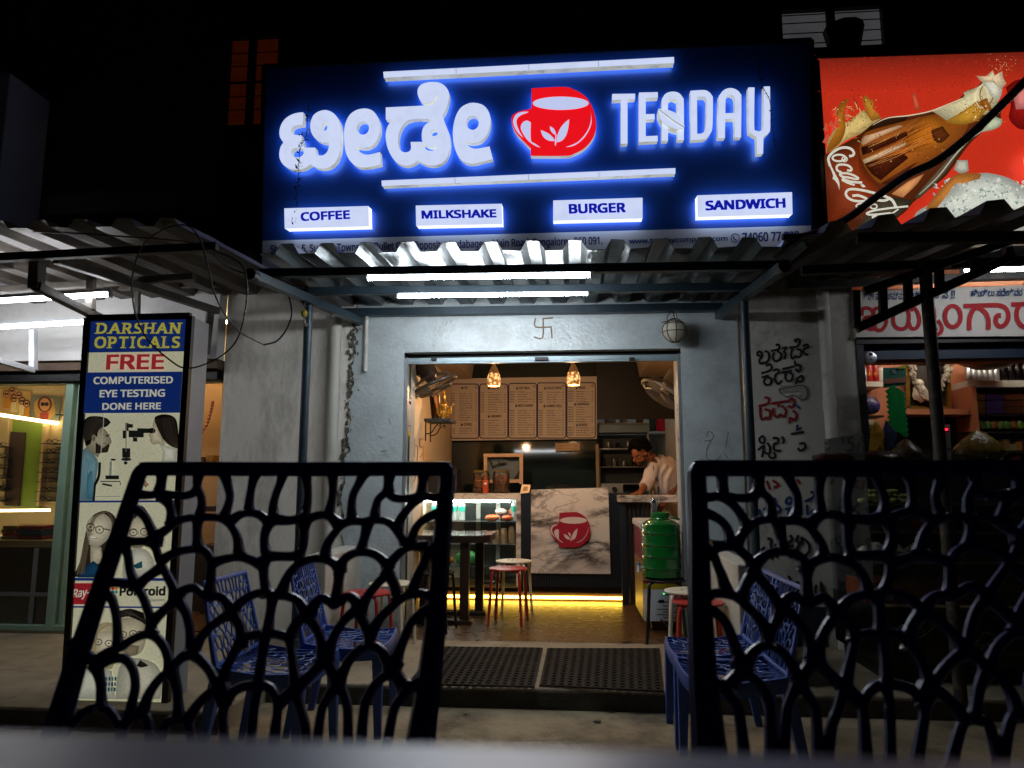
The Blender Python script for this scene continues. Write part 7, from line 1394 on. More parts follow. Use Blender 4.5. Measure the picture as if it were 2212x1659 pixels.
cp([(900, 470), (930, 460), (975, 600), (960, 620), (930, 620)], '#c9583a')
W_ = '#e2dfcc'; wl = lambda pts, w: pr.line([s1(*p) for p in pts], w, W_, 4)
wl([(630, 365), (690, 350), (706, 300), (660, 235), (560, 203), (440, 218), (320, 285), (240, 370), (226, 440), (255, 545)], 5.4); pr.poly([s1(*p) for p in [(240, 540), (275, 540), (330, 650), (390, 760), (430, 860), (432, 1010), (400, 900), (340, 820), (300, 795), (315, 740), (290, 660)]], W_, sm=3)
pr.ring(*s1(425, 400), 14, 7, 4.2, W_); pr.ring(*s1(530, 425), 5.5, 5, 2.6, W_); wl([(590, 635), (650, 640), (660, 600), (600, 545), (500, 525), (410, 535), (378, 585), (400, 640), (460, 670)], 4.6); wl([(440, 700), (560, 690), (690, 725), (790, 785), (740, 800), (600, 770), (490, 755), (440, 715)], 4.4); wl([(490, 820), (600, 875), (710, 910)], 4.2); wl([(490, 795), (650, 850), (850, 868)], 5.0)
pr.poly([s1(820, 905), s1(885, 900), s1(930, 950), s1(870, 957)], W_)
wl([(690, 1115), (780, 1110), (890, 1145), (950, 1185), (880, 1220), (720, 1212), (600, 1160), (552, 1080), (590, 1010), (690, 990), (850, 1010), (1050, 1055), (1220, 1105), (1345, 1150), (1340, 1190), (1250, 1210), (1130, 1195)], 5.2); wl([(1370, 1160), (1440, 1215), (1500, 1330)], 6)
pr.ring(*s1(870, 1310), 14, 5.5, 3.2, W_); pr.ring(*s1(1080, 1320), 7, 5, 3, W_); wl([(1720, 1318), (1400, 1350), (1100, 1395), (950, 1445), (1000, 1475), (1200, 1465), (1420, 1445), (1200, 1495), (1060, 1515), (1110, 1540), (1350, 1500)], 4.0); wl([(1150, 1552), (1300, 1530), (1540, 1375)], 3)
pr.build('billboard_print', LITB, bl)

# ---- hand-lettered wall and bakery
M_bw = mat('whitewashed wall', '#b3b0a8', .85, var=.12, vs=3, bump=.35, bs=50, dirt='#4a463e', dirt_amt=.7, ds=3)
bk_ = thing('bakery_shop', 'small bakery with hand-painted red name board, orange interior and glass counter', 'shop', (2.6, WY, 0))
bx0 = ox(1852, 800, WY); b = MB(); b.box(wx(1622) + .001, bx0, WY + .0, WY + .25, 0, 2.9); b.build('lettered_wall', M_bw, bk_)
b = MB(); b.box(wx(1622) + .001, ox(1790, 1400, WY), WY - .004, WY - .001, 0.001, P(1700, 1310, WY).z); b.build('dado', mat('dark blue dado', '#10141f', .7, var=.2), bk_)
zw, zv = zm(2950, 1300, 310, 935), zm(2940, 1840, 360, 1030); BK, RD, BU = (.016, .014, .016), (.22, .012, .016), (.008, .04, .14)
pr = Print(lambda x, y: P(x, y, WY - .0045), (0, -1, 0), .0002)
def brush(z, col, w, *ss):
    for s in ss: pr.line([z(*p) for p in s], w, col, 4)
brush(zw, BK, 5.0, [(130, 310), (95, 290), (110, 255), (145, 265), (150, 320), (120, 350), (130, 395), (165, 388)], [(165, 385), (200, 390), (236, 330), (225, 265), (190, 250)], [(265, 245), (350, 225), (348, 172), (320, 178)], [(290, 270), (280, 330), (310, 368), (360, 350), (380, 290), (340, 250)], [(395, 215), (445, 207), (410, 255), (432, 280), (420, 340)], [(485, 207), (560, 197), (600, 150), (590, 110), (545, 115), (557, 142)], [(510, 230), (495, 290), (512, 340), (550, 312), (580, 322), (612, 300), (615, 242), (570, 227)], [(640, 190), (682, 170), (697, 202), (652, 222), (645, 270), (692, 295)])
pr.mb.build('wall_lettering', PAINT, bk_, attr=True); pr = Print(lambda x, y: P(x, y, WY - .0045), (0, -1, 0), .0002)
brush(zw, BK, 5.0, [(150, 512), (240, 482), (270, 440), (240, 405), (205, 422)], [(155, 560), (225, 540)], [(200, 560), (175, 610), (202, 650), (250, 640), (262, 580), (212, 557)], [(290, 480), (332, 465), (352, 500), (312, 530), (306, 590), (342, 640), (382, 602)], [(400, 462), (530, 432)], [(390, 502), (500, 482)], [(440, 500), (426, 560), (457, 605), (502, 590), (512, 530), (472, 497)], [(540, 370), (552, 420), (592, 412), (612, 450), (582, 495), (552, 462)], [(560, 580), (622, 542), (637, 580), (602, 615), (562, 592), (552, 637)])
pr.mb.build('wall_lettering', PAINT, bk_, attr=True); pr = Print(lambda x, y: P(x, y, WY - .0045), (0, -1, 0), .0002)
brush(zw, RD, 5.6, [(190, 800), (232, 812), (222, 870), (120, 902)], [(132, 925), (132, 1000), (152, 1060), (200, 1040), (240, 1050), (247, 965), (190, 940)], [(270, 872), (440, 842)], [(340, 870), (347, 905)], [(285, 930), (292, 1000), (330, 1030), (370, 1002), (412, 1030), (437, 960), (392, 902)], [(460, 850), (502, 815), (537, 850), (512, 920), (467, 902)], [(520, 960), (562, 1000), (542, 1070), (482, 1042), (477, 1102)]); brush(zw, BU, 4, [(540, 882), (602, 930)], [(560, 1190), (615, 1160)])
pr.mb.build('wall_lettering', PAINT, bk_, attr=True); pr = Print(lambda x, y: P(x, y, WY - .0045), (0, -1, 0), .0002)
brush(zw, BK, 5.0, [(150, 1262), (120, 1290), (132, 1330), (170, 1340), (182, 1282), (152, 1255)], [(110, 1420), (172, 1372), (162, 1460), (152, 1502)], [(170, 1440), (232, 1470), (247, 1400), (217, 1342)], [(285, 1280), (342, 1287), (337, 1340), (292, 1352), (302, 1422), (372, 1432)], [(230, 1490), (262, 1520), (312, 1502), (292, 1452)], [(390, 1270), (412, 1300), (402, 1340)], [(500, 1232), (642, 1212)], [(570, 1130), (572, 1190)], [(600, 1350), (652, 1342), (662, 1400), (602, 1430), (582, 1402)])
pr.mb.build('wall_lettering', PAINT, bk_, attr=True); pr = Print(lambda x, y: P(x, y, WY - .0045), (0, -1, 0), .0002)
brush(zv, BU, 6, [(470, 340), (440, 390), (482, 412), (512, 370), (482, 337)], [(440, 470), (550, 452)], [(480, 480), (467, 540), (502, 580), (547, 550), (540, 492)], [(455, 592), (502, 620), (572, 582)], [(660, 382), (742, 342), (762, 300), (727, 277)], [(680, 430), (682, 520), (722, 532), (742, 490), (782, 512), (822, 502), (827, 402), (792, 352)], [(310, 350), (332, 420), (362, 442), (382, 482), (342, 510)], [(140, 480), (162, 560), (182, 622)], [(190, 470), (252, 462), (212, 522), (252, 592)])
pr.mb.build('wall_lettering', PAINT, bk_, attr=True); pr = Print(lambda x, y: P(x, y, WY - .0045), (0, -1, 0), .0002)
brush(zv, BK, 6, [(240, 800), (282, 822), (272, 880), (292, 960), (282, 1030)], [(200, 902), (172, 932), (202, 962), (192, 1062)], [(320, 880), (362, 872), (367, 920), (332, 942), (342, 1012)], [(490, 770), (512, 802), (482, 842), (442, 862)], [(450, 902), (522, 882)], [(480, 902), (512, 982), (482, 1012)], [(580, 770), (562, 830), (612, 852), (622, 792)], [(622, 795), (692, 852), (702, 942), (642, 1000), (582, 962), (572, 902), (612, 852)], [(470, 1230), (492, 1262), (462, 1302)], [(500, 1340), (472, 1402), (512, 1482)], [(540, 1310), (582, 1292), (552, 1342), (582, 1382), (562, 1472)], [(600, 1302), (642, 1292)], [(620, 1322), (642, 1402), (642, 1492)], [(780, 1330), (772, 1402), (812, 1432), (842, 1402), (832, 1292), (862, 1402), (832, 1442)])
pr.mb.build('wall_lettering', PAINT, bk_, attr=True); pr = Print(lambda x, y: P(x, y, WY - .0045), (0, -1, 0), .0002)
brush(zv, RD, 6, [(230, 160), (262, 242)], [(300, 150), (362, 202), (312, 222)], [(570, 140), (602, 182)], [(800, 140), (802, 212)])
brush(zw, (.30, .29, .26), 16, [(400, 700), (520, 690), (640, 690), (660, 780), (620, 800)]); brush(zw, (.05, .045, .04), 2, [(360, 700), (520, 672), (650, 660), (690, 770), (640, 830), (530, 775), (440, 790), (360, 730), (360, 700)])
pr.mb.build('wall_lettering', PAINT, bk_, attr=True)
nb = thing('name_board', 'white bakery name board with large red hand-painted lettering under the right awning', 'sign', tuple(P(2030, 720, WY - .05)))
q = [P(1851, 627, WY - .05), P(2420, 610, WY - .05), P(2420, 725, WY - .05), P(1851, 728, WY - .05)]; b = MB(); b.prism([[(p.x, p.z) for p in q]], lambda x, z: Vector((x, WY - .05, z)), (0, .045, 0)); b.build('board', mat('white board paint', '#c2c0b8', .6, var=.08, vs=5, dirt='#6d6a60', dirt_amt=.45, ds=5), nb)
zn = zm(3340, 1120, 692, 2212); pr = Print(lambda x, y: P(x, y, WY - .051), (0, -1, 0), .0003); RR = (.38, .022, .028)
brush(zn, RR, 8.5, [(170, 380), (180, 312), (240, 297), (300, 332), (310, 392)], [(312, 380), (332, 312), (390, 302), (440, 352)], [(270, 412), (212, 422), (202, 482), (242, 552), (310, 562), (332, 522)], [(332, 522), (352, 572), (420, 572), (470, 502), (472, 442), (432, 402)], [(640, 290), (580, 342), (562, 430), (582, 520), (650, 562), (722, 542), (760, 450), (752, 352), (702, 302), (640, 290)], [(760, 482), (790, 552), (850, 552), (892, 482), (882, 382), (832, 302), (790, 322)], [(1070, 302), (1082, 422), (1060, 502)], [(1130, 462), (1172, 532), (1162, 602), (1100, 632), (1062, 602), (1102, 562)])
pr.ring(*zn(1312, 405), 17, 23, 9.5, RR); brush(zn, RR, 10, [(1465, 275), (1700, 267), (1900, 267), (1990, 322), (2007, 432), (1960, 512), (1900, 530), (1852, 482), (1862, 402), (1902, 392)], [(1520, 560), (1522, 432), (1572, 317), (1640, 302), (1722, 362), (1757, 452), (1757, 555)], [(2060, 257), (2212, 250), (2400, 245)], [(2140, 272), (2112, 352), (2122, 452), (2190, 532), (2300, 540), (2380, 480), (2390, 380), (2330, 280)])
pr.text('ಶ್ರೀ ಮುಚ್ಚಮ್ಮ', zn(185, 200), zn(690, 195), zn(185, 92), BU, .02); pr.text('ಪ್ರಸನ್ನ', zn(770, 190), zn(1250, 180), zn(770, 85), BU, .02); pr.text('!!', zn(1285, 185), zn(1335, 185), zn(1285, 80), BU, .02); pr.text('ಹಿಂಡ್ಲು ಸದೇಶ್ವರ', zn(1530, 160), zn(2180, 150), zn(1530, 60), BU, .02)
pr.mb.build('name_lettering', PAINT, nb, attr=True)
b = MB(); b.box(bx0, 4.6, WY - .02, WY + .25, P(1990, 742, WY).z, P(1990, 729, WY).z); b.box(bx0, bx0 + .05, WY - .01, WY + .2, 0, P(1990, 742, WY).z); b.build('shutter_slot', M_black, bk_)
b = MB(); b.box(bx0 + .05, 4.6, WY + .06, WY + .12, P(1990, 775, WY + .06).z, P(1990, 743, WY + .06).z); b.build('rolled_shutter', mat('blue shutter', '#1c2c40', .5, .2), bk_)
YK2 = 6.4; M_or = mat('orange bakery paint', '#bd7a58', .6, var=.08)
b = MB(); b.box(bx0 + .05, 5.0, YK2, YK2 + .1, 0, 2.7); b.box(bx0 - .05, bx0 + .05, WY + .25, YK2, 0, 2.7); b.box(bx0, 5.0, WY + .25, YK2, 2.6, 2.7); b.box(bx0, 4.6, WY + .13, WY + .25, P(1990, 782, WY + .13).z, P(1990, 766, WY + .13).z); b.build('inner_wall', M_or, bk_)
b = MB(); oq(b, lambda x, y: (x, y), [(1956, 883), (2093, 883), (2093, 895), (1956, 895)], YK2 - .3, .3); b.build('ledge', M_or, bk_)
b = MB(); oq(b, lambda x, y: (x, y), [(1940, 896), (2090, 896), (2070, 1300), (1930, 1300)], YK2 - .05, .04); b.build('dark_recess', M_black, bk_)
tubelight((bx0 + .5, WY + .45, 2.42), (bx0 + 1.7, WY + .45, 2.42), 'tube light inside the bakery above its opening', glow('bakery inner tube', (1, .88, .70), 55))
YS_ = YK2 - .25
for x0_, x1_, y0_, y1_ in ((1850, 1910, 824, 835), (2090, 2330, 822, 836)): b = MB(); oq(b, lambda x, y: (x, y), [(x0_, y0_), (x1_, y0_), (x1_, y1_), (x0_, y1_)], YS_, .25); b.build('white_shelf', M_white, bk_)
G1 = 'goods on the bakery shelves'; random.seed(9)
def goods(nm, px, py, Y, r, h, m, label, cat, group=G1, prof=None):
    c = P(px, py, Y); b = MB(); b.lathe(prof or [(r * .96, .001), (r, .006), (r, h * .82), (r * .7, h * .9), (r * .7, h)], 14, c); return tag(b.build(nm, m, None, True, loc=tuple(c)), label, cat, group)
M_silv = mat('silver jar', '#b9bcc0', .25, .7); M_redt = mat('red tin', '#a01d20', .3, var=.15); M_cola = mat('dark drink bottle', '#120c10', .15); M_goldl = mat('gold label', '#c79a20', .4)
goods('jar', 1858, 824, YS_ + .1, .03, .13, M_silv, 'steel jar at the left end of the upper bakery shelf', 'jar'); goods('jar', 1866, 824, YS_ + .1, .03, .14, M_silv, 'steel jar beside the red tins on the upper bakery shelf', 'jar')
for i, x in enumerate((1878, 1891)):
    o = goods('tin', x, 824, YS_ + .1, .032, .21, M_redt, ('left' if i == 0 else 'right') + ' tall red tin with gold star on the upper bakery shelf', 'tin'); c = P(x, 808, YS_ + .066); b = MB()
    for k in range(8): a = k * math.pi / 4; b.add([c + Vector((math.cos(a - .3) * .008, 0, math.sin(a - .3) * .008)), c + Vector((math.cos(a) * .026, -.001, math.sin(a) * .026)), c + Vector((math.cos(a + .3) * .008, 0, math.sin(a + .3) * .008)), c], [(0, 1, 2, 3)])
    b.build('gold_star', M_goldl, o)
goods('jar', 1903, 824, YS_ + .1, .03, .12, M_white, 'white jar right of the red tins on the upper bakery shelf', 'jar')
for i in range(6): goods('bottle', 2093 + i * 12, 822, YS_ + .1, .026, .15, M_silv, 'silver capped bottle in the row at the left of the right bakery shelf', 'bottle', 'silver capped bottles on the bakery shelf')
for i in range(6): goods('bottle', 2168 + i * 16, 822, YS_ + .12, .036, .25, M_cola, 'dark soft drink bottle in the row at the right of the bakery shelf', 'bottle', 'dark drink bottles on the bakery shelf', [(.03, .001), (.034, .01), (.034, .11), (.03, .13), (.034, .15), (.034, .18), (.014, .23), (.014, .25)])
pan = thing('frying_pan', 'wide shallow pan hanging above the silver bottles in the bakery', 'pan', tuple(P(2140, 785, 5.9))); c = P(2140, 783, 5.9); b = MB(); b.lathe([(.02, -.05), (.12, -.045), (.20, -.005), (.235, .012), (.23, .016), (.19, .0), (.11, -.038), (.02, -.042)], 26, c); b.build('bowl', mat('worn pan metal', '#8a7a5c', .35, .7), pan, True)
for s in (-1, 1): b = MB(); b.tube([c + Vector((s * .225, -.03, .012)), c + Vector((s * .27, -.02, .03)), c + Vector((s * .27, .02, .03)), c + Vector((s * .225, .03, .012))], .008, 6, sm=4); b.build('handle', M_steeld, pan)
# framed picture with flower garland
fp = thing('framed_picture', 'gold framed picture with a thick white flower garland on the orange bakery wall', 'picture', tuple(P(2003, 883, YK2 - .1))); Yp_ = YK2 - .12; b = MB()
for a, c in (((1958, 783), (2050, 783)), ((1958, 881), (2050, 881)), ((1960, 783), (1960, 881)), ((2048, 783), (2048, 881))): b.bar(P(*a, Yp_), P(*c, Yp_), .035, .03)
b.build('frame', mat('gilt frame', '#8a6a24', .35, .6), fp); b = MB(); oq(b, lambda x, y: (x, y), [(1960, 784), (2048, 784), (2048, 880), (1960, 880)], Yp_ + .01, .01); b.build('backing', mat('dark picture ground', '#22150f', .4, var=.3, vs=12), fp)
b = MB(); c = P(1988, 850, Yp_ - .02); b.ball(c, .075, (.9, .3, 1.0), 14, lambda d: 1 + .12 * math.sin(9 * d.x + 5 * d.z)); b.ball(c + Vector((.0, 0, .085)), .04, (1, .4, 1), 10); b.build('relief_figure', mat('silver relief', '#c9c4b4', .35, .3, var=.15, vs=30), fp, True)
b = MB(); gp = smooth([P(1966, 779, Yp_ - .03), P(1972, 805, Yp_ - .04), P(1985, 840, Yp_ - .05), P(2008, 862, Yp_ - .06), P(2028, 842, Yp_ - .05), P(2044, 810, Yp_ - .04), P(2052, 783, Yp_ - .03)], 9)
for p in gp:
    for k in range(3): b.ball(p + Vector((random.gauss(0, .014), random.gauss(0, .008), random.gauss(0, .012))), random.uniform(.012, .019), n=6)
b.build('flower_garland', mat('white flowers', '#a9a294', .8, var=.3, vs=70), fp)
# hanging strip of green packs
gs = thing('hanging_candy_strip', 'zigzag strip of green candy packs hanging at the bakery opening', 'candy strip', tuple(P(1932, 793, 5.05))); Yg = 5.02
b = MB(); oq(b, lambda x, y: (x, y), [(1908, 795), (1948, 793), (1950, 789), (1957, 789), (1957, 832), (1909, 838)], Yg, .006); b.build('header_card', mat('teal card', '#1d6a55', .5, var=.1), gs)
pr = Print(lambda x, y: P(x, y, Yg - .001), (0, -1, 0)); pr.oval(1931, 803, 8, 5, (.01, .02, .02)); pr.text('tic', (1926, 802.5), (1935, 802), (1926, 799), (.7, .75, .7), .03); pr.text('tac', (1926, 807), (1936, 806.5), (1926, 803.5), (.7, .75, .7), .03); pr.poly([(1940, 791), (1956, 790), (1956, 796), (1940, 797)], (.45, .5, .04)); pr.poly([(1909, 820), (1957, 815), (1957, 826), (1909, 830)], (.30, .12, .08)); pr.build('card_print', PRINT, gs)
m = mat('green candy pack', '#12803a', .3, var=.15, vs=30)
for i in range(9):
    for s in (-1, 1):
        c = P(1934 + s * 9.5 + i * .9, 842 + i * 11.0 + (s > 0) * 5, Yg - .004); b = MB(); d = Vector((math.cos(R(38 * -s)), 0, math.sin(R(38 * -s)))); b.bar(c - d * .036, c + d * .036, .034, .012, (0, -1, 0)); b.build('candy_pack', m, gs, bevel=.003)
b = MB(); b.tube([P(1932, 793, Yg), P(1931, 770, Yg)], .002, 4); b.build('hang_string', M_black, gs)
pd = thing('padlock', 'round steel disc padlock hanging from the blue rolled shutter of the bakery', 'padlock', tuple(P(1880, 772, WY - .02))); c = P(1880, 773, WY + .01); b = MB(); b.lathe([(.03, -.012), (.043, -.008), (.043, .008), (.03, .012)], 22, c, (0, -1, 0)); b.build('lock_body', mat('padlock steel', '#b9bcc4', .3, .8), pd, True)
b = MB(); b.lathe([(.013, .0), (.013, .004)], 12, c + Vector((0, -.0115, .024)), (0, -1, 0)); b.box(c.x - .003, c.x + .003, c.y - .016, c.y - .0125, c.z - .018, c.z - .004); b.build('keyhole', M_black, pd)
def bag(nm, px, py, Y, w, h, d, m, label, sd, top=1.0):
    c = P(px, py, Y); b = MB(); random.seed(sd); f = [random.uniform(0, 6) for _ in range(4)]
    b.ball((0, 0, 0), 1, n=22, fn=lambda q: 1 + .07 * math.sin(q.x * 11 + f[0]) * math.cos(q.z * 9 + f[1]) + .05 * math.sin(q.y * 15 + q.z * 7 + f[2]))
    for v in b.v: t = (v.z + 1) / 2; k = 1 - top * max(0, t - .25) * .8; v.x, v.y, v.z = c.x + v.x * w / 2 * k, Y + v.y * d / 2 * k, c.z + max(0, t) * h + .001
    return tag(b.build(nm, m, None, True, loc=tuple(c)), label, 'bag')
M_poly = lambda n, col, s: mat(n, col, .18, var=.5, vs=s, bump=.5, bs=s * 1.5)
bag('candy_bag', 1880, 896, YK2 - .3, .17, .15, .1, M_poly('violet sweets', '#3d3f7a', 45), 'bag of violet wrapped sweets on the left bakery shelf', 3, .1); bag('snack_bag', 1880, 934, YK2 - .4, .16, .11, .1, M_poly('mixed snack', '#7a6a4a', 40), 'clear bag of mixed snacks below the violet sweets', 4, .2)
b = MB(); oq(b, lambda x, y: (x, y), [(1853, 897), (1910, 897), (1910, 901), (1853, 901)], YK2 - .4, .35); oq(b, lambda x, y: (x, y), [(1853, 935), (1910, 935), (1910, 939), (1853, 939)], YK2 - .5, .45); b.build('side_shelf', M_steeld, bk_)
for y in (895, 932, 975, 1010):
    b = MB(); oq(b, lambda x, y: (x, y), [(2100, y), (2330, y), (2330, y + 4), (2100, y + 4)], YS_ - .05, .3); b.build('goods_shelf', M_steeld, bk_)
b = MB(); b.box(ox(2093, 900, YS_), ox(2102, 900, YS_), YS_ - .08, YS_ + .25, 0, P(2100, 836, YS_).z); b.build('shelf_upright', M_or, bk_)
for row, (y, h) in enumerate(((894, 15), (879, 14), (864, 13))):
    for k, (x0_, x1_, col, nm2) in enumerate(((2106, 2128, '#8a6a2a', 'gold'), (2131, 2168, '#4a3a8a', 'violet'), (2170, 2210, '#5a3424', 'brown'))):
        a, c = P(x0_ + (row == 0 and k == 1) * 3, y, YS_ - .03), P(x1_, y - h, YS_ - .03); b = MB(); b.box(a.x, c.x, YS_ - .03, YS_ + .12, a.z, c.z - .002)
        tag(b.build('biscuit_box', mat('box %s %d' % (nm2, row), col, .35, var=.3, vs=25), None, loc=tuple(a), bevel=.003), '%s biscuit box, %s of its pile on the right bakery shelf' % (nm2, ('lowest', 'middle', 'topmost')[row]), 'box', 'biscuit boxes on the bakery shelf')
for i in range(7):
    c = P(2118 + i * 14, 931, YS_); o_ = goods('packet', 2118 + i * 14, 931, YS_, .035, .09, M_poly('green pack %d' % i, ('#6a8a34', '#4a7a3a', '#8a5a34')[i % 3], 40), 'shiny rolled snack packet in the row on the middle right bakery shelf', 'packet', 'rolled snack packets on the bakery shelf', [(.012, .0), (.035, .02), (.036, .05), (.03, .075), (.012, .09)])
for i in range(9):
    for k, y in enumerate((974, 1009)):
        a = P(2104 + i * 13, y, YS_ - .02); b = MB(); hh = .055 + .02 * ((i * 7 + k) % 3); b.box(a.x, a.x + .05, YS_ - .02, YS_ + .1, a.z, a.z + hh); tag(b.build('snack_carton', mat('carton %d %d' % (i, k), ('#8a6a34', '#a3762c', '#6a3a24', '#8c8468', '#5a2c2c')[(i * 3 + k) % 5], .35, var=.4, vs=60), None, loc=tuple(a), bevel=.003), 'small snack carton in the row on the %s right bakery shelf' % ('fourth', 'lowest')[k], 'box', 'snack cartons on the lower bakery shelves')
# glass sweet counter
X0, Y0, Y1 = 1.70, 4.32, 4.98; ztc = P(1990, 934, Y0).z; sc_ = thing('sweet_counter', 'glass bakery counter with steel shelves of sweets and black floral lower front', 'counter', (3.0, 4.6, 0)); M_gc = glass('counter glass', (.88, .9, .88), .012)
zr = [P(1990, y, Y0).z for y in (1004, 1089, 1149, 1214, 1309)]
b = MB(); b.box(X0, 5.2, Y0, Y0 + .006, zr[4], ztc); b.build('front_glass', M_gc, sc_); b = MB(); b.box(X0, X0 + .006, Y0 + .007, Y1, zr[4], ztc); b.build('side_glass', M_gc, sc_)
for z in zr[:1]: b = MB(); b.box(X0 + .01, 5.2, Y0 + .01, Y1, z - .008, z); b.build('top_glass', M_gc, sc_)
for z in zr[1:4]: b = MB(); b.box(X0 + .01, 5.2, Y0 + .014, Y1 - .02, z - .008, z); b.build('glass_shelf', M_gc, sc_); b = MB(); b.box(X0 + .01, 5.2, Y0 + .009, Y0 + .0135, z - .010, z + .003); b.build('shelf_trim', mat('shelf trim', '#c9c9c4', .3, .4), sc_)
b = MB(); b.box(X0 + .02, 5.2, Y1 - .018, Y1, zr[4] + .001, zr[0] - .01); b.build('back_panel', mat('dark counter back', '#141414', .35), sc_); b = MB(); b.box(X0, 5.2, Y0 - .004, Y1, .10, zr[4]); b.build('lower_body', mat('black gloss front', '#0a0a0b', .2), sc_); b = MB(); b.box(X0 + .05, 5.2, Y0 + .05, Y1, .0015, .099); b.build('plinth', M_black, sc_); b = MB(); b.box(X0 - .003, 5.2, Y0 - .010, Y0 - .005, zr[4] - .006, zr[4] + .01); b.build('trim', mat('bright trim', '#b9b9b4', .2, .9), sc_)
zf = zm(2900, 1780, 1132, 2212); pr = Print(lambda x, y: P(x, y, Y0 - .006), (0, -1, 0), .0003); FG = (.16, .16, .155)
for s_, w in (([(1350, 1390), (1270, 1395), (1240, 1360), (1290, 1330), (1380, 1340), (1450, 1390), (1420, 1420)], 3), ([(1350, 1500), (1380, 1440), (1460, 1400), (1540, 1330), (1640, 1320), (1720, 1340), (1730, 1370), (1690, 1390)], 3), ([(1620, 1380), (1700, 1450), (1800, 1485), (1920, 1480), (2050, 1460), (2100, 1465)], 2.4), ([(1880, 1430), (1880, 1400), (1930, 1390), (1990, 1420), (1960, 1440)], 2.4), ([(1640, 1500), (1720, 1560), (1640, 1565)], 2.4), ([(2060, 1545), (2212, 1545)], 1.6), ([(2060, 1565), (2212, 1565)], 1.6), ([(1112, 1280), (1120, 1400)], 2)): pr.line([zf(*p) for p in s_], w, FG, 4)
for x, y, a in ((1370, 1320, .5), (1740, 1420, .2), (1690, 1420, -.6), (1850, 1455, -1), (2060, 1470, 0), (2020, 1500, .9), (1890, 1500, -.8), (1940, 1490, .8), (1340, 1440, 1.3), (1800, 1500, .6)): c = zf(x, y); d = (math.cos(a) * 9, math.sin(a) * 9); n = (-math.sin(a) * 3.4, math.cos(a) * 3.4); pr.poly([(c[0] - d[0], c[1] - d[1]), (c[0] + n[0], c[1] + n[1]), (c[0] + d[0], c[1] + d[1]), (c[0] - n[0], c[1] - n[1])], FG, sm=3, corner=100)
pr.text('9077', zf(1445, 1275), zf(1530, 1275), zf(1445, 1240), (.20, .19, .05), .02); pr.text('28', zf(2165, 1285), zf(2230, 1285), zf(2165, 1245), (.20, .19, .05), .02)
pr.build('floral_print', PRINT, sc_)
for i in range(6):
    c = P(2010 + i * 31, 1146, Y0 + .2); b = MB(); b.box(c.x - .06, c.x + .06, Y0 + .12, Y0 + .32, zr[2] + .001, zr[2] + .05 + .02 * (i % 3)); tag(b.build('sweet_box', mat('sweet box %d' % i, ('#7a2a1c', '#6a5a3a', '#3a4a2a')[i % 3], .4, var=.35, vs=30), None, loc=tuple(c), bevel=.004), 'flat sweet box in the row on the second counter shelf', 'box', 'sweet boxes on the second counter shelf')
M_sw1 = mat('pale green sweet', '#b5b060', .6, var=.2, vs=40); M_sw2 = mat('cream sweet ball', '#d9d6b4', .5, var=.1); random.seed(31)
for i in range(34):
    row = 0 if i < 15 else (1 if i < 26 else 2); k = i - (0, 15, 26)[row]; c = P(1856 + k * 8.6 + row * 12, 1087, Y0 + .14); b = MB(); b.ball(c + Vector((0, random.uniform(-.03, .03), .017 + row * .026)), .019, (1.15, .8, .78), 8); tag(b.build('sweet', M_sw1, None, True, loc=tuple(c)), 'small pale green sweet in the long heap on the upper counter shelf', 'sweet', 'pale green sweets heaped on the counter shelf')
for i in range(7): c = P(2087 + (i % 4) * 12.5 + (i > 3) * 6, 1087, Y0 + .12); b = MB(); b.ball(c + Vector((0, .0, .019 + (i > 3) * .026)), .023, (1, 1, .85), 10); tag(b.build('sweet_ball', M_sw2, None, True, loc=tuple(c)), 'round cream sweet ball in the small pile on the upper counter shelf', 'sweet', 'cream sweet balls on the counter shelf')
for i, (px, w, lab) in enumerate(((1885, .17, 'white fluffy coconut sweet heap at the left of the middle counter shelf'), (1935, .13, 'smaller white coconut sweet heap beside the left one'), (1985, .15, 'grey white coconut sweet heap right of the pole'))):
    c = P(px, 1211, Y0 + .15); b = MB(); b.ball((c.x, c.y, zr[3] + .03), w / 2, (1, .7, .75), 22, lambda d: 1 + .16 * math.sin(13 * d.x + i) * math.sin(11 * d.z) + random.uniform(-.12, .12)); tag(b.build('coconut_sweet', mat('coconut sweet', '#dad6c8', .9, var=.3, vs=70), None, True, loc=tuple(c)), lab, 'sweet')
for i in range(8):
    c = P(2052 + i * 16, 1210, Y0 + .12); b = MB(); b.tube([c + Vector((.022 * math.cos(t) * (1 - t * .05), 0, .024 + .022 * math.sin(t) * (1 - t * .05))) for t in [k * .5 for k in range(20)]], .008, 6); tag(b.build('fried_spiral', mat('fried snack', '#7a5a24', .5, var=.3, vs=40), None, True, loc=tuple(c)), 'fried spiral snack in the row at the right of the middle counter shelf', 'snack', 'fried spirals on the counter shelf')
for px, w, col, lab in ((1920, .34, '#7a3a14', 'orange brown sweet tray at the left of the lower counter shelf'), (2040, .3, '#5a2418', 'dark red tray of sweets on the lower counter shelf')): c = P(px, 1300, Y0 + .2); b = MB(); b.box(c.x - w / 2, c.x + w / 2, Y0 + .1, Y0 + .4, zr[4] + .001, zr[4] + .12); tag(b.build('sweet_tray', mat('tray ' + col, col, .5, var=.3, vs=20), None, loc=tuple(c), bevel=.006), lab, 'tray')
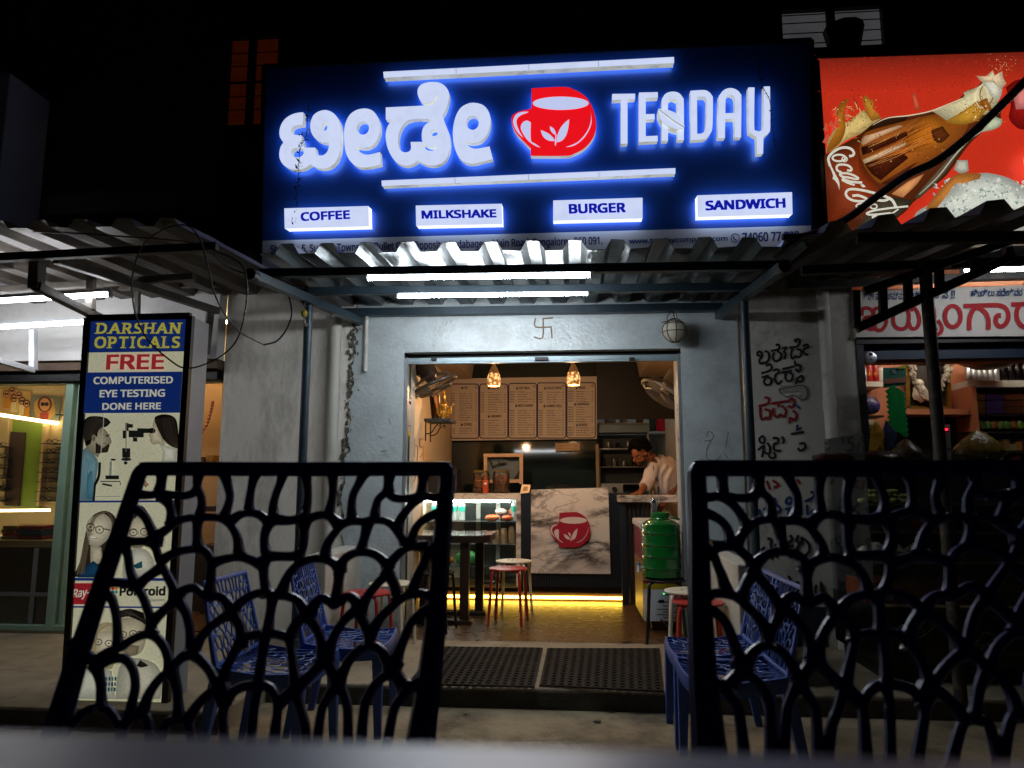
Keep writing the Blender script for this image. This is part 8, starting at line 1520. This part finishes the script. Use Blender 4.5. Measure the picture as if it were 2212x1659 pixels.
# things standing on the counter
zt2 = zr[0] + .001
pb_ = thing('payment_speaker', 'white payment sound box stand with red digits and blue round logo on the bakery counter', 'payment box', (P(2038, 1000, 4.6).x, 4.6, zt2)); q = [P(2021, 918, 4.6), P(2052, 917, 4.6), P(2056, 1003, 4.6), P(2024, 1003, 4.6)]; b = MB(); b.prism([[(p.x, max(p.z, zt2)) for p in q]], lambda x, z: Vector((x, 4.6, z)), (0, .05, 0)); b.build('stand', mat('stand white', '#a9a8a4', .4, var=.05), pb_, bevel=.008)
pr = Print(lambda x, y: P(x, y, 4.599), (0, -1, 0), .0003); pr.rect(2026, 923, 2049, 933, (.008, .006, .006)); pr.oval(2034.5, 956, 10, 10.5, (.05, .03, .24)); pr.line([(2030, 951), (2039, 951)], 2, (.7, .7, .72), 0); pr.line([(2036, 951), (2036, 963)], 2, (.7, .7, .72), 0); pr.line([(2031, 952), (2030, 958), (2035, 960), (2038, 956)], 1.6, (.7, .7, .72), 3); pr.text('PhonePe', (2022, 974.5), (2052, 974), (2022, 967.5), (.06, .04, .25), .03); pr.rect(2026, 980, 2050, 1001, (.40, .40, .39)); pr.build('stand_print', PRINT, pb_)
pr = Print(lambda x, y: P(x, y, 4.5975), (0, -1, 0), .0003); pr.text('07:00', (2029, 930.5), (2047, 930), (2029, 925.5), (1, .02, .03), .03); pr.mb.build('red_digits', glow('red digits', (1, .01, .03), 2.2), pb_)
for px, w, h, col, lab, sd in ((2118, .33, .20, '#7a6028', 'large clear bag of fried sticks on the bakery counter, tied at the top', 5), (1960, .20, .15, '#55402c', 'round clear bag of nuts on the bakery counter left of the pole', 6), (1900, .30, .08, '#3a1712', 'flat clear pack of dark red sweets on the bakery counter', 7), (1800, .26, .07, '#33160f', 'flat pack of dark sweets at the left end of the bakery counter', 8)):
    o = bag('snack_bag', px, 1002, 4.62, w, h, .2, M_poly('bagged snack %d' % sd, col, 34), lab, sd, .9 if h > .12 else .2)
for px, col, lab, sd in ((1893, '#a87a1a', 'yellow and orange snack bag hanging at the left of the bakery opening', 9), (1918, '#24304c', 'dark blue and white snack bag hanging beside the yellow one', 10)):
    q = P(px, 990, 4.85); b = MB(); b.add([(q.x - .05, 4.85, q.z), (q.x + .07, 4.85, q.z), (q.x + .06, 4.83, q.z + .16), (q.x, 4.84, q.z + .25), (q.x - .04, 4.83, q.z + .14), (q.x + .01, 4.80, q.z + .08)], [(0, 1, 5), (1, 2, 5), (2, 3, 5), (3, 4, 5), (4, 0, 5), (0, 4, 3, 2, 1)]); tag(b.build('snack_packet', mat('snack foil %d' % sd, col, .25, var=.5, vs=14), None, loc=tuple(q)), lab, 'snack bag')
# pale box sign seen end-on at the far left edge
fs = thing('box_sign', 'pale end of a box sign at the far left edge, faintly lit blue', 'sign', tuple(P(10, 300, 4.5))); a, c = P(24, 490, 4.5), P(34, 165, 4.5); b = MB(); b.add([(c.x - .9, 4.45, a.z - .4), (c.x, 4.45, a.z - .4), (c.x, 4.85, a.z - .4), (c.x - .9, 4.85, a.z - .4), (c.x - .9, 4.45, c.z + .12), (c.x, 4.45, c.z), (c.x, 4.85, c.z), (c.x - .9, 4.85, c.z + .12)], [(0, 3, 2, 1), (4, 5, 6, 7), (0, 1, 5, 4), (1, 2, 6, 5), (2, 3, 7, 6), (3, 0, 4, 7)]); b.build('sign_case', mat('pale sign case', '#b9bcc4', .5, var=.05), fs, bevel=.01)
